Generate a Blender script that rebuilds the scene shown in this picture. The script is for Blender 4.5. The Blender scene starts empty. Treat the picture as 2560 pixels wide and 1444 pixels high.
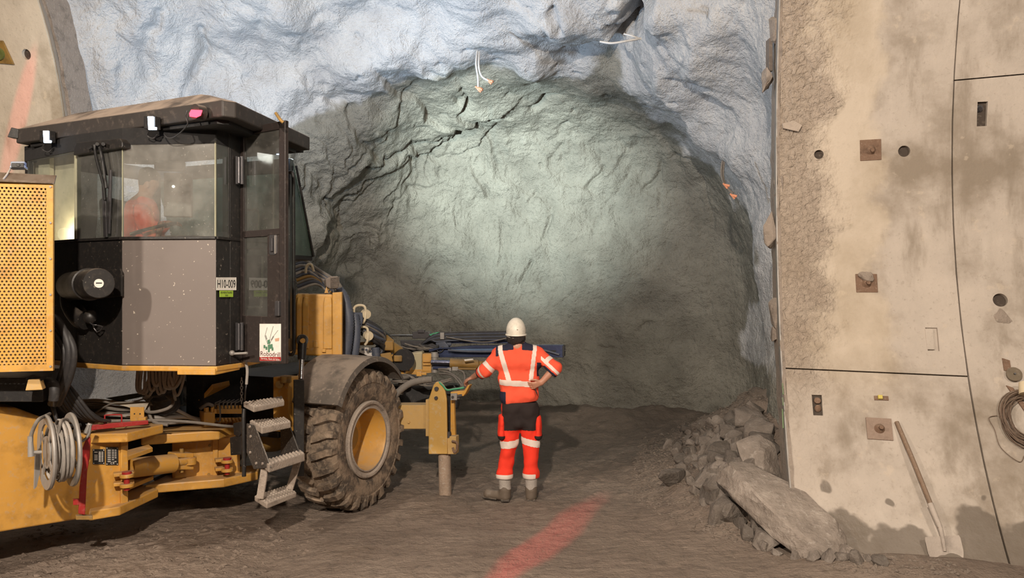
import bpy, bmesh, math, random
import numpy as np
from mathutils import Vector, Matrix

# ------------------------------------------------------------------ camera, world, lights
SC = bpy.context.scene
COL = SC.collection
F, H, CX, CY = 1900.0, 2.15, 1280.0, 722.0
cd = bpy.data.cameras.new('camera'); cam = bpy.data.objects.new('camera', cd); COL.objects.link(cam)
cam.location = (0, 0, H); cam.rotation_euler = (math.radians(90), 0, 0)
cd.sensor_width = 36.0; cd.lens = F / 2560 * 36.0; cd.clip_start = 0.05; cd.clip_end = 200
SC.camera = cam
w = bpy.data.worlds.new('tunnel_air'); SC.world = w; w.use_nodes = True
w.node_tree.nodes['Background'].inputs[0].default_value = (0.9, 0.86, 0.8, 1)
w.node_tree.nodes['Background'].inputs[1].default_value = 0.015
SC.view_settings.view_transform = 'Standard'; SC.view_settings.look = 'None'
SC.view_settings.gamma = 1.0; SC.view_settings.exposure = 0.0; SC.view_settings.use_curve_mapping = False

def aim(o, target):
    o.rotation_euler = (Vector(target) - o.location).to_track_quat('-Z', 'Y').to_euler()
def spot(name, loc, target, watts, col, angle, blend=0.6, radius=0.06, scale=None):
    d = bpy.data.lights.new(name, 'SPOT'); d.energy = watts; d.color = col
    d.spot_size = math.radians(angle); d.spot_blend = blend; d.shadow_soft_size = radius
    o = bpy.data.objects.new(name, d); COL.objects.link(o); o.location = loc; aim(o, target)
    if scale: o.scale = scale
    return o
WARM = (1.0, 0.87, 0.73); COLD = (0.62, 0.80, 1.0); MINT = (0.84, 1.0, 0.97)
# floodlights of the main tunnel, high on the lining behind the photographer
spot('tunnel_floodlight', (-0.8, -1.2, 5.3), (0.3, 9, 1.4), 3000, WARM, 120, 0.7, 0.10)
spot('tunnel_floodlight', (-5.6, 0.6, 4.6), (-2.4, 7, 1.3), 1250, WARM, 110, 0.8, 0.12)
spot('tunnel_floodlight', (4.4, -0.6, 5.0), (3.6, 7, 2.0), 800, WARM, 110, 0.9, 0.35)
# work lamps on the front edge of the cab roof and on the boom carrier, aimed at the rock
FRONT_LAMPS = [((-2.10, 7.12, 3.44), (-0.25, 11.6, 3.75), 3300, MINT, 50), ((-2.62, 7.33, 3.44), (-2.5, 9.4, 5.4), 330, COLD, 140),
               ((-1.92, 7.05, 3.44), (0.4, 8.8, 5.4), 430, COLD, 120), ((-3.30, 7.60, 3.44), (-5.0, 9.4, 4.6), 110, COLD, 130)]
for loc, tg, wt, colr, ang in FRONT_LAMPS: spot('front_work_lamp', loc, tg, wt, colr, ang, 1.0, 0.05)

# ------------------------------------------------------------------ helpers
def P(px, py, Y):
    return Vector(((px - CX) / F * Y, Y, H - (py - CY) / F * Y))
def G(px, py, z=0.0):
    Y = (H - z) * F / (py - CY)
    return Vector(((px - CX) / F * Y, Y, z))
TH = math.radians(12.0); TC, TS = math.cos(TH), math.sin(TH)
NC, ZC, RL = 2.67, 3.34, 5.03          # tunnel lining: centre (n, z), inner radius
def UN(u, n, z):
    return Vector((TC * u + TS * n, -TS * u + TC * n, z))
def lin(u, a, r=RL):
    return UN(u, NC + r * math.cos(a), ZC + r * math.sin(a))
def wall_uv(px, py):
    dx, k = (px - CX) / F, (CY - py) / F
    q = TS * dx + TC
    A = q * q + k * k; B = -2 * q * NC + 2 * k * (H - ZC); C_ = NC * NC + (H - ZC) ** 2 - RL * RL
    Y = (-B + math.sqrt(B * B - 4 * A * C_)) / (2 * A)
    n, z = Y * q, H + k * Y
    return Y * (TC * dx - TS), math.atan2(z - ZC, n - NC)
def wall_frame(px, py):
    u, a = wall_uv(px, py)
    p = lin(u, a)
    right = UN(1, 0, 0)
    inn = (lin(u, a, 1.0) - lin(u, a, 2.0)).normalized()
    up = inn.cross(right); up.normalize()
    if up.z < 0: up = -up
    return p, right.normalized(), up, inn

WORLD = {}
def wl(o): return WORLD.get(o.name, Vector((0, 0, 0)))
def link(o, parent=None):
    COL.objects.link(o)
    if parent is not None: o.parent = parent
    return o
def empty(name, loc, parent=None):
    o = bpy.data.objects.new(name, None); o.empty_display_size = 0.1
    link(o, parent); loc = Vector(loc)
    o.location = loc - (wl(parent) if parent else Vector()); WORLD[o.name] = loc
    return o
def tag(o, label=None, cat=None, group=None, kind=None):
    if label: o['label'] = label
    if cat: o['category'] = cat
    if group: o['group'] = group
    if kind: o['kind'] = kind
    return o
def finish(name, me, m, parent=None, origin=None, smooth=None):
    n = len(me.vertices)
    co = np.empty(n * 3); me.vertices.foreach_get('co', co); co = co.reshape(-1, 3)
    if origin is None:
        lo, hi = co.min(0), co.max(0); origin = Vector(((lo[0]+hi[0])/2, (lo[1]+hi[1])/2, lo[2]))
    origin = Vector(origin)
    me.vertices.foreach_set('co', (co - np.array(origin)).ravel()); me.update()
    o = bpy.data.objects.new(name, me); link(o, parent)
    o.location = origin - (wl(parent) if parent else Vector()); WORLD[o.name] = origin
    for x in (m if isinstance(m, (list, tuple)) else [m]): me.materials.append(x)
    if smooth is not None:
        if smooth is True: me.polygons.foreach_set('use_smooth', [True] * len(me.polygons))
        else:
            me.polygons.foreach_set('use_smooth', [True] * len(me.polygons))
            try: me.set_sharp_from_angle(angle=math.radians(smooth))
            except Exception: pass
    return o
def catmull(pts, k=6):
    pts = [Vector(p) for p in pts]
    if len(pts) < 3: return pts
    out = []
    for i in range(len(pts) - 1):
        p0 = pts[max(i-1, 0)]; p1 = pts[i]; p2 = pts[i+1]; p3 = pts[min(i+2, len(pts)-1)]
        for j in range(k):
            t = j / k
            out.append(0.5 * ((2*p1) + (p2-p0)*t + (2*p0-5*p1+4*p2-p3)*t*t + (3*p1-p0-3*p2+p3)*t**3))
    out.append(pts[-1]); return out
def basis(d):
    d = Vector(d).normalized()
    a = Vector((0, 0, 1)) if abs(d.z) < 0.9 else Vector((1, 0, 0))
    x = a.cross(d).normalized(); y = d.cross(x).normalized()
    return x, y, d
STUFF = {'grip_studs', 'wheel_nuts', 'cover_bolts', 'plate_print', 'bolt_hole', 'frame_bolts', 'plate_bolts', 'chain', 'logo_drawing', 'valve_spools', 'flange_bolts', 'hair'}
class MB:
    def __init__(s): s.v = []; s.f = []
    def add(s, vs, fs):
        b = len(s.v); s.v += [tuple(v) for v in vs]; s.f += [tuple(b + i for i in f) for f in fs]; return s
    def prism(s, pts, vec):
        pts = [Vector(p) for p in pts]; vec = Vector(vec); n = len(pts)
        return s.add(pts + [p + vec for p in pts],
                     [tuple(range(n))[::-1], tuple(range(n, 2*n))] + [(i, (i+1) % n, n+(i+1) % n, n+i) for i in range(n)])
    def box(s, c, x, y, z):      # centre and three half-extent vectors
        c, x, y, z = Vector(c), Vector(x), Vector(y), Vector(z)
        return s.prism([c-x-y-z, c+x-y-z, c+x+y-z, c-x+y-z], 2*z)
    def abox(s, c, sx, sy, sz, rz=0.0):
        cz, sn = math.cos(rz), math.sin(rz)
        return s.box(c, Vector((cz, sn, 0))*sx/2, Vector((-sn, cz, 0))*sy/2, Vector((0, 0, sz/2)))
    def cyl(s, p0, p1, r0, r1=None, n=16, cap=True):
        p0, p1 = Vector(p0), Vector(p1); r1 = r0 if r1 is None else r1
        x, y, d = basis(p1 - p0)
        vs = []
        for p, r in ((p0, r0), (p1, r1)):
            vs += [p + (x*math.cos(2*math.pi*i/n) + y*math.sin(2*math.pi*i/n))*r for i in range(n)]
        fs = [(i, (i+1) % n, n+(i+1) % n, n+i) for i in range(n)]
        if cap: fs += [tuple(range(n))[::-1], tuple(range(n, 2*n))]
        return s.add(vs, fs)
    def lathe(s, c, axis, prof, n=32, a0=0, a1=2*math.pi):   # prof: (r, h along axis)
        c = Vector(c); x, y, d = basis(axis); full = abs(a1-a0-2*math.pi) < 1e-6
        m = n if full else n + 1
        vs = []
        for i in range(m):
            a = a0 + (a1-a0)*i/n; e = x*math.cos(a) + y*math.sin(a)
            vs += [c + e*r + d*h for r, h in prof]
        k = len(prof); fs = []
        for i in range(n):
            j = (i+1) % m
            for q in range(k-1): fs.append((i*k+q, j*k+q, j*k+q+1, i*k+q+1))
        return s.add(vs, fs)
    def tube(s, pts, r, n=8, smooth=6, wob=None):
        pts = catmull(pts, smooth) if smooth else [Vector(p) for p in pts]
        m = len(pts); vs = []
        x, y, d = basis(pts[1] - pts[0]); px = x
        for i, p in enumerate(pts):
            d = (pts[min(i+1, m-1)] - pts[max(i-1, 0)]).normalized()
            xx = (px - d*px.dot(d))
            xx = xx.normalized() if xx.length > 1e-5 else basis(d)[0]
            px = xx; yy = d.cross(xx)
            rr = r if not callable(r) else r(i/(m-1))
            if wob: rr *= 1 + wob*(1 if i % 2 else -1)
            vs += [p + (xx*math.cos(2*math.pi*j/n) + yy*math.sin(2*math.pi*j/n))*rr for j in range(n)]
        fs = []
        for i in range(m-1):
            for j in range(n):
                fs.append((i*n+j, i*n+(j+1) % n, (i+1)*n+(j+1) % n, (i+1)*n+j))
        fs += [tuple(range(n))[::-1], tuple(range((m-1)*n, m*n))]
        return s.add(vs, fs)
    def ball(s, c, rx, ry=None, rz=None, n=16):
        c = Vector(c); ry = rx if ry is None else ry; rz = rx if rz is None else rz
        m = n//2; vs = [c + Vector((0, 0, -rz))]
        for i in range(1, m):
            t = -math.pi/2 + math.pi*i/m
            vs += [c + Vector((rx*math.cos(t)*math.cos(2*math.pi*j/n), ry*math.cos(t)*math.sin(2*math.pi*j/n), rz*math.sin(t))) for j in range(n)]
        vs.append(c + Vector((0, 0, rz))); fs = []
        for j in range(n): fs.append((0, 1+(j+1) % n, 1+j))
        for i in range(m-2):
            for j in range(n): fs.append((1+i*n+j, 1+i*n+(j+1) % n, 1+(i+1)*n+(j+1) % n, 1+(i+1)*n+j))
        b = 1+(m-2)*n; t = len(vs)-1
        for j in range(n): fs.append((b+j, b+(j+1) % n, t))
        return s.add(vs, fs)
    def build(s, name, m, parent=None, bevel=0.0, smooth=None, origin=None, seg=2):
        me = bpy.data.meshes.new(name); me.from_pydata(s.v, [], s.f); me.update()
        bm = bmesh.new(); bm.from_mesh(me); bmesh.ops.recalc_face_normals(bm, faces=bm.faces); bm.to_mesh(me); bm.free()
        o = finish(name, me, m, parent, origin, smooth)
        if name in STUFF: o['kind'] = 'stuff'
        if bevel:
            b = o.modifiers.new('bevel', 'BEVEL'); b.width = bevel; b.segments = seg; b.limit_method = 'ANGLE'; b.angle_limit = math.radians(40)
            b.harden_normals = False
        return o
class VP:            # a vertical plane in the place, through two plan points
    def __init__(s, pa, Ya, pb, Yb):
        s.A = Vector(((pa-CX)/F*Ya, Ya, 0)); s.B = Vector(((pb-CX)/F*Yb, Yb, 0))
        s.d = (s.B - s.A).normalized(); s.n = Vector((s.d.y, -s.d.x, 0))
        if s.n.y > 0: s.n = -s.n          # faces the camera side
    def pt(s, px, py, off=0.0):
        dx = (px-CX)/F; A = s.A + s.n*off
        t = (dx*A.y - A.x) / (s.d.x - dx*s.d.y)
        Y = A.y + s.d.y*t
        return P(px, py, Y)
    def slab(s, mb, pts, th, off=0.0):
        mb.prism([s.pt(x, y, off) for x, y in pts], -s.n*th); return mb
    def rect(s, mb, x0, y0, x1, y1, th, off=0.0):
        return s.slab(mb, [(x0, y0), (x1, y0), (x1, y1), (x0, y1)], th, off)

# ---- numpy gradient noise
_rng = np.random.default_rng(7)
_perm = np.concatenate([_rng.permutation(256)]*2)
_g = _rng.normal(size=(256, 3)); _g /= np.linalg.norm(_g, axis=1)[:, None]; _g = _g.astype(np.float32)
def pnoise(p):
    p = np.asarray(p, np.float32); i = np.floor(p).astype(np.int32); f = p - i; i &= 255
    u = f*f*f*(f*(f*6-15)+10); res = 0
    for dx in (0, 1):
        wx = u[..., 0] if dx else 1-u[..., 0]
        for dy in (0, 1):
            wy = u[..., 1] if dy else 1-u[..., 1]
            for dz in (0, 1):
                wz = u[..., 2] if dz else 1-u[..., 2]
                h = _perm[_perm[_perm[(i[..., 0]+dx) & 255]+((i[..., 1]+dy) & 255)]+((i[..., 2]+dz) & 255)]
                g = _g[h]
                res = res + wx*wy*wz*(g[..., 0]*(f[..., 0]-dx)+g[..., 1]*(f[..., 1]-dy)+g[..., 2]*(f[..., 2]-dz))
    return res*1.5
def fbm(p, o=4, gain=0.5):
    s = 0; a = 1.0
    for k in range(o): s = s + a*pnoise(p*2.0**k + 17.3*k); a *= gain
    return s
def ridged(p, o=3):
    s = 0; a = 1.0
    for k in range(o): s = s + a*(1-np.abs(pnoise(p*2.0**k + 5.1*k))*2); a *= 0.5
    return s
def sstep(a, b, x):
    t = np.clip((x-a)/(b-a), 0, 1); return t*t*(3-2*t)

# ------------------------------------------------------------------ materials (procedural)
def srgb(r, g, b):
    f = lambda c: (c/255/12.92 if c/255 <= 0.04045 else ((c/255+0.055)/1.055)**2.4)
    return (f(r), f(g), f(b), 1)
class N:
    def __init__(s, name):
        s.m = bpy.data.materials.new(name); s.m.use_nodes = True; s.t = s.m.node_tree; s.t.nodes.clear()
        s.out = s.t.nodes.new('ShaderNodeOutputMaterial')
        s.geo = s.t.nodes.new('ShaderNodeNewGeometry'); s.pos = s.geo.outputs['Position']
    def node(s, ty, ins=None, **kw):
        n = s.t.nodes.new(ty)
        for k, v in kw.items(): setattr(n, k, v)
        for k, v in (ins or {}).items(): s.put(n.inputs[k], v)
        return n
    def put(s, sock, v):
        if isinstance(v, bpy.types.NodeSocket): s.t.links.new(v, sock)
        else:
            if sock.type == 'RGBA' and len(v) == 3: v = (*v, 1)
            sock.default_value = v
    def noise(s, scale, detail=4, rough=0.55, vec=None, dist=0.0):
        return s.node('ShaderNodeTexNoise', {'Vector': vec or s.pos, 'Scale': scale, 'Detail': detail, 'Roughness': rough, 'Distortion': dist}).outputs[0]
    def ramp(s, fac, stops):
        n = s.node('ShaderNodeValToRGB', {'Fac': fac}); e = n.color_ramp.elements
        while len(e) < len(stops): e.new(0.5)
        for i, (p, c) in enumerate(stops):
            e[i].position = p; e[i].color = c if len(c) == 4 else (*c, 1)
        return n.outputs[0]
    def step(s, x, a, b):
        return s.node('ShaderNodeMapRange', {0: x, 1: a, 2: b, 3: 0.0, 4: 1.0}, interpolation_type='SMOOTHSTEP').outputs[0]
    def mix(s, fac, a, b, mode='MIX'):
        n = s.node('ShaderNodeMix', data_type='RGBA', blend_type=mode)
        s.put(n.inputs[0], fac); s.put(n.inputs[6], a); s.put(n.inputs[7], b); return n.outputs[2]
    def math(s, op, a, b=0.0):
        n = s.node('ShaderNodeMath', operation=op); s.put(n.inputs[0], a); s.put(n.inputs[1], b); return n.outputs[0]
    def xyz(s):
        n = s.node('ShaderNodeSeparateXYZ', {0: s.pos}); return n.outputs
    def bump(s, h, strength, dist=0.02, nrm=None):
        n = s.node('ShaderNodeBump', {'Height': h, 'Strength': strength, 'Distance': dist})
        if nrm is not None: s.put(n.inputs['Normal'], nrm)
        return n.outputs[0]
    def pbr(s, col, rough, metal=0.0, nrm=None, spec=0.5):
        n = s.node('ShaderNodeBsdfPrincipled', {'Base Color': col, 'Roughness': rough, 'Metallic': metal, 'Specular IOR Level': spec})
        if nrm is not None: s.put(n.inputs['Normal'], nrm)
        s.t.links.new(n.outputs[0], s.out.inputs[0]); return s.m
MATS = {}
def paint(name, col, rough=0.45, metal=0.0, dust=0.35, dustcol=(0.33, 0.27, 0.21), grime=0.3, scale=6.0, bump=0.15, spots=0.0, updust=0.6):
    if name in MATS: return MATS[name]
    n = N(name)
    a = n.noise(scale, 6, 0.6); b = n.noise(scale*5, 4, 0.6)
    c = n.mix(n.step(a, 0.45, 0.8), col, tuple(x*(1-grime) for x in col[:3])+(1,))
    c = n.mix(n.math('MULTIPLY', n.step(b, 0.52, 0.75), dust), c, dustcol)
    nz = n.node('ShaderNodeSeparateXYZ', {0: n.geo.outputs['Normal']}).outputs[2]
    up = n.math('MULTIPLY', n.step(nz, 0.35, 0.95), n.math('MULTIPLY', n.step(a, 0.25, 0.6), updust))
    c = n.mix(up, c, dustcol)
    if spots:
        s = n.step(n.noise(38, 2, 0.5), 0.70, 0.74); c = n.mix(n.math('MULTIPLY', s, spots), c, (0.55, 0.48, 0.40, 1))
    r = n.math('ADD', n.math('MULTIPLY', a, 0.3), rough-0.1)
    MATS[name] = n.pbr(c, r, metal, n.bump(b, bump, 0.01)); return MATS[name]
def emis(name, col, strength):
    n = N(name); e = n.node('ShaderNodeEmission', {'Color': col, 'Strength': strength})
    n.t.links.new(e.outputs[0], n.out.inputs[0]); MATS[name] = n.m; return n.m
def glass(name, tint=(0.9, 0.93, 0.92), dust=0.25, dustcol=(0.42, 0.40, 0.37), gloss=0.12, rough=0.03):
    n = N(name)
    tr = n.node('ShaderNodeBsdfTransparent', {0: tint})
    gl = n.node('ShaderNodeBsdfGlossy', {'Color': (0.9, 0.95, 1, 1), 'Roughness': rough})
    df = n.node('ShaderNodeBsdfDiffuse', {'Color': dustcol})
    fr = n.node('ShaderNodeLayerWeight', {'Blend': 0.3}).outputs['Facing']
    m1 = n.node('ShaderNodeMixShader'); n.put(m1.inputs[0], n.math('ADD', n.math('MULTIPLY', fr, 0.25), gloss)); n.put(m1.inputs[1], tr.outputs[0]); n.put(m1.inputs[2], gl.outputs[0])
    d = n.math('MULTIPLY', n.step(n.noise(2.2, 5, 0.65), 0.15, 0.8), dust*1.5)
    d = n.math('ADD', d, n.math('MULTIPLY', n.step(n.noise(55, 2), 0.68, 0.74), 0.25))
    m2 = n.node('ShaderNodeMixShader'); n.put(m2.inputs[0], d); n.put(m2.inputs[1], m1.outputs[0]); n.put(m2.inputs[2], df.outputs[0])
    n.t.links.new(m2.outputs[0], n.out.inputs[0]); MATS[name] = n.m; return n.m

YEL = paint('yellow_paint', (0.56, 0.290, 0.055, 1), 0.45, dust=0.6, dustcol=(0.42, 0.31, 0.20, 1), grime=0.38)
YELP = paint('pale_yellow_paint', (0.52, 0.33, 0.12, 1), 0.55, dust=0.5, dustcol=(0.42, 0.33, 0.22, 1), grime=0.2)
OCH = paint('dirty_ochre_paint', (0.30, 0.17, 0.04, 1), 0.55, dust=0.6, dustcol=(0.20, 0.16, 0.11, 1), grime=0.5)
BLK = paint('black_paint', (0.018, 0.016, 0.015, 1), 0.4, dust=0.25, dustcol=(0.12, 0.095, 0.075, 1), updust=0.6, spots=0.25)
MBLK = paint('matte_black', (0.012, 0.011, 0.011, 1), 0.85, dust=0.15, dustcol=(0.07, 0.055, 0.045, 1))
BLK2 = paint('black_steel', (0.012, 0.011, 0.011, 1), 0.5, dust=0.3, dustcol=(0.10, 0.08, 0.065, 1))
GRYP = paint('grey_panel', (0.155, 0.128, 0.115, 1), 0.55, dust=0.1, dustcol=(0.2, 0.17, 0.15, 1), grime=0.12, spots=0.8, scale=2.0, bump=0.05)
ROOF = paint('roof_paint', (0.032, 0.026, 0.023, 1), 0.6, dust=0.12, dustcol=(0.38, 0.30, 0.24, 1), updust=1.0, scale=4.0)
GREY = paint('grey_steel', (0.30, 0.28, 0.26, 1), 0.5, 0.3, dust=0.4, dustcol=(0.35, 0.30, 0.25, 1))
MUDST = paint('muddy_steel', (0.34, 0.28, 0.23, 1), 0.8, 0.0, dust=0.7, dustcol=(0.45, 0.38, 0.32, 1), grime=0.5, scale=14, bump=0.7)
STEEL = paint('dark_steel', (0.10, 0.095, 0.10, 1), 0.4, 0.7, dust=0.35, dustcol=(0.16, 0.14, 0.12, 1))
CHROME = paint('chrome_rod', (0.55, 0.55, 0.56, 1), 0.2, 1.0, dust=0.15, updust=0.1)
NAVY = paint('navy_beam', (0.045, 0.058, 0.12, 1), 0.3, 0.5, dust=0.35, dustcol=(0.09, 0.10, 0.13, 1), updust=0.3)
REDP = paint('red_paint', (0.34, 0.016, 0.014, 1), 0.45, dust=0.3, dustcol=(0.35, 0.18, 0.14, 1))
HOSE = paint('grey_hose', (0.17, 0.15, 0.13, 1), 0.7, dust=0.6, dustcol=(0.28, 0.24, 0.20, 1), updust=0.5)
HOSEL = paint('pale_hose', (0.33, 0.30, 0.27, 1), 0.7, dust=0.5, dustcol=(0.42, 0.37, 0.32, 1))
HOSED = paint('dark_hose', (0.035, 0.033, 0.034, 1), 0.5, dust=0.4, dustcol=(0.12, 0.11, 0.10, 1), updust=0.3)
HOSEB = paint('blue_grey_hose', (0.065, 0.075, 0.105, 1), 0.5, dust=0.4, dustcol=(0.16, 0.15, 0.15, 1), updust=0.35)
CREAM = paint('cream_plastic', (0.62, 0.52, 0.36, 1), 0.5, dust=0.2)
WHITE = paint('white_print', (0.74, 0.70, 0.64, 1), 0.6, dust=0.15, updust=0.0, bump=0.02)
LIME = paint('lime_print', (0.34, 0.50, 0.05, 1), 0.6, dust=0.1, bump=0.02)
INK = paint('black_print', (0.012, 0.012, 0.012, 1), 0.6, dust=0.0, updust=0.0, bump=0.0)
GRNP = paint('green_print', (0.08, 0.20, 0.12, 1), 0.6, dust=0.1, bump=0.0)
GREEN = paint('green_strap', (0.05, 0.30, 0.16, 1), 0.6, dust=0.3)
RUST = paint('rusty_steel', (0.19, 0.115, 0.075, 1), 0.8, 0.1, dust=0.6, dustcol=(0.33, 0.25, 0.185, 1), grime=0.4, scale=12, bump=0.5, updust=0.3)
GLASSR = glass('dusty_glass', dust=0.20, dustcol=(0.50, 0.47, 0.43, 1), gloss=0.10)
GLASSC = glass('clear_side_glass', dust=0.07, gloss=0.06)
GLASSD = glass('dark_tinted_glass', tint=(0.55, 0.58, 0.55), dust=0.12, dustcol=(0.40, 0.38, 0.35, 1), gloss=0.10)
GLASSG = glass('green_windscreen_glass', tint=(0.55, 0.66, 0.60), dust=0.30, dustcol=(0.26, 0.32, 0.29, 1), gloss=0.06)

def rubber():
    n = N('muddy_rubber')
    a = n.noise(7, 6, 0.65); b = n.noise(26, 5, 0.6)
    c = n.mix(n.step(a, 0.38, 0.62), (0.075, 0.058, 0.045, 1), (0.25, 0.185, 0.13, 1))
    c = n.mix(n.math('MULTIPLY', n.step(b, 0.5, 0.65), 0.6), c, (0.30, 0.23, 0.165, 1))
    MATS['rubber'] = n.pbr(c, 0.9, 0, n.bump(b, 0.5, 0.02)); return n.m
RUBBER = rubber()

def concrete(name, hue=(0.44, 0.382, 0.327), wet=True, rough_u=None):
    n = N(name); x, y, z = n.xyz()
    st = n.node('ShaderNodeMapping', {0: n.pos, 3: (1.0, 1.0, 0.22)}).outputs[0]
    big = n.noise(1.1, 6, 0.62); streak = n.noise(3.2, 6, 0.62, st); fine = n.noise(28, 5, 0.65); mid = n.noise(7, 5, 0.6)
    c = n.ramp(big, [(0.34, (hue[0]*0.58, hue[1]*0.55, hue[2]*0.50)), (0.50, hue), (0.72, (hue[0]*1.18, hue[1]*1.18, hue[2]*1.18))])
    c = n.mix(n.math('MULTIPLY', n.step(streak, 0.52, 0.72), 0.5), c, (hue[0]*1.25, hue[1]*1.27, hue[2]*1.28, 1))
    c = n.mix(n.math('MULTIPLY', n.step(streak, 0.48, 0.28), 0.8), c, (hue[0]*0.55, hue[1]*0.52, hue[2]*0.47, 1))
    c = n.mix(n.math('MULTIPLY', n.step(fine, 0.56, 0.72), 0.35), c, (hue[0]*0.5, hue[1]*0.48, hue[2]*0.44, 1))
    c = n.mix(n.math('MULTIPLY', n.step(mid, 0.62, 0.70), 0.35), c, (hue[0]*1.3, hue[1]*1.25, hue[2]*1.15, 1))
    bs = 0.25
    rg = None
    if rough_u is not None:      # spalled shotcrete skin beside the opening
        u = n.math('SUBTRACT', n.math('MULTIPLY', x, TC), n.math('MULTIPLY', y, TS))
        uu = n.math('ADD', u, n.math('MULTIPLY', n.math('SUBTRACT', n.noise(1.7, 5, 0.6), 0.5), 1.1))
        up = n.step(z, 0.9, 1.7)
        rg = n.math('MULTIPLY', n.step(uu, rough_u+0.55, rough_u+0.25), n.math('ADD', n.math('MULTIPLY', up, 0.8), 0.2))
        c = n.mix(n.math('MULTIPLY', rg, 0.75), c, (0.33, 0.26, 0.20, 1))
        band = n.math('MULTIPLY', n.step(uu, rough_u+0.25, rough_u+0.5), n.step(uu, rough_u+0.95, rough_u+0.75))
        c = n.mix(n.math('MULTIPLY', n.math('MULTIPLY', band, up), 0.45), c, (0.58, 0.48, 0.36, 1))
    r = 0.85
    if wet:
        zz = n.math('ADD', z, n.math('MULTIPLY', n.math('SUBTRACT', n.noise(1.6, 4, 0.5), 0.5), -1.15))
        wm = n.step(zz, 0.27, 0.22)
        spl = n.math('MULTIPLY', n.step(n.noise(3.6, 2, 0.4), 0.66, 0.69), n.step(z, 0.75, 0.45))
        wm = n.math('MAXIMUM', wm, spl)
        c = n.mix(wm, c, n.mix(0.78, c, (0.115, 0.092, 0.07, 1)))
        r = n.math('SUBTRACT', 0.85, n.math('MULTIPLY', wm, 0.35))
    h = n.math('ADD', n.math('MULTIPLY', fine, 0.5), n.math('MULTIPLY', mid, 0.5))
    nb = n.bump(h, 0.35, 0.02)
    if rg is not None:
        clod = n.noise(19, 3, 0.6, dist=0.6)
        nb = n.bump(n.math('MULTIPLY', clod, rg), 0.9, 0.07, nb)
    MATS[name] = n.pbr(c, r, 0, nb, 0.3); return n.m
CONC = concrete('lining_concrete', rough_u=1.0)
CONC2 = concrete('lining_concrete_plain')
CONCL = concrete('lining_concrete_left', hue=(0.58, 0.49, 0.38), wet=False)
JOINT = paint('joint_grout', (0.06, 0.045, 0.035, 1), 0.9, dust=0.3)
EDGE = paint('broken_concrete', (0.27, 0.22, 0.18, 1), 0.9, dust=0.5, dustcol=(0.42, 0.36, 0.30, 1), grime=0.5, scale=9, bump=1.0)

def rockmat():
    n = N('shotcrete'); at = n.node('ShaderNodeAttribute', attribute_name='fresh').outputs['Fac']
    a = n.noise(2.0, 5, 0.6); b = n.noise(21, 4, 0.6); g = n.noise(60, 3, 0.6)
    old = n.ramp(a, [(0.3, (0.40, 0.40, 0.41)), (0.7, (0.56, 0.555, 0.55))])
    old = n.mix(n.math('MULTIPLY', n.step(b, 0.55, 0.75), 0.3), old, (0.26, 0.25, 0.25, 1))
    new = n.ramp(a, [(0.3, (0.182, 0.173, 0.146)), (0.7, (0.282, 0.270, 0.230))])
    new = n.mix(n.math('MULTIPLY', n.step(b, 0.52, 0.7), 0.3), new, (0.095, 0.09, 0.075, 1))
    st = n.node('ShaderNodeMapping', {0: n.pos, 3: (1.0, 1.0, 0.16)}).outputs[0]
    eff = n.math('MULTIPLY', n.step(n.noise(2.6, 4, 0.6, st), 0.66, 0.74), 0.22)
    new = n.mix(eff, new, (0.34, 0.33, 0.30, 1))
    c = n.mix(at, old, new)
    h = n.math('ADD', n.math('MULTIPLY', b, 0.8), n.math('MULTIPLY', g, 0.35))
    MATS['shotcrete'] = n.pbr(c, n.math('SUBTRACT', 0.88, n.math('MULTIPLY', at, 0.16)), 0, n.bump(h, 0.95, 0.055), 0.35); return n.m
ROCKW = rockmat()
def mudmat():
    n = N('mud'); x, y, z = n.xyz()
    st = n.node('ShaderNodeMapping', {0: n.pos, 2: (0, 0, math.radians(28)), 3: (0.5, 2.6, 1)}).outputs[0]
    a = n.noise(0.7, 5, 0.6); b = n.noise(9, 6, 0.65); s = n.noise(3.0, 6, 0.65, st); g = n.noise(45, 4, 0.6)
    c = n.ramp(a, [(0.32, (0.165, 0.125, 0.098)), (0.55, (0.225, 0.175, 0.138)), (0.75, (0.285, 0.228, 0.182))])
    c = n.mix(n.math('MULTIPLY', n.step(b, 0.5, 0.68), 0.45), c, (0.085, 0.066, 0.052, 1))
    c = n.mix(n.math('MULTIPLY', n.step(s, 0.58, 0.70), 0.35), c, (0.30, 0.245, 0.195, 1))
    c = n.mix(n.math('MULTIPLY', n.step(g, 0.66, 0.72), 0.5), c, (0.36, 0.31, 0.26, 1))
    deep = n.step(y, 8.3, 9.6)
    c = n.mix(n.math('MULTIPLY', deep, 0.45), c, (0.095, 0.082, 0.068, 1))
    wet = n.step(n.noise(0.9, 4, 0.55), 0.52, 0.62)
    h = n.math('ADD', n.math('MULTIPLY', b, 0.7), n.math('ADD', n.math('MULTIPLY', g, 0.25), n.math('MULTIPLY', s, 0.6)))
    r = n.math('SUBTRACT', 0.82, n.math('MULTIPLY', wet, 0.34))
    MATS['mud'] = n.pbr(c, r, 0, n.bump(h, 0.9, 0.06), 0.45); return n.m
MUD = mudmat()
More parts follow.
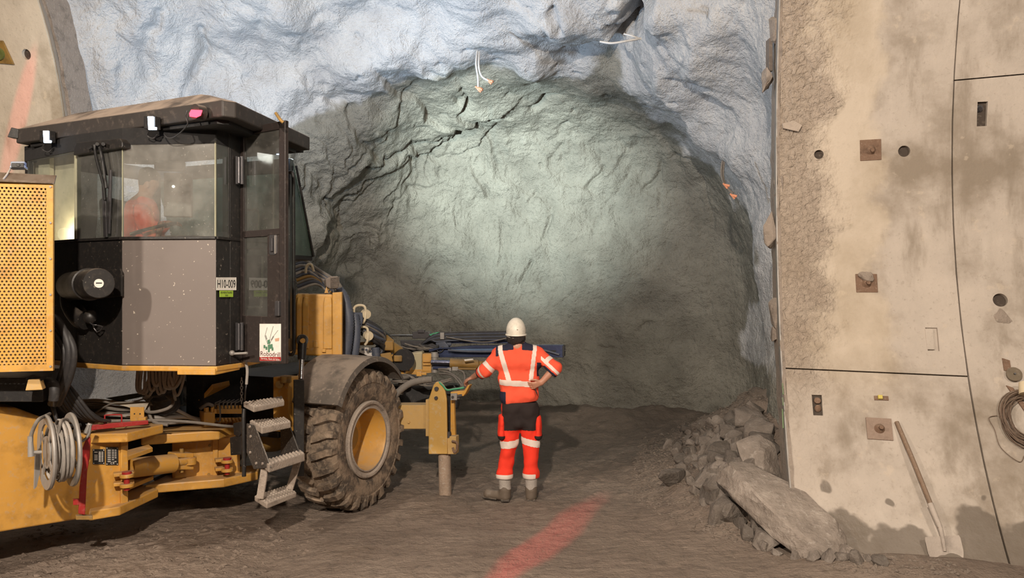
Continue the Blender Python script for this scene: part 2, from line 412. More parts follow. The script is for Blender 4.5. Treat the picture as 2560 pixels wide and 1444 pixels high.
def stonemat(name, k):
    n = N(name); a = n.noise(3.5, 6, 0.65); b = n.noise(22, 5, 0.65)
    c = n.ramp(a, [(0.3, (0.13*k, 0.108*k, 0.090*k)), (0.55, (0.22*k, 0.185*k, 0.157*k)), (0.75, (0.34*k, 0.295*k, 0.255*k))])
    c = n.mix(n.math('MULTIPLY', n.step(b, 0.55, 0.7), 0.35), c, (0.40*k, 0.36*k, 0.32*k, 1))
    MATS[name] = n.pbr(c, 0.85, 0, n.bump(n.math('ADD', b, n.math('MULTIPLY', a, 1.5)), 0.6, 0.04), 0.3); return n.m
STONE = stonemat('grey_stone', 0.88); STONEL = stonemat('pale_stone', 1.35); STONED = stonemat('dark_stone', 0.62)

# ------------------------------------------------------------------ the tunnel
def grid_mesh(name, pts, nu, nv, closed=False):
    me = bpy.data.meshes.new(name); me.vertices.add(nu*nv); me.vertices.foreach_set('co', np.asarray(pts, float).ravel())
    i, j = np.meshgrid(np.arange(nu-1), np.arange(nv if closed else nv-1), indexing='ij'); j2 = (j+1) % nv
    q = np.stack([i*nv+j, (i+1)*nv+j, (i+1)*nv+j2, i*nv+j2], -1).reshape(-1, 4)
    m = len(q); me.loops.add(m*4); me.loops.foreach_set('vertex_index', q.ravel())
    me.polygons.add(m); me.polygons.foreach_set('loop_start', np.arange(m)*4); me.polygons.foreach_set('loop_total', np.full(m, 4))
    me.update(); me.validate(); return me

def build_rock():
    #        n-shift  left   right  top  exp
    rings = [(0.00, -7.05, 1.04, 6.55, 7.0), (0.35, -6.85, 1.06, 6.20, 5.0), (0.95, -6.25, 1.08, 5.72, 3.6), (1.6, -5.65, 1.10, 5.32, 2.8),
             (2.3, -5.45, 1.15, 5.10, 2.5), (3.1, -5.25, 1.16, 4.98, 2.4), (3.75, -4.95, 1.00, 4.72, 2.35), (4.05, -4.2, 0.35, 4.15, 2.3),
             (4.20, -3.6, -1.3, 3.0, 2.2), (4.25, -2.832, -2.828, 1.382, 2.0)]
    R = np.array(rings); K = len(R); NT, NP = 380, 860
    t = np.linspace(0, K-1, NT); 
    # monotone smooth interpolation of the ring table
    i0 = np.clip(np.floor(t).astype(int), 0, K-2); f = t-i0
    m = np.zeros_like(R); m[1:-1] = (R[2:]-R[:-2])/2; m[0] = R[1]-R[0]; m[-1] = R[-1]-R[-2]
    h00 = 2*f**3-3*f**2+1; h10 = f**3-2*f**2+f; h01 = -2*f**3+3*f**2; h11 = f**3-f**2
    V = h00[:, None]*R[i0]+h10[:, None]*m[i0]+h01[:, None]*R[i0+1]+h11[:, None]*m[i0+1]
    th = np.linspace(0, 2*np.pi, NP, endpoint=False)
    nsh, L, Rt, T, E = [V[:, k][:, None] for k in range(5)]
    c, s = np.cos(th)[None], np.sin(th)[None]; zc = 1.38
    e = 2/np.maximum(E, 1.5)
    U = (L+Rt)/2 + (Rt-L)/2*np.sign(c)*np.abs(c)**e
    Zt = np.where(s > 0, T-zc, np.minimum(3.0, T-zc+0.2))
    Z = zc + Zt*np.sign(s)*np.abs(s)**e
    base = NC + np.sqrt(np.maximum((RL+0.30)**2-(np.clip(Z, -0.5, 6.6)-ZC)**2, 1))
    wgt = sstep(0, 1, nsh/2.2)
    Nn = (1-wgt)*base + wgt*(NC+RL+0.32) + nsh
    p = np.stack([U, Nn, Z], -1)
    # normals by finite differences
    du = np.roll(p, -1, 1)-np.roll(p, 1, 1); dt = np.gradient(p, axis=0)
    nr = np.cross(du, dt); nr /= np.maximum(np.linalg.norm(nr, axis=-1, keepdims=True), 1e-9)
    ctr = np.array([-2.5, 7.5, 2.0]); sg = np.sign(((ctr-p)*nr).sum(-1, keepdims=True)); nr *= np.where(sg == 0, 1, sg)
    q = p.copy()
    big = fbm(q*np.array([0.95, 0.95, 0.95])+3.0, 2, 0.38)
    mid = fbm(q*1.9+11, 3, 0.5)
    # fractured ledges running up the left haunch: tilted saw-tooth strata broken by noise
    wv_ = fbm(q*0.55+40, 3, 0.5)
    f1 = (q[..., 2]*0.75+q[..., 0]*0.95)*0.95 + 1.1*wv_ + 0.25*fbm(q*2.2+8, 3)
    fr = f1-np.floor(f1); saw = np.where(fr < 0.86, fr/0.86, (1-fr)/0.14)
    f2 = f1*2.37+0.6*fbm(q*1.7+3, 2); fr2 = f2-np.floor(f2); saw2 = np.where(fr2 < 0.84, fr2/0.84, (1-fr2)/0.16)
    led = saw*0.75+saw2*0.35*sstep(-0.3, 0.4, fbm(q*0.9+21, 2))+0.55
    outer = 1-sstep(1.6, 2.6, nsh); face = sstep(3.6, 4.0, nsh)
    left = sstep(-1.6, -4.2, U)*sstep(1.2, 1.9, nsh)*(1-face*0.85)
    up = sstep(2.2, 4.2, Z)
    amp = 0.42*outer + 0.17*(1-outer)*(1-face) + 0.10*face
    d = amp*big + (0.075*outer*up+0.035)*mid + left*0.15*(led-1.1) + 0.035*up*(1-outer)*(1-left)*(led-1.1) + face*0.028*fbm(q*np.array([2.6, 2.6, 1.3])+2, 4, 0.6) + 0.03*face*(led-1.1)*sstep(-0.1, 0.3, wv_)
    # broken notch in the crown and small cracks on the face
    crack = ridged(q*np.array([1.1, 1.1, 0.7])+31, 2); crack = np.clip(crack-1.27, 0, 1)
    d -= 0.30*crack*(0.35+0.65*up)
    notch = np.exp(-(((U+0.55)/0.30)**2+((Z-5.45-(U+0.55)*1.1)/0.42)**2))*outer
    d -= 0.34*notch*(0.6+0.6*fbm(q*4, 2))
    edge = sstep(0.0, 0.35, nsh)
    right = sstep(0.2, 0.9, U)
    d *= (0.15+0.85*edge)*(1-0.55*right)
    fine = fbm(q*7+5, 3, 0.55); d += 0.016*fine*(0.3+0.7*edge)
    # cracks, ledges and the broken notch, set where they lie on the rock
    Wx, Wy = TC*p[..., 0]+TS*p[..., 1], -TS*p[..., 0]+TC*p[..., 1]
    ppx = CX+F*Wx/np.maximum(Wy, 1) + 14*fbm(p*2.1+50, 2); ppy = CY-F*(p[..., 2]-H)/np.maximum(Wy, 1) + 14*fbm(p*2.1+70, 2)
    def near(line):
        dm = np.full(ppx.shape, 1e9); sd = np.zeros(ppx.shape)
        for (ax, ay), (bx, by) in zip(line[:-1], line[1:]):
            vx, vy = bx-ax, by-ay; t_ = np.clip(((ppx-ax)*vx+(ppy-ay)*vy)/(vx*vx+vy*vy), 0, 1)
            dd = np.hypot(ppx-ax-t_*vx, ppy-ay-t_*vy); cr_ = ((ppx-ax)*vy-(ppy-ay)*vx)/math.hypot(vx, vy)
            m_ = dd < dm; dm = np.where(m_, dd, dm); sd = np.where(m_, np.sign(cr_), sd)
        return dm, sd
    for ln, dep, wid in (([(1195, 292), (1100, 335), (1010, 372), (930, 395), (880, 420), (815, 492), (775, 585), (758, 660)], 0.13, 70), ([(1150, 330), (1080, 372), (985, 405), (900, 452), (845, 520), (800, 600), (770, 690)], 0.09, 45),
                         ([(905, 470), (870, 505), (858, 560), (820, 625), (795, 680)], 0.08, 40), ([(1010, 250), (975, 300), (935, 330)], 0.07, 45), ([(1210, 330), (1190, 360), (1150, 385)], 0.05, 30), ([(760, 560), (800, 520), (840, 440), (900, 380)], 0.08, 45)):
        dm, sd = near(ln); d += np.where(sd*1.0 < 0, 1, 0)*dep*np.exp(-dm/wid)*(Wy > 7.5) - 0.45*dep*np.exp(-(dm/7)**2)
    for ln, dep, wid in (([(1502, 412), (1495, 440), (1470, 468)], 0.07, 5), ([(1645, 432), (1635, 450), (1612, 470)], 0.07, 5), ([(1330, 650), (1320, 690), (1308, 712)], 0.06, 5), ([(1372, 545), (1360, 585)], 0.06, 5), ([(1215, 465), (1222, 485)], 0.05, 6),
                         ([(1420, 300), (1395, 330), (1375, 345)], 0.05, 6), ([(1405, 360), (1385, 400)], 0.04, 6), ([(1130, 360), (1122, 400)], 0.03, 5), ([(1290, 500), (1320, 545), (1350, 570)], 0.03, 10), ([(1240, 290), (1220, 318)], 0.06, 6), ([(1160, 228), (1140, 240)], 0.09, 8), ([(1172, 240), (1155, 262)], 0.10, 8),
                         ([(1355, 243), (1335, 262)], 0.10, 8), ([(1328, 210), (1332, 214)], 0.14, 7), ([(1610, 300), (1660, 340), (1700, 420)], 0.05, 12), ([(1610, 800), (1588, 818)], 0.06, 5), ([(1490, 860), (1530, 870)], 0.04, 5), ([(1060, 740), (1052, 770)], 0.04, 6), ([(1080, 660), (1050, 720)], 0.03, 7),
                         ([(1410, 150), (1430, 165)], 0.16, 9), ([(1385, 28), (1395, 55)], 0.16, 9), ([(1565, 90), (1525, 125), (1440, 160)], 0.14, 10), ([(395, 25), (385, 60)], 0.10, 12), ([(500, 90), (505, 150), (490, 185)], 0.14, 14), ([(370, 60), (360, 130), (372, 190)], 0.12, 18), ([(300, 85), (330, 105)], 0.05, 5)):
        dm, sd = near(ln); d -= dep*np.exp(-(dm/wid)**2)*(Wy > 6.5)
    dm, sd = near([(1618, -25), (1590, 40), (1560, 85), (1548, 120)]); d -= 0.42*np.exp(-(dm/20)**2)*(1+0.5*fbm(p*5, 2))
    d += 0.006*fbm(q*20+9, 2)
    q = q + nr*d[..., None]
    # lighter old shotcrete near the mouth, fresh darker layer inside
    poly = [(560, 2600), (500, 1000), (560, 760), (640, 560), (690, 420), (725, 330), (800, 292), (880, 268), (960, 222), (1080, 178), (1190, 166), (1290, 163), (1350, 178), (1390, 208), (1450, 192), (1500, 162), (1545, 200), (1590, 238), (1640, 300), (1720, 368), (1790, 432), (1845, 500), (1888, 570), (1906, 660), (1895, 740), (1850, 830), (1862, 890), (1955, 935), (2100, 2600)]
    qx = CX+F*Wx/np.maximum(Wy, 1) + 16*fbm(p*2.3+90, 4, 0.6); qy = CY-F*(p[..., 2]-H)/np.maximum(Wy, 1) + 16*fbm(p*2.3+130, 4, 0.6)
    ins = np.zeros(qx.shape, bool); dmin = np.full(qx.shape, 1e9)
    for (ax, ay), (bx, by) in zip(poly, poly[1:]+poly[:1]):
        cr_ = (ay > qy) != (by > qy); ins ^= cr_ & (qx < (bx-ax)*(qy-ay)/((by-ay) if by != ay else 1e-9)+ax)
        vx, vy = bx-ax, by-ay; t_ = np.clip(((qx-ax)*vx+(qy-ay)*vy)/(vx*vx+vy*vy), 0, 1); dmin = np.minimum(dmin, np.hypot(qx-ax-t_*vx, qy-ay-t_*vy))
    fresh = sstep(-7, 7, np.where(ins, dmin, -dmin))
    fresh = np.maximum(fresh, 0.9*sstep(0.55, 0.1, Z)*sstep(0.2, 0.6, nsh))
    W = np.stack([TC*q[..., 0]+TS*q[..., 1], -TS*q[..., 0]+TC*q[..., 1], q[..., 2]], -1)
    me = grid_mesh('wall_back', W, NT, NP, True)
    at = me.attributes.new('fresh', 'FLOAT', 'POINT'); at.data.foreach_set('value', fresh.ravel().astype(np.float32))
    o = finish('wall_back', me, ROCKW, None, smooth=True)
    tag(o, kind='structure', label='shotcrete rock of the side heading, pale at the mouth and dark grey-green inside')
    return o
build_rock()

# floor
MND = []
def mound(X, Y):
    u = TC*X-TS*Y; n = TS*X+TC*Y
    d = np.maximum(1.12-u, 0)
    g = 0.80*np.exp(-(d/0.95)**2)*sstep(6.5, 8.3, n)*sstep(11.8, 10.2, n)
    g += 0.12*np.exp(-((X-2.1)/0.45)**2-((Y-6.9)/0.6)**2)
    g += 0.10*np.exp(-((X-3.0)/0.7)**2-((Y-5.75)/0.30)**2)
    return g
def floor_h(X, Y, fine=True):
    X = np.asarray(X, float); Y = np.asarray(Y, float)
    q = np.stack([X, Y, np.zeros_like(X)], -1)
    h = 0.035*fbm(q*0.8, 3)
    n = TS*X+TC*Y
    h = h + mound(X, Y)*(1+0.25*fbm(q*2.3+4, 3))
    h = h + 0.26*sstep(10.4, 12.0, n)*(1+0.4*fbm(q*1.5+9, 3))       # muck bank at the foot of the face
    rut = np.exp(-(((X+0.15*(Y-6)) + 1.9)/0.35)**2)*sstep(7.2, 6.0, Y); h = h - 0.05*rut
    if fine:
        a = np.stack([X*1.0+Y*0.5, Y*2.2-X*1.1, np.zeros_like(X)], -1)
        rough = 0.35+0.65*sstep(7.0, 8.5, Y)+0.5*sstep(-2.0, -3.0, X)
        h = h + rough*(0.020*fbm(q*5+1, 4, 0.6)+0.016*np.abs(fbm(a*1.6, 3)))
    return h
def fh(x, y): return float(floor_h(np.array([x]), np.array([y]))[0])
def build_floor():
    xs = np.concatenate([np.linspace(-13, -5.2, 30)[:-1], np.linspace(-5.2, 4.6, 560), np.linspace(4.6, 9, 20)[1:]])
    ys = np.concatenate([np.linspace(-4, 4.9, 30)[:-1], np.linspace(4.9, 9.5, 400), np.linspace(9.5, 13.5, 120)[1:]])
    X, Y = np.meshgrid(xs, ys, indexing='ij')
    Z = floor_h(X, Y)
    me = grid_mesh('floor', np.stack([X, Y, Z], -1), len(xs), len(ys))
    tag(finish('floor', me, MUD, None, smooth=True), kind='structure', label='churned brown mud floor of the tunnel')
build_floor()

# lining: precast segments
def seg_mesh(c00, c10, c11, c01, r0, r1, nu=10, nv=14):     # corners (u, a): bottom-left, bottom-right, top-right, top-left
    mb = MB(); 
    def at(s, t, r):
        u = (1-t)*((1-s)*c00[0]+s*c10[0])+t*((1-s)*c01[0]+s*c11[0]); a = (1-t)*((1-s)*c00[1]+s*c10[1])+t*((1-s)*c01[1]+s*c11[1])
        return lin(u, a, r)
    vs = []; idx = {}
    for k, r in enumerate((r0, r1)):
        for i in range(nu+1):
            for j in range(nv+1):
                idx[k, i, j] = len(vs); vs.append(at(i/nu, j/nv, r))
    fs = []
    for k in (0, 1):
        for i in range(nu):
            for j in range(nv):
                q = (idx[k, i, j], idx[k, i+1, j], idx[k, i+1, j+1], idx[k, i, j+1]); fs.append(q if k else q[::-1])
    for i in range(nu):
        fs.append((idx[0, i, 0], idx[0, i+1, 0], idx[1, i+1, 0], idx[1, i, 0])); fs.append((idx[0, i+1, nv], idx[0, i, nv], idx[1, i, nv], idx[1, i+1, nv]))
    for j in range(nv):
        fs.append((idx[0, 0, j+1], idx[0, 0, j], idx[1, 0, j], idx[1, 0, j+1])); fs.append((idx[0, nu, j], idx[0, nu, j+1], idx[1, nu, j+1], idx[1, nu, j]))
    mb.add(vs, fs); return mb
def cut(o, cutter_mb):
    c = cutter_mb.build('cutter', JOINT)
    bpy.context.view_layer.update()
    b = o.modifiers.new('cut', 'BOOLEAN'); b.operation = 'DIFFERENCE'; b.object = c; b.solver = 'EXACT'
    dg = bpy.context.evaluated_depsgraph_get(); ev = o.evaluated_get(dg)
    me = bpy.data.meshes.new_from_object(ev); o.modifiers.clear(); old = o.data; o.data = me
    WORLD.pop(c.name, None); bpy.data.objects.remove(c)
GAP = 0.006
U0 = 1.0; U1 = wall_uv(2380, 400)[0]; U2 = U1+1.52
aj0 = wall_uv(1968, 920)[1]; aj1 = wall_uv(2408, 940)[1]
bj0 = wall_uv(2382, 201)[1]; bj1 = bj0 + 2.2*(wall_uv(2558, 184)[1]-bj0)
ABOT = math.asin((-0.35-ZC)/RL); ATOP = math.radians(52)
ga = GAP/RL
wr = seg_mesh((U0+0.02, ABOT), (9.0, ABOT), (9.0, ATOP), (U0+0.02, ATOP), RL+0.035, RL+0.30, 16, 24).build('wall_right', JOINT, None, smooth=30)
tag(wr, kind='structure', label='curved concrete lining of bolted segments right of the opening')
sA = seg_mesh((U0, aj0+ga), (U1-GAP, aj1+ga), (U1-GAP, ATOP), (U0, ATOP), RL, RL+0.28).build('segment', CONC, wr)
sB = seg_mesh((U0, ABOT), (U1-GAP, ABOT), (U1-GAP, aj1-ga), (U0, aj0-ga), RL+0.002, RL+0.28).build('segment', CONC, wr)
sC = seg_mesh((U1+GAP, ABOT), (U2-GAP, ABOT), (U2-GAP, bj1-ga), (U1+GAP, bj0-ga), RL-0.004, RL+0.28).build('segment', CONC2, wr)
sD = seg_mesh((U1+GAP, bj0+ga), (U2-GAP, bj1+ga), (U2-GAP, ATOP), (U1+GAP, ATOP), RL+0.003, RL+0.28).build('segment', CONC2, wr)
for k in range(3):
    a = U2+GAP+k*1.52
    seg_mesh((a, ABOT), (a+1.5, ABOT), (a+1.5, -0.1), (a, -0.1), RL, RL+0.28, 4, 10).build('segment', CONC2, wr)
    seg_mesh((a, -0.098), (a+1.5, -0.098), (a+1.5, ATOP), (a, ATOP), RL, RL+0.28, 4, 10).build('segment', CONC2, wr)
def hole(px, py, r, depth=0.14):
    p, rt, up, inn = wall_frame(px, py); return MB().cyl(p+inn*0.05, p-inn*depth, r, n=28)
cut(sA, hole(2047, 386, 0.043)); cut(sA, hole(2260, 378, 0.052)); cut(sC, hole(2500, 750, 0.060, 0.18))
def pocket(px, py, w_, h_, depth):
    p, rt, up, inn = wall_frame(px, py)
    return MB().prism([p-rt*w_/2-up*h_/2+inn*0.05, p+rt*w_/2*0.9-up*h_/2+inn*0.05, p+rt*w_/2+up*h_/2+inn*0.05, p-rt*w_/2+up*h_/2+inn*0.05], -inn*(depth+0.05))
cut(sC, pocket(2455, 285, 0.085, 0.22, 0.07)); cut(sB, pocket(2044, 1012, 0.085, 0.19, 0.05))
cut(sA, pocket(2331, 848, 0.10, 0.215, 0.018))
for s_ in (sA, sB, sC, sD):
    s_.data.polygons.foreach_set('use_smooth', [True]*len(s_.data.polygons))
    s_.data.set_sharp_from_angle(angle=math.radians(25))

UL = -6.91
wlft = seg_mesh((-14, ABOT), (UL-0.02, ABOT), (UL-0.02, math.radians(60)), (-14, math.radians(60)), RL+0.04, RL+0.34, 16, 24).build('wall_left', JOINT, None, smooth=30)
tag(wlft, kind='structure', label='curved concrete lining left of the opening, seen past the cab')
for k in range(4):
    b = UL-k*1.52
    for a0, a1 in ((ABOT, 0.0), (0.002, math.radians(60))):
        s_ = seg_mesh((b-1.505, a0), (b-(0.10 if k == 0 else 0), a0), (b-(0.10 if k == 0 else 0), a1), (b-1.505, a1), RL, RL+0.3, 6, 22).build('segment', CONCL, wlft, smooth=30)
        if k == 0 and a1 > 0.1: lseg = s_
    if k == 0:
        seg_mesh((b-0.085, ABOT), (b-0.045, ABOT), (b-0.045, math.radians(60)), (b-0.085, math.radians(60)), RL+0.015, RL+0.3, 1, 40).build('gasket_strip', GREY, wlft, smooth=30)
        mbx = seg_mesh((b-0.045, ABOT), (b, ABOT), (b, math.radians(60)), (b-0.045, math.radians(60)), RL+0.01, RL+0.36, 4, 70)
        vv = np.array(mbx.v); vv += 0.018*np.stack([fbm(vv*9+i*7, 2) for i in range(3)], -1); mbx.v = [tuple(x) for x in vv]
        mbx.build('broken_edge', EDGE, wlft, smooth=40)
cut(lseg, MB().cyl(wall_frame(66, 136)[0]+wall_frame(66, 136)[3]*0.05, wall_frame(66, 136)[0]-wall_frame(66, 136)[3]*0.12, 0.06, n=24))
lseg.data.polygons.foreach_set('use_smooth', [True]*len(lseg.data.polygons)); lseg.data.set_sharp_from_angle(angle=math.radians(25))
# the rest of the ring: vault above the opening and the wall behind the photographer
vt = seg_mesh((UL-0.05, math.radians(37)), (U0+0.05, math.radians(37)), (U0+0.05, math.radians(95)), (UL-0.05, math.radians(95)), RL, RL+0.3, 8, 20).build('ceiling', CONCL, None, smooth=30)
tag(vt, kind='structure', label='concrete vault over the opening')
v2 = seg_mesh((-14, math.radians(60)), (UL-0.05, math.radians(60)), (UL-0.05, math.radians(95)), (-14, math.radians(95)), RL, RL+0.3, 4, 10).build('ceiling', CONCL, None, smooth=30); tag(v2, kind='structure')
v3 = seg_mesh((U0+0.05, ATOP), (9, ATOP), (9, math.radians(95)), (U0+0.05, math.radians(95)), RL, RL+0.3, 4, 10).build('ceiling', CONCL, None, smooth=30); tag(v3, kind='structure')
wf = seg_mesh((-14, math.radians(95)), (9, math.radians(95)), (9, math.radians(225)), (-14, math.radians(225)), RL, RL+0.3, 12, 40).build('wall_front', CONCL, None, smooth=30)
tag(wf, kind='structure', label='far side of the concrete lining behind the photographer')
# portal edge of the right lining: cast rim, gasket groove and broken shotcrete lumps
em = seg_mesh((U0-0.03, ABOT), (U0+0.002, ABOT), (U0+0.002, ATOP), (U0-0.03, ATOP), RL-0.004, RL+0.42, 2, 90)
vv = np.array(em.v); vv += 0.014*np.stack([fbm(vv*8+i*7, 3) for i in range(3)], -1); em.v = [tuple(x) for x in vv]
em.build('portal_rim', EDGE, wr, smooth=40)
seg_mesh((U0-0.036, ABOT), (U0-0.024, ABOT), (U0-0.024, ATOP), (U0-0.036, ATOP), RL-0.006, RL+0.10, 1, 40).build('gasket_strip', GREY, wr, smooth=30)

# ------------------------------------------------------------------ the drilling jumbo
MF = Vector((0.375, 0.927, 0)).normalized()      # driving direction
MA = Vector((0.927, -0.375, 0)).normalized()     # axle direction, towards the right-hand side
UPZ = Vector((0, 0, 1))
JB = empty('drilling_jumbo', (-2.9, 7.0, 0))
tag(JB, 'yellow articulated drilling rig with black glazed cab and boom at the rock face', 'drilling rig')
def hp(px, py, z): return G(px, py, z)
def textm(name, body, loc, right, up, height, m, parent, width=None, th=0.001):
    cu = bpy.data.curves.new('t', 'FONT'); cu.body = body; cu.size = 1.0; cu.extrude = 0.0; cu.align_x = 'CENTER'; cu.align_y = 'CENTER'
    ob = bpy.data.objects.new('t', cu); COL.objects.link(ob); bpy.context.view_layer.update()
    me = bpy.data.meshes.new_from_object(ob.evaluated_get(bpy.context.evaluated_depsgraph_get())); bpy.data.objects.remove(ob)
    co = np.empty(len(me.vertices)*3); me.vertices.foreach_get('co', co); co = co.reshape(-1, 3)
    lo, hi = co.min(0), co.max(0); co -= (lo+hi)/2; sy = height/(hi[1]-lo[1]); sx = width/(hi[0]-lo[0]) if width else sy
    right, up = Vector(right).normalized(), Vector(up).normalized()
    W = np.array(loc)[None] + np.outer(co[:, 0]*sx, np.array(right)) + np.outer(co[:, 1]*sy, np.array(up))
    me.vertices.foreach_set('co', W.ravel()); me.update()
    return finish(name, me, m, parent)

# --- wheels
def wheel(center, axis, parent, R=0.69, Wd=0.44):
    c = Vector(center); ax = Vector(axis).normalized(); e = Wd/2
    t = MB()
    t.lathe(c, ax, [(0.37, -e*0.85), (0.43, -e*0.98), (0.52, -e*1.02), (R-0.085, -e*0.96), (R-0.05, -e*0.80), (R-0.042, 0), (R-0.05, e*0.80),
                    (R-0.085, e*0.96), (0.555, e*1.03), (0.545, e*1.0), (0.52, e*1.02), (0.43, e*0.98), (0.37, e*0.85), (0.345, e*0.75)], 64)
    x, y, d = basis(ax); nl = 26
    for k in range(nl):
        for sgn in (1, -1):
            a = 2*math.pi*(k+(0.5 if sgn < 0 else 0))/nl
            def at(da, r, h):
                q = a+da; return c + (x*math.cos(q)+y*math.sin(q))*r + d*h
            w0, w1 = 0.052, 0.062
            # lug: inner end on the tread centre, outer end wrapping over the shoulder
            sec = [(0.02*sgn, 0.085), (0.45*e*sgn, 0.05), (0.86*e*sgn, 0.0), (1.03*e*sgn, -0.004), (1.055*e*sgn, -0.006)]
            rr = [R-0.004, R, R-0.006, R-0.045, R-0.115]; rin = [R-0.06, R-0.06, R-0.07, R-0.11, R-0.135]
            vs = []
            for (hh, sh), ro, ri in zip(sec, rr, rin):
                vs += [at(sh-w0*1.05, ri, hh*0.985), at(sh-w0*0.82, ro, hh), at(sh+w1*0.82, ro, hh), at(sh+w1*1.05, ri, hh*0.985)]
            fs = []
            for q in range(len(sec)-1):
                for j in range(3): fs.append((q*4+j, q*4+j+1, q*4+4+j+1, q*4+4+j))
            m_ = (len(sec)-1)*4; fs += [(0, 3, 2, 1), (m_, m_+1, m_+2, m_+3)]
            t.add(vs, fs)
    to = t.build('wheel', RUBBER, parent, smooth=35)
    r = MB()
    r.lathe(c, ax, [(0.372, e*0.80), (0.378, e*0.99), (0.365, e*1.05), (0.345, e*1.03), (0.335, e*0.93), (0.318, e*0.90), (0.312, e*0.99), (0.300, e*0.985)], 56)
    r.build('rim_flange', MUDST, to, smooth=35)
    r = MB()
    r.lathe(c, ax, [(0.305, e*0.985), (0.292, e*0.90), (0.272, e*0.1), (0.262, -e*0.25), (0.10, -e*0.32), (0.10, -e*0.1), (0.085, -e*0.06), (0.0, -e*0.06)], 56)
    r.build('rim_dish', YEL, to, smooth=35)
    r = MB()
    for k in range(10):
        a = 2*math.pi*k/10; q = c+(x*math.cos(a)+y*math.sin(a))*0.165
        r.cyl(q+d*(-e*0.31), q+d*(-e*0.31+0.03), 0.014, n=6)
    r.build('wheel_nuts', STEEL, to)
    return to
WC = Vector((-1.395, 7.47, 0.675)) - MA*0.22          # right front wheel, its centre
WC.z = 0.675
wheel(WC, MA, JB)
wheel(WC - MA*1.95, MA, JB)
RA = Vector((0.80, -0.60, 0)); RC = Vector((-4.36, 5.30, 0.675))
wheel(RC, RA, JB)
wheel(RC - RA*1.9, RA, JB)

# --- fender over the right front wheel
fm = MB(); nf = 22; vs = []; 
for i in range(nf+1):
    a = math.radians(46 + (146-46)*i/nf); r = 0.765 + 0.05*math.sin((i/nf)*math.pi)
    for h, rr in ((0.30, r-0.05), (0.285, r), (-0.29, r+0.01), (-0.30, r-0.03), (-0.27, r-0.02), (0.27, r-0.02)):
        vs.append(WC + MF*math.cos(a)*rr + UPZ*math.sin(a)*rr + MA*h)
fs = []
for i in range(nf):
    for j in range(6): fs.append((i*6+j, i*6+(j+1) % 6, (i+1)*6+(j+1) % 6, (i+1)*6+j))
fs += [(0, 1, 2, 3, 4, 5), tuple(nf*6+k for k in range(6))]
fm.add(vs, fs).build('fender', paint('dusty_fender', (0.10, 0.085, 0.072, 1), 0.7, dust=0.7, dustcol=(0.33, 0.265, 0.21, 1), updust=0.9, scale=5), JB, smooth=35)

# --- rear frame
PR = VP(0, 5.6, 320, 6.28)
mb = MB(); PR.slab(mb, [(-250, 1000), (40, 1018), (120, 1048), (228, 1092), (312, 1090), (312, 1268), (228, 1292), (20, 1326), (-250, 1372)], 1.05)
rf = mb.build('rear_frame', YEL, JB, bevel=0.012)
mb = MB()
pl = [hp(226, 1084, 1.0), hp(318, 1082, 1.0), hp(408, 1060, 1.0), hp(392, 1047, 1.0), hp(225, 1047, 1.0)]
mb.prism(pl, (0, 0, -0.075)); mb.build('hinge_plate', YEL, rf, bevel=0.01)
mb = MB()
pl = [hp(222, 1278, .40), hp(300, 1265, .40), hp(396, 1221, .40), hp(345, 1207, .40), hp(232, 1240, .40)]
mb.prism(pl, (0, 0, -0.075)); mb.build('hinge_plate', YEL, rf, bevel=0.01)
mb = MB(); PR.rect(mb, 303, 1100, 321, 1262, 0.10, 0.03); PR.rect(mb, 228, 1094, 318, 1103, 0.06, 0.025)
mb.build('corner_post', YEL, rf, bevel=0.006)
mb = MB(); pl = [hp(318, 1140, .86), hp(382, 1118, .86), hp(372, 1110, .86), hp(318, 1124, .86)]; mb.prism(pl, (0, 0, -0.035)); mb.build('rib_plate', YEL, rf, bevel=0.004)
mb = MB(); pl = [hp(318, 1216, .52), hp(384, 1188, .52), hp(372, 1178, .52), hp(318, 1198, .52)]; mb.prism(pl, (0, 0, -0.035)); mb.build('rib_plate', YEL, rf, bevel=0.004)
def lug_pair(px, py0, py1, Y, parent, r=0.052):
    a, b = P(px, py0, Y), P(px, py1, Y)
    for q in (a, b):
        m_ = MB(); m_.cyl(q+Vector((0, 0, -0.014)), q+Vector((0, 0, 0.014)), r, n=24); m_.abox(q+Vector((-0.06, 0.07, 0)), 0.15, 0.08, 0.028, 0.5); m_.build('pin_lug', YEL, parent, bevel=0.004)
    m_ = MB(); m_.cyl(b+Vector((0, 0, -0.04)), a+Vector((0, 0, 0.03)), 0.022, n=16); m_.cyl(a+Vector((0, 0, 0.014)), a+Vector((0, 0, 0.032)), 0.036, n=20); m_.build('red_pin', REDP, parent, smooth=40)
lug_pair(317, 1188, 1212, 6.12, rf)
# data plates with print
for (x0, y0, x1, y1) in ((232, 1122, 262, 1160), (265, 1117, 296, 1162)):
    mb = MB(); PR.rect(mb, x0, y0, x1, y1, 0.004, 0.006); pp = mb.build('data_plate', paint('plate_black', (0.02, 0.02, 0.02, 1), 0.4, dust=0.1), rf)
    mb = MB()
    for k in range(7):
        yy = y0+7+k*(y1-y0-12)/7
        for xx, ww in ((x0+4, 8), (x0+15, 5), (x0+22, 4)):
            if random.Random(k*7+xx).random() < 0.85: PR.rect(mb, xx, yy, xx+ww, yy+1.6, 0.0008, 0.0072)
    for xx, yy in ((x0+1.5, y0+1.5), (x1-3.5, y0+1.5), (x0+1.5, y1-3.5), (x1-3.5, y1-3.5)): PR.rect(mb, xx, yy, xx+2, yy+2, 0.0015, 0.0075)
    mb.build('plate_print', WHITE, pp)
    if x0 > 250: textm('ce_mark', 'CE', PR.pt((x0+x1)/2+1, y1-5, 0.0082), PR.d, UPZ, 0.018, WHITE, pp)
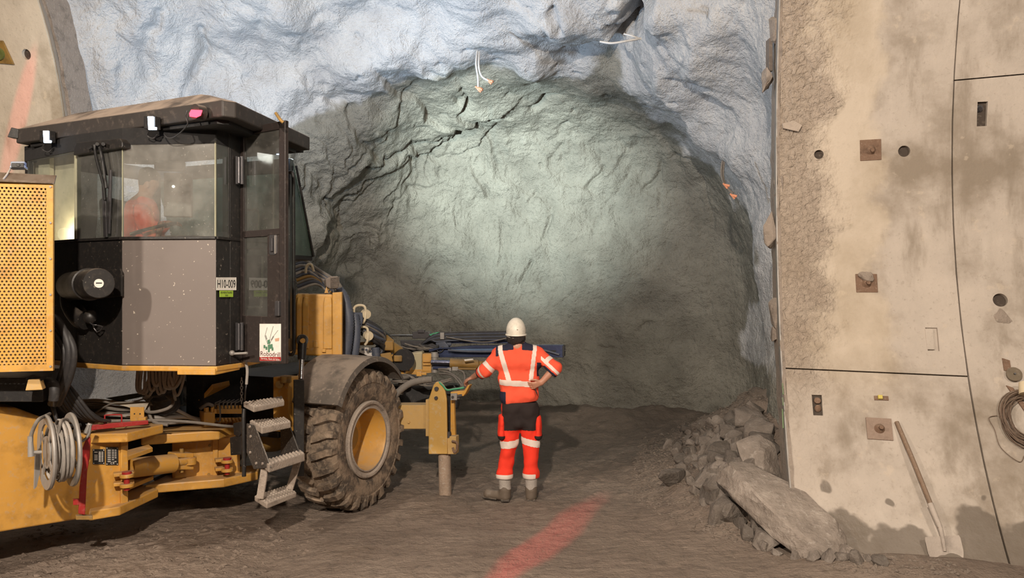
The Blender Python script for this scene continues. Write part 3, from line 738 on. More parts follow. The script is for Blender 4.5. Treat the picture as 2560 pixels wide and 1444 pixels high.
# shelf bracket standing on the hinge plate
PB = VP(325, 6.3, 362, 6.32)
mb = MB(); PB.rect(mb, 325, 1017, 360, 1052, 0.014); PB.rect(mb, 345, 1043, 364, 1052, 0.05, 0.03)
br = mb.build('bracket', YEL, JB, bevel=0.003)
mb = MB()
for xx in (336, 350): q = PB.pt(xx, 1034, 0.002); mb.cyl(q, q+PB.n*-0.004, 0.006, n=12)
mb.build('bolt_hole', INK, br)
# red bar with a bow handle on the hinge plate
PD = VP(222, 6.0, 372, 6.25)
mb = MB(); PD.slab(mb, [(222, 1062), (371, 1050), (371, 1060), (222, 1076)], 0.03); rb = mb.build('lifting_bar', REDP, JB, bevel=0.004)
mb = MB(); mb.tube([PD.pt(262, 1059, -.01), PD.pt(262, 1040, -.01), PD.pt(266, 1037, -.01), PD.pt(300, 1036, -.01), PD.pt(304, 1039, -.01), PD.pt(304, 1055, -.01)], 0.006, 8, 3); mb.build('bow_handle', REDP, rb, smooth=60)
# red steering lock bar hanging down the side
PLK = VP(196, 5.75, 230, 5.80)
mb = MB(); PLK.slab(mb, [(218, 1090), (227, 1094), (225, 1142), (218, 1180), (213, 1287), (196, 1284), (199, 1218), (207, 1160), (205, 1125)], 0.035)
lk = mb.build('lock_bar', REDP, JB, bevel=0.006)
mb = MB(); mb.tube([PLK.pt(226, 1062, .02), PLK.pt(222, 1085, .02), PLK.pt(206, 1102, .02), PLK.pt(190, 1098, .02), PLK.pt(186, 1078, .02), PLK.pt(196, 1060, .02)], 0.010, 8, 6); mb.cyl(PLK.pt(214, 1082, .0), PLK.pt(226, 1058, .0), 0.018); mb.build('shackle', GREY, lk, smooth=50)
mb = MB(); PLK.rect(mb, 183, 1247, 198, 1262, 0.03, 0.0); mb.build('bar_keeper', REDP, lk, bevel=0.003)
mb = MB(); PLK.rect(mb, 190, 1289, 232, 1299, 0.05, 0.0); mb.build('bar_foot', OCH, lk, bevel=0.004)

# --- hose reel on the rear frame
RX = Vector((0.737, 0.676, 0)).normalized()
rc0 = P(117, 1130, 5.42); rc1 = rc0 + RX*0.155
reel = MB().cyl(rc0, rc1, 0.10, n=24).build('hose_reel', GREY, JB, smooth=40)
for q, s_ in ((rc0, -1), (rc1, 1)):
    m_ = MB(); m_.lathe(q, RX, [(0.262, -0.012), (0.268, 0.0), (0.262, 0.012), (0.20, 0.006), (0.20, -0.006), (0.262, -0.012)], 48)
    m_.lathe(q, RX, [(0.0, -0.004), (0.115, -0.004), (0.115, 0.004), (0.0, 0.004)], 32)
    x, y, d = basis(RX)
    for k in range(4):
        a = k*math.pi/2+0.6; e_ = x*math.cos(a)+y*math.sin(a); m_.box(q+e_*0.155, e_*0.06, d.cross(e_)*0.022, d*0.004)
    m_.build('reel_flange', GREY, reel, smooth=40)
m_ = MB()
x, y, d = basis(RX); pts = []
for i in range(8*28):
    a = 2*math.pi*i/28; r = 0.185+0.012*math.sin(i*0.37)+(0.022 if i > 150 else 0)
    pts.append(rc0 + RX*(0.02+0.115*abs(((i/28) % 8)/4-1)) + (x*math.cos(a)+y*math.sin(a))*r)
m_.tube(pts, 0.0115, 6, 0); m_.build('wound_hose', HOSEL, reel, smooth=60)
m_ = MB(); m_.tube([P(112, 1015+25, 5.45), P(95, 1050, 5.3), P(80, 1080, 5.3), P(76, 1105, 5.3)], 0.013, 8)
m_.tube([P(112, 1040, 5.45), P(124, 1034, 5.6)], 0.013, 8, 0); m_.build('feed_hose', HOSE, reel, smooth=60)
m_ = MB(); m_.cyl(P(76, 1100, 5.3), P(78, 1140, 5.3), 0.016, 0.022); m_.cyl(P(78, 1130, 5.3), P(104, 1130, 5.34), 0.014); m_.cyl(P(76, 1090, 5.3), P(76, 1104, 5.3), 0.018, n=6); m_.build('swivel_fitting', GREY, reel, smooth=40)
m_ = MB(); m_.tube([P(141, 1180, 5.4), P(142, 1120, 5.36), P(150, 1060, 5.4), P(160, 1048, 5.5), P(175, 1052, 5.6), P(192, 1060, 5.68)], 0.012, 8); m_.build('hose_end', HOSE, reel, smooth=60)
PRF = VP(80, 5.46, 104, 5.52)
m_ = MB(); PRF.slab(m_, [(89, 1130), (101, 1118), (100, 1180), (92, 1216), (86, 1222)], 0.012); m_.build('reel_bracket', GREY, reel)

# --- perforated engine cover (left edge of the picture)
PE = VP(-230, 5.015, 133, 5.24)
d_ = PE.d; n_ = PE.n
p_tl = PE.pt(-230, 455); p_tr = PE.pt(133, 460); p_bl = PE.pt(-230, 940); p_br = PE.pt(133, 926)
zt, zb = P(133, 460, 5.24).z, P(133, 926, 5.24).z
Wd_ = (p_tr-p_tl).dot(d_)
def cov(s, z, off=0.0): return Vector((p_tl.x, p_tl.y, 0)) + d_*s + UPZ*z + n_*off
sp = 0.0262; rows = int((zt-zb-0.05)/(sp*0.866)); cols = int((Wd_-0.05)/sp)
me_v = []; me_f = []
# hex-cell sheet: every cell is a ring of six quads around a hole
for rI in range(rows):
    for cI in range(cols):
        cx_ = 0.02+sp*(cI+0.5*(rI % 2)+0.5); cz_ = zb+0.035+sp*0.866*(rI+0.5)
        b = len(me_v)
        for k in range(6):
            a = math.pi/6+k*math.pi/3; R_ = sp/math.sqrt(3)
            me_v.append(cov(cx_+R_*math.cos(a), cz_+R_*math.sin(a)))
        for k in range(6):
            a = math.pi/6+k*math.pi/3; me_v.append(cov(cx_+0.0077*math.cos(a), cz_+0.0077*math.sin(a)))
        for k in range(6):
            me_v.append(me_v[b+6+k]-n_*0.004)
        for k in range(6):
            k2 = (k+1) % 6; me_f.append((b+k, b+k2, b+6+k2, b+6+k)); me_f.append((b+6+k, b+6+k2, b+12+k2, b+12+k))
mb = MB(); mb.v = [tuple(v) for v in me_v]; mb.f = me_f
mb.prism([cov(-0.02, zb, 0.003), cov(Wd_, zb, 0.003), cov(Wd_, zb+0.045, 0.003), cov(-0.02, zb+0.045, 0.003)], -n_*0.01)
mb.prism([cov(-0.02, zt-0.03, 0.003), cov(Wd_, zt-0.03, 0.003), cov(Wd_, zt, 0.003), cov(-0.02, zt, 0.003)], -n_*0.01)
mb.prism([cov(Wd_-0.042, zb, 0.004), cov(Wd_, zb, 0.004), cov(Wd_, zt, 0.004), cov(Wd_-0.042, zt, 0.004)], -n_*0.03)
cv = mb.build('engine_cover', YEL, JB)
mb = MB(); mb.prism([cov(-0.1, zb+0.02, -0.06), cov(Wd_-0.03, zb+0.02, -0.06), cov(Wd_-0.03, zt-0.02, -0.06), cov(-0.1, zt-0.02, -0.06)], -n_*0.5-d_*0.30); mb.build('radiator_core', paint('dark_radiator', (0.10, 0.055, 0.02, 1), 0.8), cv)
mb = MB(); mb.prism([cov(-0.05, zt+0.005, 0.05), cov(Wd_+0.01, zt+0.0, 0.02), cov(Wd_+0.01, zt+0.065, -0.03), cov(-0.05, zt+0.085, -0.03)], -n_*0.012)
mb.prism([cov(-0.05, zt+0.005, 0.04), cov(Wd_, zt, 0.02), cov(Wd_-0.3, zt, -0.55), cov(-0.05, zt+0.005, -0.55)], UPZ*0.006)
mb.build('top_deflector', paint('brown_steel', (0.06, 0.035, 0.018, 1), 0.6), cv)
mb = MB()
for zz in np.linspace(zb+0.03, zt-0.02, 6): q = cov(Wd_-0.015, zz, 0.005); mb.cyl(q, q+n_*0.006, 0.008, n=6)
mb.build('cover_bolts', GREY, cv)
# rear view camera on the cover
PCM = VP(22, 5.2, 66, 5.24)
mb = MB(); PCM.slab(mb, [(25, 412), (62, 412), (64, 420), (23, 420)], 0.09, 0.02); PCM.rect(mb, 26, 403, 62, 413, 0.07, 0.0); ho = mb.build('reversing_camera', paint('camera_housing', (0.22, 0.25, 0.32, 1), 0.4), JB, bevel=0.006)
mb = MB(); PCM.rect(mb, 28, 407, 60, 419, 0.02, 0.025); q = PCM.pt(45, 412, .03); mb.cyl(q, q+PCM.n*-0.02, 0.012, n=16); mb.build('lens_panel', BLK2, ho, bevel=0.003)
mb = MB(); mb.tube([PCM.pt(28, 418), PCM.pt(18, 435, .02), PCM.pt(8, 448, .05)], 0.006, 6); mb.build('camera_cable', HOSEL, ho, smooth=60)
# lamp box under the cover, exhaust elbow and black hoses between cover and cab
PLB = VP(60, 5.3, 108, 5.34)
mb = MB(); PLB.slab(mb, [(70, 948), (98, 946), (107, 974), (63, 976)], 0.10); mb.build('lamp_box', YELP, JB, bevel=0.005)
mb = MB(); PLB.rect(mb, 64, 942, 103, 952, 0.16, -0.02); PLB.rect(mb, -60, 944, 108, 1004, 0.7, -0.2); mb.build('under_cover_frame', BLK2, JB, bevel=0.004)
mb = MB(); mb.tube([P(100, 955, 5.6), P(128, 956, 5.55), P(136, 970, 5.5), P(134, 1000, 5.5)], 0.035, 12); mb.build('exhaust_elbow', HOSED, JB, smooth=60)
mb = MB()
for k, (xa, xb, rr) in enumerate(((150, 168, 0.030), (160, 180, 0.024), (142, 158, 0.026))):
    mb.tube([P(118, 790+k*14, 5.7), P(xa-8, 800+k*16, 5.6), P(xb, 850+k*8, 5.55), P(xb+4, 900, 5.55), P(xb-8, 950, 5.6), P(xa-14, 1010, 5.7)], rr, 10); mb.build('coolant_hose', HOSED, JB, smooth=60); mb = MB()

mb = MB(); mb.tube([P(172, 962, 6.0), P(200, 1005, 6.0), P(240, 1040, 6.1), P(262, 1050, 6.2)], 0.013, 8); mb.tube([P(128, 1000, 5.8), P(150, 1060, 5.8), P(200, 1062, 6.0)], 0.016, 8); mb.build('slack_hose', HOSED, JB, smooth=60)

# --- front frame
PF = VP(345, 6.62, 640, 7.12)
mb = MB()
pl = [hp(352, 1089, .88), hp(548, 1075, .88), hp(592, 1060, .88), hp(610, 1030, .88), hp(395, 1030, .88)]
mb.prism(pl, (0, 0, -0.085)); ff = mb.build('front_frame', YEL, JB, bevel=0.012)
mb = MB(); pl = [hp(362, 1212, .42), hp(560, 1196, .42), hp(645, 1178, .42), hp(650, 1160, .42), hp(430, 1180, .42)]
mb.prism(pl, (0, 0, -0.08)); mb.build('hinge_plate', YEL, ff, bevel=0.012)
PW = VP(480, 7.02, 600, 7.18)
mb = MB(); PW.slab(mb, [(430, 1096), (600, 1080), (600, 1192), (430, 1205)], 0.9); mb.build('frame_web', YEL, ff, bevel=0.006)
mb = MB(); PW.rect(mb, 532, 1094, 545, 1193, 0.06, 0.03); PW.rect(mb, 545, 1094, 578, 1190, 0.02, 0.01); mb.build('web_stiffener', YEL, ff, bevel=0.004)
lug_pair(568, 1152, 1174, 6.95, ff)
# steering cylinder
ca, cb, cc = P(322, 1170, 6.35), P(432, 1157, 6.72), P(475, 1151, 6.86)
mb = MB(); mb.cyl(ca, cb, 0.082, n=28); mb.cyl(cb, cb+(cc-cb)*0.12, 0.082, 0.05, n=28); sc_ = mb.build('steering_cylinder', YEL, JB, smooth=40)
mb = MB(); mb.cyl(cb, cc, 0.036, n=20); mb.cyl(cc+Vector((0, 0, -0.03)), cc+Vector((0, 0, 0.03)), 0.055, n=24); mb.build('rod_eye', YEL, sc_, smooth=40)
PCV = VP(440, 6.78, 492, 6.95)
mb = MB(); PCV.rect(mb, 437, 1132, 486, 1144, 0.12, 0.05); PCV.rect(mb, 441, 1160, 486, 1174, 0.12, 0.05); mb.build('clevis', YEL, ff, bevel=0.012)
mb = MB(); mb.cyl(P(454, 1121, 6.82), P(454, 1180, 6.82), 0.018, n=12); mb.build('clevis_pin', OCH, ff, smooth=40)
mb = MB()
for (xx, yy) in ((524, 1113), (522, 1185)): q = PW.pt(xx, yy, 0.0); mb.cyl(q, q+PW.n*0.012, 0.014, n=6)
mb.build('frame_bolts', OCH, ff)
# dark carrier body behind the frame, axle
CB = WC - MA*0.98
mb = MB(); mb.box(CB + MF*0.25 + Vector((0, 0, 0.32)), MA*0.42, MF*0.65, UPZ*0.30); mb.build('carrier_body', BLK2, JB, bevel=0.02)
mb = MB(); mb.cyl(WC, WC-MA*1.95, 0.13, n=20); mb.ball(CB, 0.24, 0.24, 0.22); mb.build('front_axle', OCH, JB, smooth=60)
mb = MB(); mb.cyl(RC, RC-RA*1.9, 0.13, n=20); mb.build('rear_axle', OCH, JB, smooth=60)
mb = MB(); mb.box(P(480, 1080, 7.5), Vector((0.35, 0.1, 0)), Vector((-0.1, 0.3, 0)), UPZ*0.22); mb.box(P(365, 1120, 7.15), Vector((0.36, 0.12, 0)), Vector((-0.05, 0.15, 0)), UPZ*0.27); mb.build('hinge_and_gap_block', BLK2, JB, bevel=0.02)  # second box added so the gap behind the hinge looks black
mb = MB(); PR.slab(mb, [(-90, 975), (120, 985), (215, 1040), (215, 1075), (-90, 1060)], 0.5, -0.28); mb.build('dark_gap_block', MBLK, JB, bevel=0.01)  # black slab added behind the rear frame so the gap looks dark
for k in range(7): MB().tube([P(120+k*9, 965, 5.9), P(140+k*8, 1000-k*3, 5.85), P(165+k*12, 1030+k*2, 5.95), P(215+k*10, 1052, 6.1)], 0.014+0.003*(k % 3), 7).build('hose', HOSED, JB, smooth=60)
mb = MB(); mb.cyl(Vector((P(420, 1000, 7.6).x, 7.55, 1.0)), Vector((P(420, 1000, 7.6).x, 7.55, 1.52)), 0.16, n=20); mb.box(P(545, 985, 7.4), MA*0.10, MF*0.30, UPZ*0.24); mb.build('cab_mount', BLK2, JB, smooth=40)
PWG = VP(500, 6.9, 535, 7.3)
mb = MB(); mb.prism([P(495, 1000, 7.1), P(530, 960, 7.1), P(532, 972, 7.1), P(502, 1004, 7.1)], Vector((0.05, 0.3, 0))); mb.build('cab_gusset', YEL, JB, bevel=0.004)
# bellows hose sleeve and drooping cables under the cab
mb = MB(); mb.tube([P(405, 930, 6.75), P(402, 960, 6.72), P(410, 990, 6.75), P(420, 1015, 6.85)], 0.105, 14, 6, wob=0.07); mb.build('cable_boot', HOSED, JB, smooth=30)
rr_ = random.Random(5); mb = MB()
for k in range(11):
    x0 = 345+k*9; d0 = 955+rr_.random()*25
    mb.tube([P(x0, 925, 6.6), P(x0+4-8*rr_.random(), d0, 6.55), P(x0+12, d0+8, 6.55), P(x0+22+10*rr_.random(), 940, 6.6), P(x0+24, 922, 6.65)], 0.011+0.004*rr_.random(), 7); mb.build('cable', HOSEL, JB, smooth=60); mb = MB()
mb.tube([P(420, 930, 6.6), P(432, 960, 6.55), P(438, 1000, 6.6)], 0.014, 7)
mb.build('cable', HOSEL, JB, smooth=60)
# hoses lying across the hinge
mb = MB(); mb2 = MB()
for k in range(15):
    z0 = 1004+k*3.3; Yk = 6.75+0.03*((k*7) % 9)
    pts = [P(178+rr_.random()*30, z0+10*rr_.random(), Yk+0.1), P(240, z0+8*rr_.random()-6, Yk), P(300, z0-4+12*rr_.random(), Yk), P(360, z0+3+10*rr_.random(), Yk),
           P(420, z0+6+8*rr_.random(), Yk+0.1), P(470+30*rr_.random(), 1050-12+rr_.random()*18, Yk+0.25), P(520, 1052+rr_.random()*8, Yk+0.45)]
    MB().tube(pts, 0.013+0.006*rr_.random(), 8).build('hose', HOSE if k % 3 else HOSEL, JB, smooth=60)
mb = MB(); mb.tube([P(270, 1052, 6.4), P(380, 1050, 6.5), P(470, 1054, 6.6), P(560, 1064, 6.75), P(585, 1066, 6.85)], 0.013, 8)
mb.tube([P(350, 1010, 6.6), P(372, 1030, 6.5), P(420, 1020, 6.5), P(432, 1000, 6.6), P(400, 985, 6.7), P(372, 1000, 6.6), P(380, 1050, 6.5), P(420, 1062, 6.5)], 0.014, 8)
mb.tube([P(240, 1030, 6.6), P(280, 1008, 6.5), P(330, 1004, 6.5), P(375, 992, 6.55)], 0.007, 6); mb.build('loose_hoses', HOSE, JB, smooth=60)
PSH = VP(268, 6.9, 420, 7.0)
mb = MB(); PSH.slab(mb, [(265, 995), (380, 977), (400, 982), (300, 1003)], 0.03); mb.build('flat_bar', paint('olive_steel', (0.07, 0.075, 0.05, 1), 0.6), JB)
mb = MB(); PSH.slab(mb, [(300, 1012), (372, 1006), (362, 1026), (330, 1020)], 0.01, 0.5); mb.build('bent_plate', paint('pale_sheet', (0.40, 0.35, 0.28, 1), 0.6), JB)
# valve block
PV = VP(508, 7.0, 612, 7.25)
mb = MB(); PV.rect(mb, 510, 1030, 538, 1070, 0.14); PV.rect(mb, 536, 1022, 612, 1034, 0.12); PV.rect(mb, 536, 1046, 612, 1066, 0.10, -0.02)
vb = mb.build('valve_block', YEL, JB, bevel=0.006)
mb = MB()
for k in range(7):
    q = PV.pt(546+k*9, 1046, .01); mb.cyl(q, PV.pt(550+k*9, 1056, .05), 0.014, n=10)
    q = PV.pt(546+k*9, 1022, -.03); mb.cyl(q, q+UPZ*0.035, 0.013, n=6)
mb.cyl(PV.pt(516, 1032, -.03), PV.pt(516, 1018, -.03), 0.022, n=6); mb.cyl(PV.pt(530, 1032, -.03), PV.pt(532, 1012, -.03), 0.016, n=8)
mb.build('valve_spools', YEL, vb)
mb = MB()
for k in range(6): mb.tube([PV.pt(540+k*10, 1020, -.03), PV.pt(538+k*10, 1008, -.02), PV.pt(546+k*10, 1004, -.08), PV.pt(556+k*10, 998, -.3)], 0.007, 6)
mb.tube([PV.pt(533, 1014, -.03), PV.pt(548, 1012, .05), PV.pt(550, 1050, .06), PV.pt(540, 1052, .03)], 0.008, 6); mb.tube([PV.pt(500, 1022), PV.pt(518, 1010), PV.pt(533, 1014)], 0.016, 8)
mb.build('valve_hoses', HOSE, vb, smooth=60)
# yellow pillar, cab tilt ram, black mudguard post
mb = MB(); a = P(716, 1075, 7.1); b = P(716, 940, 7.1); mb.box((a+b)/2, MA*0.085, MF*0.085, UPZ*((b-a).z/2)); mb.build('yellow_pillar', YEL, JB, bevel=0.008)
mb = MB(); mb.cyl(P(715, 955, 7.0), P(715, 940, 7.0), 0.05); q = P(700, 960, 7.0)-MF*0.0; mb.cyl(q+Vector((0, -0.02, 0)), q+Vector((0, 0.01, 0)), 0.035, n=20); mb.build('pillar_pin', OCH, JB, smooth=40)
mb = MB(); mb.box((P(747, 945, 6.82)+P(747, 1192, 6.82))/2, Vector((0.044, 0.012, 0)), Vector((-0.01, 0.03, 0)), UPZ*0.43); mb.build('mudguard_post', BLK, JB, bevel=0.006)
ta, tb = P(752, 947, 6.75), P(756, 850, 6.85)
mb = MB(); mb.cyl(ta, ta+(tb-ta)*0.72, 0.022, n=16); tr_ = mb.build('tilt_ram', CHROME, JB, smooth=60)
mb = MB(); mb.cyl(ta+(tb-ta)*0.5, ta+(tb-ta)*0.92, 0.034, 0.042, n=16); mb.lathe(tb, Vector((0.3, -1, 0)), [(0.024, -0.03), (0.05, -0.03), (0.054, 0), (0.05, 0.03), (0.024, 0.03), (0.024, -0.03)], 24); mb.build('ram_eye', BLK, tr_, smooth=40)
mb = MB(); mb.cyl(tb+Vector((0.02, -0.06, 0)), tb+Vector((-0.02, 0.08, 0)), 0.022, n=14); mb.build('ram_pin', YEL, tr_, smooth=40)

# --- access steps
SA, SF = MA, MF
def tread(name, pts, z, th, parent, m=MUDST):
    pl, pr, fr_, fl = [hp(x, y, z) for x, y in pts]
    mb = MB(); mb.prism([pl, pr, fr_, fl], (0, 0, -th)); o = mb.build(name, m, parent, bevel=0.008)
    mb = MB(); nn = 11
    for i in range(nn):
        for j in range(5):
            a, b = (i+0.5)/nn, (j+0.5)/5; c = pl.lerp(pr, a).lerp(fl.lerp(fr_, a), b); mb.cyl(c, c+UPZ*0.008, 0.011, 0.006, n=6)
    mb.build('grip_studs', m, o); return o
st = empty('access_steps', hp(690, 1240, .34), JB)
tread('tread', [(634, 1017), (711, 1001), (706, 990), (608, 1004)], 1.19, 0.045, st)
tread('tread', [(654, 1068), (727, 1053), (711, 1042), (624, 1050)], 1.02, 0.055, st)
tread('tread', [(672, 1160), (762, 1132), (752, 1124), (660, 1150)], 0.74, 0.07, st)
tread('tread', [(667, 1258), (741, 1229), (716, 1212), (636, 1238)], 0.40, 0.045, st)
PSS = VP(618, 6.50, 676, 6.12)
mb = MB(); PSS.slab(mb, [(616, 1058), (636, 1062), (676, 1168), (634, 1172), (616, 1130)], 0.012); mb.build('side_plate', paint('scratched_black', (0.05, 0.045, 0.042, 1), 0.5, dust=0.6, dustcol=(0.30, 0.26, 0.22, 1), scale=12), st, bevel=0.003)
PS2 = VP(700, 6.80, 750, 6.58)
mb = MB(); PS2.slab(mb, [(700, 1062), (722, 1060), (748, 1132), (738, 1145), (702, 1135)], 0.012); mb.build('side_plate', MATS['scratched_black'], st, bevel=0.003)
mb = MB()
for (xx, yy) in ((626, 1066), (628, 1090), (627, 1130), (642, 1157), (658, 1158)): q = PSS.pt(xx, yy, 0.0); mb.cyl(q, q+PSS.n*0.012, 0.012, n=6)
mb.build('plate_bolts', MUDST, st)
for (x0, y0, x1, y1, Y) in ((662, 1170, 650, 1246, 6.30), (748, 1140, 724, 1222, 6.64)):
    a, b = P(x0, y0, Y), P(x1, y1, Y); ww = SA*0.036; tt = SF*0.008
    mb = MB(); mb.prism([a-ww-tt, a+ww-tt, a+ww+tt, a-ww+tt], b-a); mb.build('hanger_strap', MUDST, st, bevel=0.004)
mb = MB(); mb.tube([P(610, 1190, 6.6), P(609, 1060, 6.6), P(610, 1022, 6.62)], 0.018, 10, 2); mb.build('step_rod', BLK, st, smooth=60)
PHB = VP(574, 6.75, 606, 6.7)
mb = MB(); PHB.slab(mb, [(574, 1093), (606, 1090), (602, 1136), (576, 1138)], 0.10); PHB.slab(mb, [(582, 1058), (608, 1052), (606, 1080), (596, 1092), (584, 1086)], 0.02); mb.build('step_bracket', BLK, st, bevel=0.006)
mb = MB()
for i in range(9):
    q = P(604.0, 945+i*7.2, 6.7); x_ = Vector((0.009, 0, 0)) if i % 2 else Vector((0, 0.009, 0)); dn = Vector((0, 0, -0.016))
    mb.tube([q+x_, q+x_+dn, q+dn*1.5, q-x_+dn, q-x_, q-dn*0.5, q+x_], 0.0032, 5, 3)
mb.build('chain', GREY, JB, smooth=60)
mb = MB(); mb.tube([P(614, 905, 6.1), P(618, 925, 6.1), P(616, 960, 6.1)], 0.012, 8); mb.build('hanging_hose', HOSEL, JB, smooth=60)
mb = MB(); mb.tube([P(616, 960, 6.1), P(614, 975, 6.1), P(612, 1000, 6.3)], 0.006, 6); mb.build('cord', HOSED, JB, smooth=60)

# ------------------------------------------------------------------ cab
ZB, ZS, ZT = 1.565, 2.53, 3.33
def plan(px, Y): return Vector(((px-CX)/F*Y, Y, 0))
CP = [plan(62, 6.62), plan(190, 6.12), plan(305, 5.86), plan(540, 5.80), plan(600, 6.08), plan(733, 7.25)]
CP += [CP[5]+Vector((-0.93, 0.37, 0))*1.75, CP[0]+Vector((0.25, 0.95, 0))*0.55]
def inset(poly, dlt):
    c = sum(poly, Vector())/len(poly); return [p+(c-p).normalized()*dlt for p in poly]
def up(p, z): return Vector((p.x, p.y, z))
cab = MB(); cab.prism([up(p, ZB) for p in inset(CP, 0.02)], (0, 0, 0.05)); cab = cab.build('cab', BLK, JB, bevel=0.004)
mb = MB(); mb.prism([up(p, ZB-0.045) for p in inset(CP, -0.012)], (0, 0, 0.04)); mb.build('cab_base', YEL, cab, bevel=0.008)
mb = MB(); mb.prism([up(CP[2]*0.4+CP[3]*0.6+Vector((0, -0.02, 0)), ZB-0.07), up(CP[3]+Vector((0, -0.02, 0)), ZB-0.07), up(CP[4], ZB-0.06), up(CP[4]+Vector((-0.4, 0.3, 0)), ZB-0.06)], (0, 0, 0.05)); mb.build('base_lip', YEL, cab, bevel=0.006)
def wallp(i, j, z0, z1, name, m, th=0.03, s0=0.0, s1=1.0, off=0.0, parent=cab, bevel=0.003):
    a, b = CP[i], CP[j]; d = (b-a).normalized(); nn = Vector((d.y, -d.x, 0)); c = sum(CP, Vector())/8
    if nn.dot(c-a) > 0: nn = -nn
    A, B = a+(b-a)*s0+nn*off, a+(b-a)*s1+nn*off
    mb = MB(); mb.prism([up(A, z0), up(B, z0), up(B, z1), up(A, z1)], -nn*th); return mb.build(name, m, parent, bevel=bevel)
for i, j, m in ((0, 1, BLK), (1, 2, BLK), (2, 3, GRYP), (3, 4, BLK), (5, 6, BLK), (6, 7, BLK), (7, 0, BLK)):
    wallp(i, j, ZB, ZS if (i, j) != (5, 6) else ZS-0.05, 'wall_panel', m, s1=1.0)
wallp(4, 5, ZB, ZB+0.12, 'door_sill', BLK)
# window frames and panes
for i, j in ((0, 1), (1, 2), (2, 3), (3, 4), (5, 6), (6, 7), (7, 0)):
    wallp(i, j, ZS, ZS+0.022, 'window_frame', BLK, 0.05, off=0.018)
    wallp(i, j, ZT-0.07, ZT+0.06, 'window_frame', MBLK, 0.05, off=0.004)
wallp(0, 1, ZS, ZT, 'window_frame', BLK, 0.05, 0.0, 0.06); wallp(0, 1, ZS, ZT, 'window_frame', paint('pale_seal', (0.30, 0.29, 0.20, 1), 0.6), 0.04, 0.965, 1.0)
wallp(2, 3, ZS, ZT-0.05, 'window_seal', MATS['pale_seal'], 0.02, 0.985, 1.0, 0.004); wallp(2, 3, ZS, ZT-0.05, 'window_seal', MATS['pale_seal'], 0.02, 0.0, 0.010, 0.004)
wallp(3, 4, ZS, ZT+0.06, 'window_frame', BLK, 0.06, 0.50, 1.0, 0.006); wallp(3, 4, ZB, ZT+0.06, 'corner_post', BLK, 0.06, 0.55, 1.0, 0.008)
wallp(4, 5, ZB, ZT+0.05, 'corner_post', BLK, 0.07, 0.0, 0.06); wallp(4, 5, ZB, ZT+0.05, 'corner_post', BLK, 0.07, 0.93, 1.0)
wallp(5, 6, ZB, ZT+0.05, 'corner_post', BLK, 0.06, 0.0, 0.05); wallp(5, 6, ZS, ZT+0.05, 'corner_post', BLK, 0.06, 0.95, 1.0)
wallp(1, 2, ZS+0.02, ZT-0.07, 'window_pane', GLASSD, 0.006, 0.02, 0.985)
wallp(2, 3, ZS+0.02, ZT-0.06, 'window_pane', GLASSR, 0.008, 0.01, 0.985)
wallp(3, 4, ZS+0.02, ZT-0.06, 'window_pane', GLASSD, 0.006, 0.02, 0.5)
wallp(0, 1, ZS+0.02, ZT-0.07, 'window_pane', GLASSC, 0.006, 0.06, 0.965)
# windscreen, raked outwards at the bottom
fa, fb = CP[5], CP[6]; fo = MF*0.30
mb = MB(); mb.prism([up(fa+fo, ZS-0.06), up(fb+fo, ZS-0.06), up(fb, ZT+0.02), up(fa, ZT+0.02)], MF*0.008); mb.build('windscreen', GLASSG, cab)
mb = MB(); mb.prism([up(fa, ZT), up(fa+fo, ZS-0.06), up(fa, ZS-0.06)], -MA*0.008); mb.build('quarter_pane', GLASSG, cab)
mb = MB(); mb.prism([up(fa, ZS-0.10), up(fa+fo, ZS-0.10), up(fb+fo, ZS-0.10), up(fb, ZS-0.10)], (0, 0, 0.05)); mb.build('windscreen_sill', BLK, cab, bevel=0.006)
mb = MB(); mb.tube([up(fa+fo*0.1+MA*0.01, ZT), up(fa+fo+MA*0.01, ZS-0.06)], 0.012, 8, 0); mb.build('windscreen_edge', BLK, cab)
# wiper box and wipers on the angled rear window
PW2 = VP(190, 6.10, 305, 5.84)
mb = MB(); PW2.slab(mb, [(190, 356), (300, 346), (306, 356), (306, 368), (183, 388), (186, 366)], 0.08, 0.03); wb = mb.build('wiper_box', BLK, cab, bevel=0.006)
mb = MB(); mb.tube([PW2.pt(236, 362, .05), PW2.pt(242, 400, .05), PW2.pt(258, 460, .04), PW2.pt(262, 500, .04)], 0.011, 6); mb.tube([PW2.pt(248, 362, .05), PW2.pt(256, 400, .05), PW2.pt(266, 470, .04)], 0.011, 6); mb.build('wiper_arm', BLK2, wb, smooth=60)
mb = MB(); PW2.slab(mb, [(272, 424), (277, 424), (275, 500), (272, 584), (268, 584), (268, 500)], 0.015, 0.025); PW2.slab(mb, [(254, 460), (262, 460), (266, 592), (258, 592)], 0.012, 0.03); mb.build('wiper_blade', STEEL, wb, bevel=0.002)
mb = MB(); mb.cyl(PW2.pt(222, 372, .06), PW2.pt(232, 366, .05), 0.012, n=8); mb.cyl(PW2.pt(243, 360, .02), PW2.pt(243, 360, .08), 0.014, n=10); mb.cyl(PW2.pt(258, 360, .02), PW2.pt(258, 360, .08), 0.014, n=10); mb.build('wiper_spindle', BLK2, wb, smooth=40)
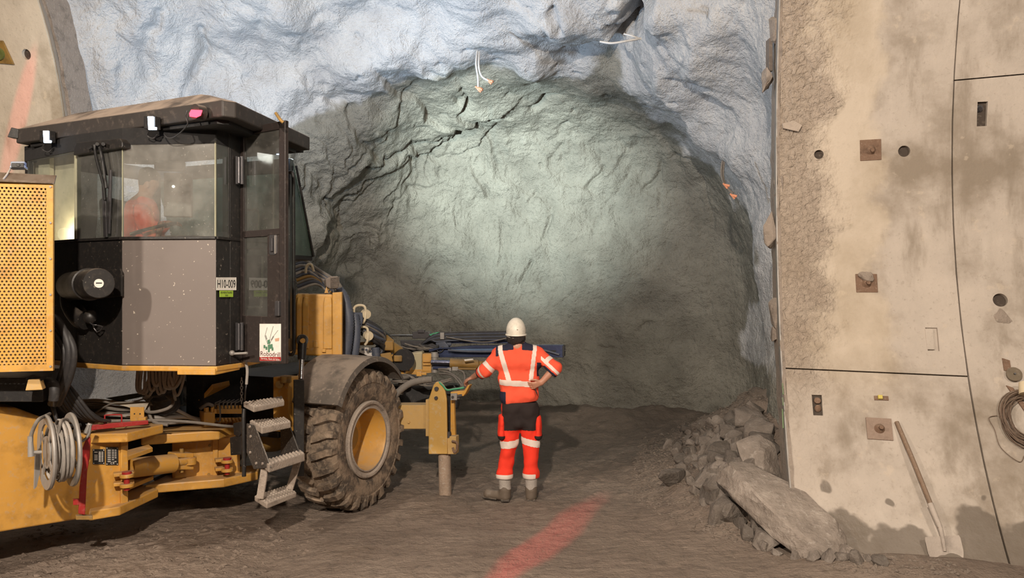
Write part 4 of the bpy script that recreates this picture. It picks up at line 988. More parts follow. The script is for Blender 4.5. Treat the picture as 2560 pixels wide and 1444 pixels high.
# air cleaner on the angled panel
fa_ = P(247, 708, 5.50); ba_ = P(178, 715, 6.05); axd = (fa_-ba_).normalized()
mb = MB(); mb.lathe(ba_, axd, [(0.0, 0.0), (0.10, 0.0), (0.112, 0.02), (0.112, 0.50), (0.122, 0.505), (0.122, 0.525), (0.112, 0.53), (0.112, (fa_-ba_).length-0.015), (0.104, (fa_-ba_).length), (0.0, (fa_-ba_).length)], 36)
ac = mb.build('air_cleaner', BLK, JB, smooth=35)
mb = MB(); q = fa_+axd*0.001; mb.cyl(q, q+axd*0.003, 0.032, n=28); mb.build('round_label', WHITE, ac)
mb = MB(); x, y, d = basis(axd); q = fa_+axd*0.004; mb.box(q+UPZ*0.002, x*0.02, y*0.004, d*0.0006); mb.build('label_print', INK, ac)
mb = MB(); mb.tube([ba_, P(178, 760, 6.05), P(200, 795, 6.0), P(215, 800, 5.98)], 0.075, 14); mb.ball(P(226, 792, 5.9), 0.052, 0.052, 0.055); mb.build('intake_elbow', BLK, ac, smooth=60)
mb = MB(); mb.tube([P(232, 812, 5.9), P(257, 816, 5.88), P(243, 830, 5.9), P(232, 812, 5.9)], 0.006, 6, 2); mb.tube([P(214, 795, 5.92), P(230, 810, 5.85), P(242, 812, 5.85)], 0.005, 6); mb.build('latch_ring', STEEL, ac, smooth=60)
PAP = VP(190, 6.10, 305, 5.84)
mb = MB(); PAP.slab(mb, [(255, 676), (299, 672), (303, 680), (303, 740), (262, 744)], 0.02, 0.02); apl = mb.build('mounting_plate', BLK, ac, bevel=0.003)
# plates on the corner post
PCN = VP(540, 5.79, 600, 6.07)
q0, q1 = PCN, PCN
mb = MB(); PCN.rect(mb, 542, 693, 591, 725, 0.004, 0.012); plt = mb.build('number_plate', WHITE, JB)
textm('plate_number', 'H10-009', PCN.pt(566.5, 709, 0.0145), PCN.d, UPZ, 0.062, INK, plt, width=(PCN.pt(589, 709)-PCN.pt(544, 709)).length)
mb = MB(); PCN.rect(mb, 550, 726, 583, 742, 0.004, 0.012); plt2 = mb.build('inventory_sticker', LIME, JB)
textm('sticker_text', 'INVENTAIRE', PCN.pt(566.5, 731, 0.0145), PCN.d, UPZ, 0.015, INK, plt2, width=(PCN.pt(581, 731)-PCN.pt(552, 731)).length)
textm('sticker_text', '2025', PCN.pt(566.5, 738, 0.0145), PCN.d, UPZ, 0.013, INK, plt2)
# roof
RZ = 3.39
Rp = [plan(40, 6.47), plan(556, 5.47), plan(590, 5.52), plan(775, 6.80)]
Rp += [Rp[3]+Vector((-0.93, 0.37, 0))*1.9, Rp[0]+Vector((0.30, 0.95, 0))*1.0]
mb = MB(); c = sum(Rp, Vector())/6; inn_ = [p+(c-p).normalized()*0.50 for p in Rp]; n6 = 6
vs = [up(p, RZ) for p in Rp]+[up(p, RZ+0.118) for p in Rp]+[up(p, RZ+0.118+0.142) for p in inn_]
fs = [tuple(range(6))[::-1]]+[(i, (i+1) % 6, 6+(i+1) % 6, 6+i) for i in range(6)]+[(6+i, 6+(i+1) % 6, 12+(i+1) % 6, 12+i) for i in range(6)]+[tuple(range(12, 18))]
roof = mb.add(vs, fs).build('cab_roof', ROOF, JB, bevel=0.01)
mb = MB(); mb.prism([up(p, RZ-0.03) for p in inset(Rp, 0.12)], (0, 0, 0.035)); mb.build('roof_lining', BLK2, roof)
mb = MB(); mb.tube([P(690, 283, 5.72), P(700, 298, 5.66), P(708, 306, 5.66)], 0.012, 8); mb.build('door_stay', OCH, roof, smooth=60)
# roof lamps
LEDW = emis('white_led', (0.62, 0.78, 1.0, 1), 14.0); LEDR = emis('red_led', (1.0, 0.03, 0.05, 1), 9.0)
PRE = VP(40, 6.45, 556, 5.45)
for (px, py, k) in ((112, 342, 0.9), (374, 308, 1.0)):
    mb = MB(); PRE.rect(mb, px-15*k, py-18*k, px+14*k, py+14*k, 0.05, 0.055); lo = mb.build('rear_work_lamp', BLK2, JB, bevel=0.004)
    mb = MB(); PRE.slab(mb, [(px-5*k, py-17*k), (px+8*k, py-17*k), (px+8*k, py+9*k), (px+16*k, py+10*k), (px+15*k, py+16*k), (px-3*k, py+16*k)], 0.01, 0.066); mb.build('lamp_lens', LEDW, lo)
    mb = MB(); mb.tube([PRE.pt(px, py+16, .02), PRE.pt(px-6, py+30, .0), PRE.pt(px+8, py+38, -.02), PRE.pt(px+20, py+28, -.04)], 0.005, 6); mb.build('lamp_cable', HOSED, lo, smooth=60)
    q = PRE.pt(px+4, py+2, 0.10); spot('rear_work_lamp_light', q, q+PRE.n*1.0+Vector((-0.25, 0, -0.9)), 30, (0.40, 0.58, 1.0), 70, 0.6, 0.03)
for loc, tg, wt, colr, ang in FRONT_LAMPS:
    q = Vector(loc)-MF*0.12
    fl_ = MB().box(q, MA*0.055, MF*0.03, UPZ*0.045).build('front_work_lamp', BLK2, JB, bevel=0.006)
    MB().box(q+MF*0.032, MA*0.045, MF*0.003, UPZ*0.036).build('lamp_lens', LEDW, fl_)
    MB().cyl(q+UPZ*0.04, q-MF*0.08+UPZ*0.06, 0.012, n=8).build('lamp_bracket', BLK2, fl_)
PRL = VP(465, 5.58, 506, 5.48)
mb = MB(); q = PRL.pt(486, 279, .05); mb.cyl(q-PRL.n*0.07, q, 0.056, n=24); lo = mb.build('red_zone_lamp', ROOF, JB, smooth=40)
mb = MB(); PRL.slab(mb, [(473, 283), (478, 274), (503, 275), (499, 288), (488, 293), (474, 291)], 0.01, 0.062); mb.build('lamp_lens', LEDR, lo)
mb = MB(); mb.tube([PRL.pt(468, 276, .02), PRL.pt(464, 290, .03), PRL.pt(468, 312, .02), PRL.pt(440, 340, -.02), PRL.pt(420, 345, -.02), PRL.pt(410, 335, -.03)], 0.005, 6); mb.build('lamp_cable', HOSED, lo, smooth=60)
PSL = VP(18, 6.45, 46, 6.45)
mb = MB(); PSL.slab(mb, [(28, 318), (46, 322), (44, 346), (18, 342)], 0.08); mb.build('side_lamp', BLK, roof, bevel=0.004)
# red warning line on the ground beside the machine and on the lining
rz_src = q + Vector((0.06, -0.06, -0.03))
tgt = Vector((0.28, 6.45, 0)); L_ = (tgt-rz_src).normalized()
def line_lamp(src, target, along, watts, a_long, a_thin):
    d = bpy.data.lights.new('red_zone_beam', 'SPOT'); d.energy = watts; d.color = (1.0, 0.03, 0.06); d.spot_size = math.radians(a_long); d.spot_blend = 0.7; d.shadow_soft_size = 0.01
    o = bpy.data.objects.new('red_zone_beam', d); COL.objects.link(o)
    z = -(Vector(target)-src).normalized(); x = (Vector(along)-z*Vector(along).dot(z)).normalized(); y = z.cross(x)
    M = Matrix((x, y, z)).transposed().to_4x4(); M.translation = src
    o.matrix_world = M @ Matrix.Diagonal((1.0, math.tan(math.radians(a_thin/2))/math.tan(math.radians(a_long/2)), 1.0, 1.0)); return o
line_lamp(rz_src, tgt, Vector((0.85, 1.86, 0)), 900, 36, 5.0)
sl_src = P(12, 338, 6.50); lw = wall_frame(46, 300)
line_lamp(sl_src, lw[0], P(75, 190, 8)-P(20, 420, 8), 190, 40, 4.0)
# handrail beside the door
mb = MB(); mb.tube([P(716, 431, 6.95), P(726, 431, 6.93), P(733, 440, 6.92), P(734, 520, 6.9), P(735, 840, 6.85), P(734, 880, 6.85), P(726, 886, 6.88), P(720, 880, 6.9)], 0.016, 10, 4); mb.build('grab_rail', BLK, JB, smooth=60)

# --- open cab door
PO = VP(600, 6.06, 713, 5.80); dth = 0.035
door = MB()
PO.slab(door, [(600, 322), (713, 300), (713, 320), (610, 338)], dth); PO.slab(door, [(600, 322), (609, 320), (609, 904), (600, 903)], dth)
PO.slab(door, [(697, 304), (713, 300), (713, 909), (697, 909)], dth); PO.slab(door, [(605, 578), (700, 570), (700, 588), (605, 594)], dth)
PO.slab(door, [(605, 788), (700, 792), (700, 909), (605, 904)], dth); PO.slab(door, [(668, 585), (700, 584), (700, 795), (668, 793)], dth)
door = door.build('cab_door', paint('door_paint', (0.028, 0.021, 0.019, 1), 0.4, dust=0.3, dustcol=(0.13, 0.10, 0.085, 1)), JB, bevel=0.004)
mb = MB(); PO.slab(mb, [(608, 336), (698, 322), (698, 572), (608, 580)], 0.006, -0.012); mb.build('window_pane', GLASSD, door)
mb = MB(); PO.slab(mb, [(608, 592), (669, 587), (669, 795), (608, 790)], 0.006, -0.012); mb.build('window_pane', GLASSD, door)
mb = MB(); PO.slab(mb, [(673, 587), (690, 586), (692, 592), (692, 632), (688, 637), (675, 637), (672, 632)], 0.006, 0.004); PO.slab(mb, [(674, 594), (680, 594), (680, 628), (674, 628)], 0.025, 0.02); mb.build('door_handle', STEEL, door, bevel=0.003)
mb = MB(); PO.rect(mb, 686, 752, 697, 790, 0.03, 0.02); mb.build('door_latch', STEEL, door, bevel=0.005)
mb = MB(); PO.rect(mb, 686, 588, 688, 634, 0.012, 0.012); mb.tube([PO.pt(614, 525, -.05), PO.pt(638, 524, -.08), PO.pt(646, 530, -.08), PO.pt(646, 575, -.06)], 0.009, 8, 3); mb.build('inner_grab', GREY, door, smooth=50)
mb = MB(); mb.tube([PO.pt(614, 768, -.05), PO.pt(640, 766, -.08), PO.pt(654, 758, -.08), PO.pt(656, 640, -.06)], 0.009, 8, 3); mb.build('inner_grab', GREY, door, smooth=50)
PHG = VP(588, 6.02, 606, 6.0)
for y0, y1 in ((390, 460), (806, 876)):
    mb = MB(); PHG.rect(mb, 588, y0, 593, y1, 0.02, 0.02); PHG.rect(mb, 600, y0, 606, y1, 0.02, 0.02); PHG.rect(mb, 593, y0+6, 600, y1-4, 0.012, 0.0); mb.cyl(PHG.pt(597, y0+2, .03), PHG.pt(597, y1-2, .03), 0.010, n=10); mb.build('hinge', STEEL, door, bevel=0.002)
mb = MB(); mb.cyl(PHG.pt(580, 884, .06), PHG.pt(618, 882, .06), 0.010, n=10); mb.ball(PHG.pt(580, 882, .06), 0.022); mb.build('door_stop', GREY, door, smooth=60)
mb = MB(); PO.rect(mb, 649, 809, 702, 902, 0.003, 0.005); stk = mb.build('logo_sticker', WHITE, door)
mb = MB(); PO.rect(mb, 649, 892, 702, 901.5, 0.0012, 0.0065); mb.build('sticker_band', REDP, stk)
textm('sticker_text', 'Robodrill', PO.pt(675.5, 884.5, 0.007), PO.d, UPZ, 0.036, paint('maroon_print', (0.10, 0.015, 0.015, 1), 0.6, bump=0), stk, width=(PO.pt(700, 884)-PO.pt(651, 884)).length)
textm('sticker_text', 'Service, Rent & Sales', PO.pt(675.5, 897, 0.0085), PO.d, UPZ, 0.020, WHITE, stk, width=(PO.pt(699, 897)-PO.pt(652, 897)).length)
def stroke(mb, pts, wdt, off):
    for (xa, ya), (xb, yb) in zip(pts[:-1], pts[1:]):
        dx, dy = xb-xa, yb-ya; l = math.hypot(dx, dy); nx, ny = -dy/l*wdt, dx/l*wdt
        PO.slab(mb, [(xa+nx, ya+ny), (xb+nx, yb+ny), (xb-nx, yb-ny), (xa-nx, ya-ny)], 0.0008, off)
mb = MB(); stroke(mb, [(671, 866), (662, 840), (668, 818)], 0.5, .0065); stroke(mb, [(672, 862), (676, 840), (683, 815)], 0.5, .0065); stroke(mb, [(673, 862), (682, 842), (695, 825)], 0.5, .0065); stroke(mb, [(664, 838), (667, 848)], 1.2, .0065); stroke(mb, [(684, 840), (678, 850)], 1.4, .0065)
mb.build('logo_drawing', paint('grey_print', (0.22, 0.22, 0.20, 1), 0.6, bump=0), stk)
mb = MB(); PO.slab(mb, [(668, 850), (674, 848), (676, 858), (669, 860)], 0.0008, .0068); PO.slab(mb, [(669, 862), (681, 859), (682, 870), (670, 873)], 0.0008, .0068)
for xx, yy in ((661, 866), (666, 870), (672, 876), (681, 872)): PO.slab(mb, [(xx-2.2, yy-4), (xx+2.2, yy-4), (xx+2.2, yy+4), (xx-2.2, yy+4)], 0.0008, .007)
mb.build('logo_drawing', GRNP, stk)
mb = MB(); PO.slab(mb, [(687, 846), (698, 844), (697, 852), (688, 853)], 0.0008, .0066); mb.build('sticker_scrap', paint('peach_print', (0.55, 0.32, 0.22, 1), 0.6, bump=0), stk)

# --- cab interior
mb = MB(); mb.abox(P(345, 690, 6.75), 0.48, 0.46, 0.12); mb.box(P(298, 600, 6.8), Vector((0.05, 0, 0.01)), Vector((0, 0.22, 0)), Vector((-0.03, 0, 0.36))); mb.build('driver_seat', paint('seat_fabric', (0.05, 0.05, 0.055, 1), 0.8), JB, bevel=0.04, seg=3)
mb = MB(); mb.box(P(446, 488, 7.0), Vector((0.115, 0.03, 0)), Vector((-0.01, 0.04, 0)), UPZ*0.20); cbx = mb.build('control_box', paint('control_grey', (0.30, 0.29, 0.27, 1), 0.5), JB, bevel=0.008)
mb = MB(); q = P(434, 466, 6.93); mb.cyl(q, q+Vector((0, -0.008, 0)), 0.013, n=16); mb.build('indicator', emis('indicator_glow', (1.0, 0.95, 0.8, 1), 3.0), cbx)
mb = MB(); mb.tube([P(450, 470, 6.93), P(450, 452, 6.88), P(458, 440, 6.88), P(468, 436, 6.9)], 0.009, 8); mb.ball(P(453, 464, 6.9), 0.016); mb.build('box_lever', BLK2, cbx, smooth=60)
mb = MB(); mb.box(P(440, 640, 6.95), Vector((0.30, 0.02, 0)), Vector((-0.02, 0.16, 0)), UPZ*0.18); mb.box(P(425, 415, 7.15), Vector((0.13, 0.03, 0)), Vector((0, 0.03, 0)), UPZ*0.05); mb.build('dashboard', BLK2, JB, bevel=0.02)
swc = P(384, 571, 6.35); swn = Vector((-0.25, -0.15, 0.95)).normalized()
mb = MB(); x, y, d = basis(swn); mb.tube([swc+(x*math.cos(2*math.pi*i/36)+y*math.sin(2*math.pi*i/36))*0.175 for i in range(37)], 0.014, 8, 0)
for k in range(3): a = 2*math.pi*k/3+0.4; mb.cyl(swc, swc+(x*math.cos(a)+y*math.sin(a))*0.17, 0.011, n=8)
mb.cyl(swc, swc-swn*0.02, 0.05, n=20); mb.cyl(swc, swc+Vector((0.16, 0.15, -0.45)), 0.025, n=12); mb.build('steering_wheel', BLK2, JB, smooth=50)
mb = MB(); mb.prism([P(72, 392, 6.75), P(124, 392, 6.60), P(124, 640, 6.60), P(72, 640, 6.75)], Vector((0.02, 0.03, 0))); mb.prism([P(127, 388, 6.68), P(186, 384, 6.48), P(186, 640, 6.48), P(127, 640, 6.68)], Vector((0.02, 0.03, 0))); mb.build('added_cream_panel', paint('cream_panel_paint', (0.62, 0.54, 0.40, 1), 0.8, dust=0.1), JB)  # cream panel added behind the left pane to give it a bright glow
pl_ = bpy.data.lights.new('added_cab_glow_lamp', 'POINT'); pl_.energy = 6; pl_.color = (1, 0.85, 0.55); pl_.shadow_soft_size = 0.06  # added lamp between pane and cream panel, makes the panel glow
po_ = bpy.data.objects.new('added_cab_glow_lamp', pl_); COL.objects.link(po_); po_.location = P(158, 585, 6.41)

# ------------------------------------------------------------------ front of the jumbo: tank, hoses, boom, feed, outrigger
PT = VP(735, 7.55, 832, 7.62); PT2 = VP(832, 7.62, 855, 7.85)
mb = MB(); PT.slab(mb, [(728, 742), (745, 733), (832, 735), (834, 892), (728, 886)], 0.45); tk = mb.build('oil_tank', YEL, JB, bevel=0.02, seg=3)
for xa, xb in ((741, 752), (756, 772), (808, 830)):
    mb = MB(); PT.slab(mb, [(xa+3, 742), (xb-2, 742), (xb, 760), (xb, 872), (xa, 872), (xa, 760)], 0.02, 0.018); mb.build('pressed_rib', YEL, tk, bevel=0.008)
mb = MB(); PT.slab(mb, [(831, 731), (855, 729), (855, 891), (831, 891)], 0.36, 0.02); mb.build('end_plate', YEL, tk, bevel=0.006)
mb = MB(); PT.rect(mb, 783, 850, 796, 868, 0.01, 0.01); PT.rect(mb, 805, 872, 814, 880, 0.03, 0.03); q = PT.pt(775, 808, .0); mb.cyl(q, q+PT.n*0.02, 0.012, n=8); mb.build('tank_fitting', YEL, tk, bevel=0.003)
mb = MB(); PT.rect(mb, 800, 905, 690+60, 960, 0.2, -0.1); mb.build('tank_support', OCH, tk)
mb = MB(); PT.slab(mb, [(811, 732), (816, 716), (821, 732)], 0.02, -0.05); mb.build('tank_lug', YEL, tk)
# work lamp with cooling fins on the tank
PWL = VP(812, 7.68, 850, 7.74)
wlp = MB(); wlp = PWL.slab(wlp, [(814, 698), (828, 690), (846, 690), (850, 706), (846, 720), (826, 722), (815, 716)], 0.10).build('tank_work_lamp', paint('dusty_lamp', (0.20, 0.165, 0.14, 1), 0.8, dust=0.6), JB, bevel=0.012)
for k in range(9):
    mb = MB(); PWL.slab(mb, [(827, 694+k*3.1), (849, 691.5+k*3.1), (849, 692.8+k*3.1), (827, 695.4+k*3.1)], 0.02, 0.015); mb.build('cooling_fin', MATS['dusty_lamp'], wlp)
mb = MB(); mb.cyl(PWL.pt(832, 722), PWL.pt(834, 734), 0.012); mb.tube([PWL.pt(826, 722), PWL.pt(815, 733), PWL.pt(785, 735), PWL.pt(772, 732)], 0.006, 6); mb.build('lamp_bracket', STEEL, wlp, smooth=60)
# hose bundle arching from the cab front over the tank
rr_ = random.Random(11)
for k in range(16):
    o_ = (k % 8)*5; lay = k//8; s0 = rr_.random()
    a = P(737+o_*0.2, 668+o_*1.6-lay*16, 8.05+0.05*lay); b = P(760+o_*0.8, 664+o_*1.3-lay*14, 8.1+0.05*lay); c = P(795+o_*0.5, 688+o_*1.0-lay*14, 8.15); d = P(818+s0*10+lay*18, 722+o_*0.3-lay*14, 8.2); e = P(838+s0*8+lay*12, 752-lay*10, 8.25)
    MB().tube([a, b, c, d, e], 0.015+0.005*rr_.random(), 7).build('hose', [HOSE, HOSEB, HOSEL, HOSEB, OCH][k % 5] if lay == 0 else [HOSEB, HOSEL, HOSE][k % 3], JB, smooth=60)
for (x0, y0, x1, y1) in ((764, 664, 770, 700),):
    MB().tube([P(x0, y0+18, 8.0), P(x0+3, y0, 7.98), P(x1+8, y0-3, 7.98), P(x1+14, y0+14, 8.0)], 0.014, 8).build('hose_clamp', CREAM, JB, smooth=60)
# corrugated hoses dropping behind the tank
for k, pts in enumerate(([P(846, 724, 8.0), P(862, 748, 8.0), P(872, 800, 7.98), P(868, 860, 7.98), P(858, 915, 7.98)], [P(852, 740, 8.08), P(860, 790, 8.1), P(858, 850, 8.1), P(846, 920, 8.1)], [P(886, 786, 8.15), P(890, 830, 8.12), P(886, 880, 8.1), P(880, 930, 8.1)], [P(938, 868, 8.6), P(940, 890, 8.6), P(938, 925, 8.6)])):
    m_ = MB(); cp = catmull(pts, 7); path = []
    L = 0; seglen = [0]
    for i in range(1, len(cp)): L += (cp[i]-cp[i-1]).length; seglen.append(L)
    nr = int(L/0.014); 
    for i in range(nr*1+1):
        t = L*i/nr; j = max(q_ for q_ in range(len(cp)) if seglen[q_] <= t+1e-9); j = min(j, len(cp)-2); f_ = (t-seglen[j])/max(seglen[j+1]-seglen[j], 1e-6); path.append(cp[j].lerp(cp[j+1], f_))
    m_.tube(path, (0.052, 0.052, 0.05, 0.05)[k], 14, 0, wob=0.07).build('corrugated_hose', HOSEB, JB, smooth=60)
mb = MB(); mb.tube([P(800, 880, 8.0), P(826, 900, 7.95), P(828, 935, 7.95)], 0.04, 10); mb.build('hose_stub', HOSED, JB, smooth=60)
# cream hose saddles
for (x, y, Y) in ((900, 782, 8.3), (906, 836, 8.3)):
    m_ = MB(); c = P(x, y, Y); m_.tube([c+Vector((-0.07, 0, -0.03)), c+Vector((-0.06, 0, 0.06)), c+Vector((0, 0, 0.085)), c+Vector((0.055, 0, 0.06)), c+Vector((0.06, -0.02, -0.06)), c+Vector((0.03, -0.02, -0.11))], 0.014, 8)
    m_.cyl(c+Vector((0.05, 0.03, -0.01)), c+Vector((0.075, -0.01, -0.015)), 0.055, 0.05, n=18); m_.build('hose_saddle', CREAM, JB, smooth=40)
# slewing boom with its hoses
bA, bB, bC = P(886, 800, 8.55), P(960, 850, 8.9), P(1000, 915, 9.15)
mb = MB(); mb.cyl(bA, bB, 0.10, n=18); mb.cyl(bB, bC, 0.10, n=18); boom = mb.build('boom', BLK2, JB, smooth=40)
for k in range(30):
    t = (k % 18)/18; off = Vector((rr_.uniform(-.04, .06), -0.11, rr_.uniform(-.10, .11)))
    pts = [P(888+rr_.random()*8, 790+t*30, 8.4), P(915, 802+t*42, 8.4)+off*0.3, P(940, 815+t*46, 8.5)+off*0.4, P(956+6*rr_.random(), 835+t*40, 8.65), P(948-rr_.random()*10, 870+20*rr_.random(), 8.65), P(940+rr_.random()*20, 905+20*rr_.random(), 8.7)]
    MB().tube(pts, 0.014+0.009*rr_.random(), 7).build('hose', [HOSED, HOSE, HOSED, HOSED, HOSEB][k % 5], boom, smooth=60)
for k in range(7):
    MB().tube([P(884+k*3.2, 782, 8.25), P(884+k*3.4, 800, 8.2), P(883+k*2.6, 822, 8.2)], 0.012, 6).build('hose', HOSEB, boom, smooth=60)
mb = MB(); mb.cyl(P(962, 858, 8.75), P(1016, 893, 8.95), 0.075, n=20); mb.cyl(P(958, 852, 8.72), P(972, 863, 8.76), 0.085, n=20); lift = mb.build('boom_cylinder', OCH, JB, smooth=40)
PBK = VP(958, 8.65, 990, 8.7)
mb = MB(); PBK.rect(mb, 962, 852, 984, 876, 0.08, 0.05); PBK.rect(mb, 985, 888, 1006, 904, 0.06, 0.04); PBK.slab(mb, [(950, 884), (978, 880), (984, 905), (955, 900)], 0.05, 0.03); mb.build('bracket', OCH, lift, bevel=0.014, seg=3)
mb = MB(); PBK.slab(mb, [(898, 868), (926, 868), (948, 890), (946, 900), (898, 880)], 0.03, 0.03); hx = mb.build('bolt_strip', paint('white_plate', (0.6, 0.55, 0.5, 1), 0.5), boom, bevel=0.003)
mb = MB()
for x, y in ((907, 873), (916, 874), (926, 878)): q = PBK.pt(x, y, .032); mb.cyl(q, q+PBK.n*0.008, 0.014, n=8)
mb.build('flange_bolts', HOSEB, hx)
mb = MB(); mb.box(P(918, 858, 8.75), Vector((0.07, 0.02, 0)), Vector((0, 0.05, 0)), UPZ*0.018); mb.build('boom_plate', YEL, boom, bevel=0.004)
mb = MB(); PBK.rect(mb, 896, 872, 960, 912, 0.3, -0.25); mb.build('boom_base', paint('base_grey', (0.20, 0.18, 0.155, 1), 0.6), boom, bevel=0.01)
# rotation unit
ra, rb_ = P(996, 898, 8.78), P(1034, 893, 9.0)
ax_ = (rb_-ra).normalized(); ax_ = Vector((0.45, -0.9, 0.02)).normalized()
rcn = P(1004, 898, 8.85)
mb = MB(); mb.cyl(rcn, rcn+ax_*0.10, 0.125, n=32); mb.cyl(rcn-ax_*0.15, rcn, 0.14, n=32); ru = mb.build('rotation_unit', BLK2, JB, smooth=40)
mb = MB(); mb.lathe(rcn, ax_, [(0.128, -0.01), (0.165, -0.01), (0.165, 0.03), (0.128, 0.03), (0.128, -0.01)], 40, 2.4, 5.6); mb.build('yellow_flange', YEL, ru, smooth=40)
mb = MB(); x, y, d = basis(ax_)
for k in range(8): a = 2.6+k*0.38; q = rcn+(x*math.cos(a)+y*math.sin(a))*0.147+d*0.03; mb.cyl(q, q+d*0.012, 0.011, n=6)
mb.build('flange_bolts', STEEL, ru)
PRU = VP(1030, 9.0, 1098, 9.0)
mb = MB(); PRU.slab(mb, [(1022, 884), (1036, 880), (1056, 878), (1056, 926), (1024, 930), (1018, 905)], 0.2); mb.build('housing', paint('pale_housing', (0.42, 0.36, 0.22, 1), 0.5), ru, bevel=0.02, seg=3)
mb = MB(); PRU.rect(mb, 1056, 884, 1078, 928, 0.16, 0.02); PRU.rect(mb, 1057, 900, 1076, 905, 0.04, 0.05); PRU.rect(mb, 1057, 908, 1076, 913, 0.04, 0.05); PRU.slab(mb, [(1015, 924), (1078, 922), (1078, 931), (1040, 936), (1015, 934)], 0.14, 0.01); mb.build('yoke', YEL, ru, bevel=0.004)
mb = MB(); mb.cyl(PRU.pt(1086, 880, -.02), PRU.pt(1086, 930, -.02), 0.042, n=20); mb.cyl(PRU.pt(1086, 884, -.02), PRU.pt(1086, 892, -.02), 0.052, n=20); mb.cyl(PRU.pt(1086, 912, -.02), PRU.pt(1086, 922, -.02), 0.05, n=20); mb.build('swivel_post', GREY, ru, smooth=40)
# feed beam, upper hose tray and rock drill
PFB = VP(1060, 9.15, 1410, 8.85); PFU = VP(1040, 9.3, 1300, 9.1)
mb = MB(); PFB.slab(mb, [(1072, 872), (1180, 864), (1400, 862), (1400, 868), (1100, 872), (1072, 880)], 0.12, 0.0); PFB.slab(mb, [(1096, 886), (1402, 886), (1402, 892), (1096, 893)], 0.14, 0.01); PFB.rect(mb, 1096, 868, 1402, 888, 0.05, -0.05)
feed = mb.build('feed_beam', NAVY, JB, bevel=0.004)
mb = MB(); PFB.rect(mb, 1350, 862, 1408, 893, 0.13, 0.012); mb.build('end_box', NAVY, feed, bevel=0.004)
mb = MB(); PFB.rect(mb, 1375, 875, 1390, 879, 0.006, 0.016); PFB.rect(mb, 1348, 870, 1358, 873, 0.006, 0.016); PFB.rect(mb, 1406, 864, 1411, 890, 0.10, 0.02); mb.build('end_slot', INK, feed)
for y in (868, 872, 876): mb = MB(); mb.cyl(PFB.pt(1408, y, -.02), PFB.pt(1415, y, -.02), 0.008, n=8); mb.build('end_bolt', STEEL, feed)
mb = MB(); PFB.rect(mb, 1128, 868, 1265, 880, 0.03, -0.01); mb.build('blue_slide', paint('blue_slide_paint', (0.10, 0.16, 0.28, 1), 0.35, 0.2, dust=0.3, dustcol=(0.3, 0.34, 0.42, 1), scale=20), feed)
mb = MB(); mb.tube([PFB.pt(1120, 875, .03), PFB.pt(1170, 878, .03), PFB.pt(1230, 878, .03), PFB.pt(1290, 872, .03), PFB.pt(1345, 872, .03), PFB.pt(1398, 886, .03)], 0.013, 8); mb.build('feed_hose', HOSEB, feed, smooth=60)
mb = MB(); PFU.slab(mb, [(1085, 830), (1300, 826), (1300, 833), (1110, 836)], 0.06, -0.06); PFU.slab(mb, [(1115, 846), (1300, 842), (1300, 858), (1120, 858)], 0.06, -0.06); tray = mb.build('hose_tray', NAVY, JB, bevel=0.004)
for k in range(6):
    m_ = MB(); y0 = 829+k*4.0
    m_.tube([PFU.pt(1048+k*2, 866-k*1.5, .0), PFU.pt(1062+k*3, 852-k*0.5, .02), PFU.pt(1090, y0+4, .02), PFU.pt(1120, y0+2, .0), PFU.pt(1200, y0, .0), PFU.pt(1300, y0-1, .0)], 0.0105, 7); m_.build('tray_hose', HOSEB if k % 2 else HOSED, tray, smooth=60)
mb = MB(); mb.tube([PFU.pt(1115, 842, .03), PFU.pt(1180, 853, .03), PFU.pt(1230, 853, .03), PFU.pt(1300, 836, .03)], 0.008, 6); mb.build('tray_hose', HOSE, tray, smooth=60)
mb = MB(); PFU.rect(mb, 1100, 831, 1110, 848, 0.05, 0.04); mb.build('hose_cleat', GREY, tray, bevel=0.004)
mb = MB(); PFU.slab(mb, [(1030, 830), (1048, 827), (1072, 829), (1078, 838), (1066, 846), (1030, 846)], 0.10, 0.0); PFU.rect(mb, 1044, 824, 1060, 832, 0.06, 0.02); drill = mb.build('rock_drill', STEEL, JB, bevel=0.006)
mb = MB(); mb.cyl(PFU.pt(955, 838), PFU.pt(1032, 838), 0.010, n=8); mb.cyl(PFU.pt(1000, 838), PFU.pt(1032, 838), 0.014, n=8); mb.build('drill_rod', CHROME, drill, smooth=60)
mb = MB(); PFU.slab(mb, [(1072, 836), (1090, 830), (1100, 829), (1090, 834), (1078, 840)], 0.01, 0.03); mb.build('green_strap', GREEN, drill)
mb = MB(); PFU.rect(mb, 1125, 820, 1128, 830, 0.02); mb.build('stop_pin', STEEL, drill)
mb = MB(); PFU.slab(mb, [(1000, 850), (1095, 852), (1120, 868), (1100, 884), (1005, 880)], 0.12, -0.08); mb.build('cradle', STEEL, drill, bevel=0.008)
for k in range(9):
    m_ = MB(); m_.tube([PFU.pt(1000+k*6, 858+rr_.random()*8, .03), PFU.pt(1030+k*5, 862+rr_.random()*10, .06), PFU.pt(1070+k*3, 868+rr_.random()*8, .05), PFU.pt(1100, 862+rr_.random()*14, .04)], 0.010, 6); m_.build('hose', HOSED if k % 2 else HOSE, drill, smooth=60)
mb = MB(); PFU.slab(mb, [(1088, 856), (1112, 853), (1122, 866), (1118, 876), (1096, 878)], 0.10, 0.05); PFU.rect(mb, 1116, 856, 1128, 864, 0.03, 0.04); mb.build('motor_block', HOSEB, drill, bevel=0.01)
mb = MB(); mb.tube([PFU.pt(1096, 862, .1), PFU.pt(1092, 874, .1), PFU.pt(1100, 880, .1), PFU.pt(1108, 874, .1), PFU.pt(1106, 866, .1)], 0.009, 8); mb.build('loop_hose', HOSED, drill, smooth=60)
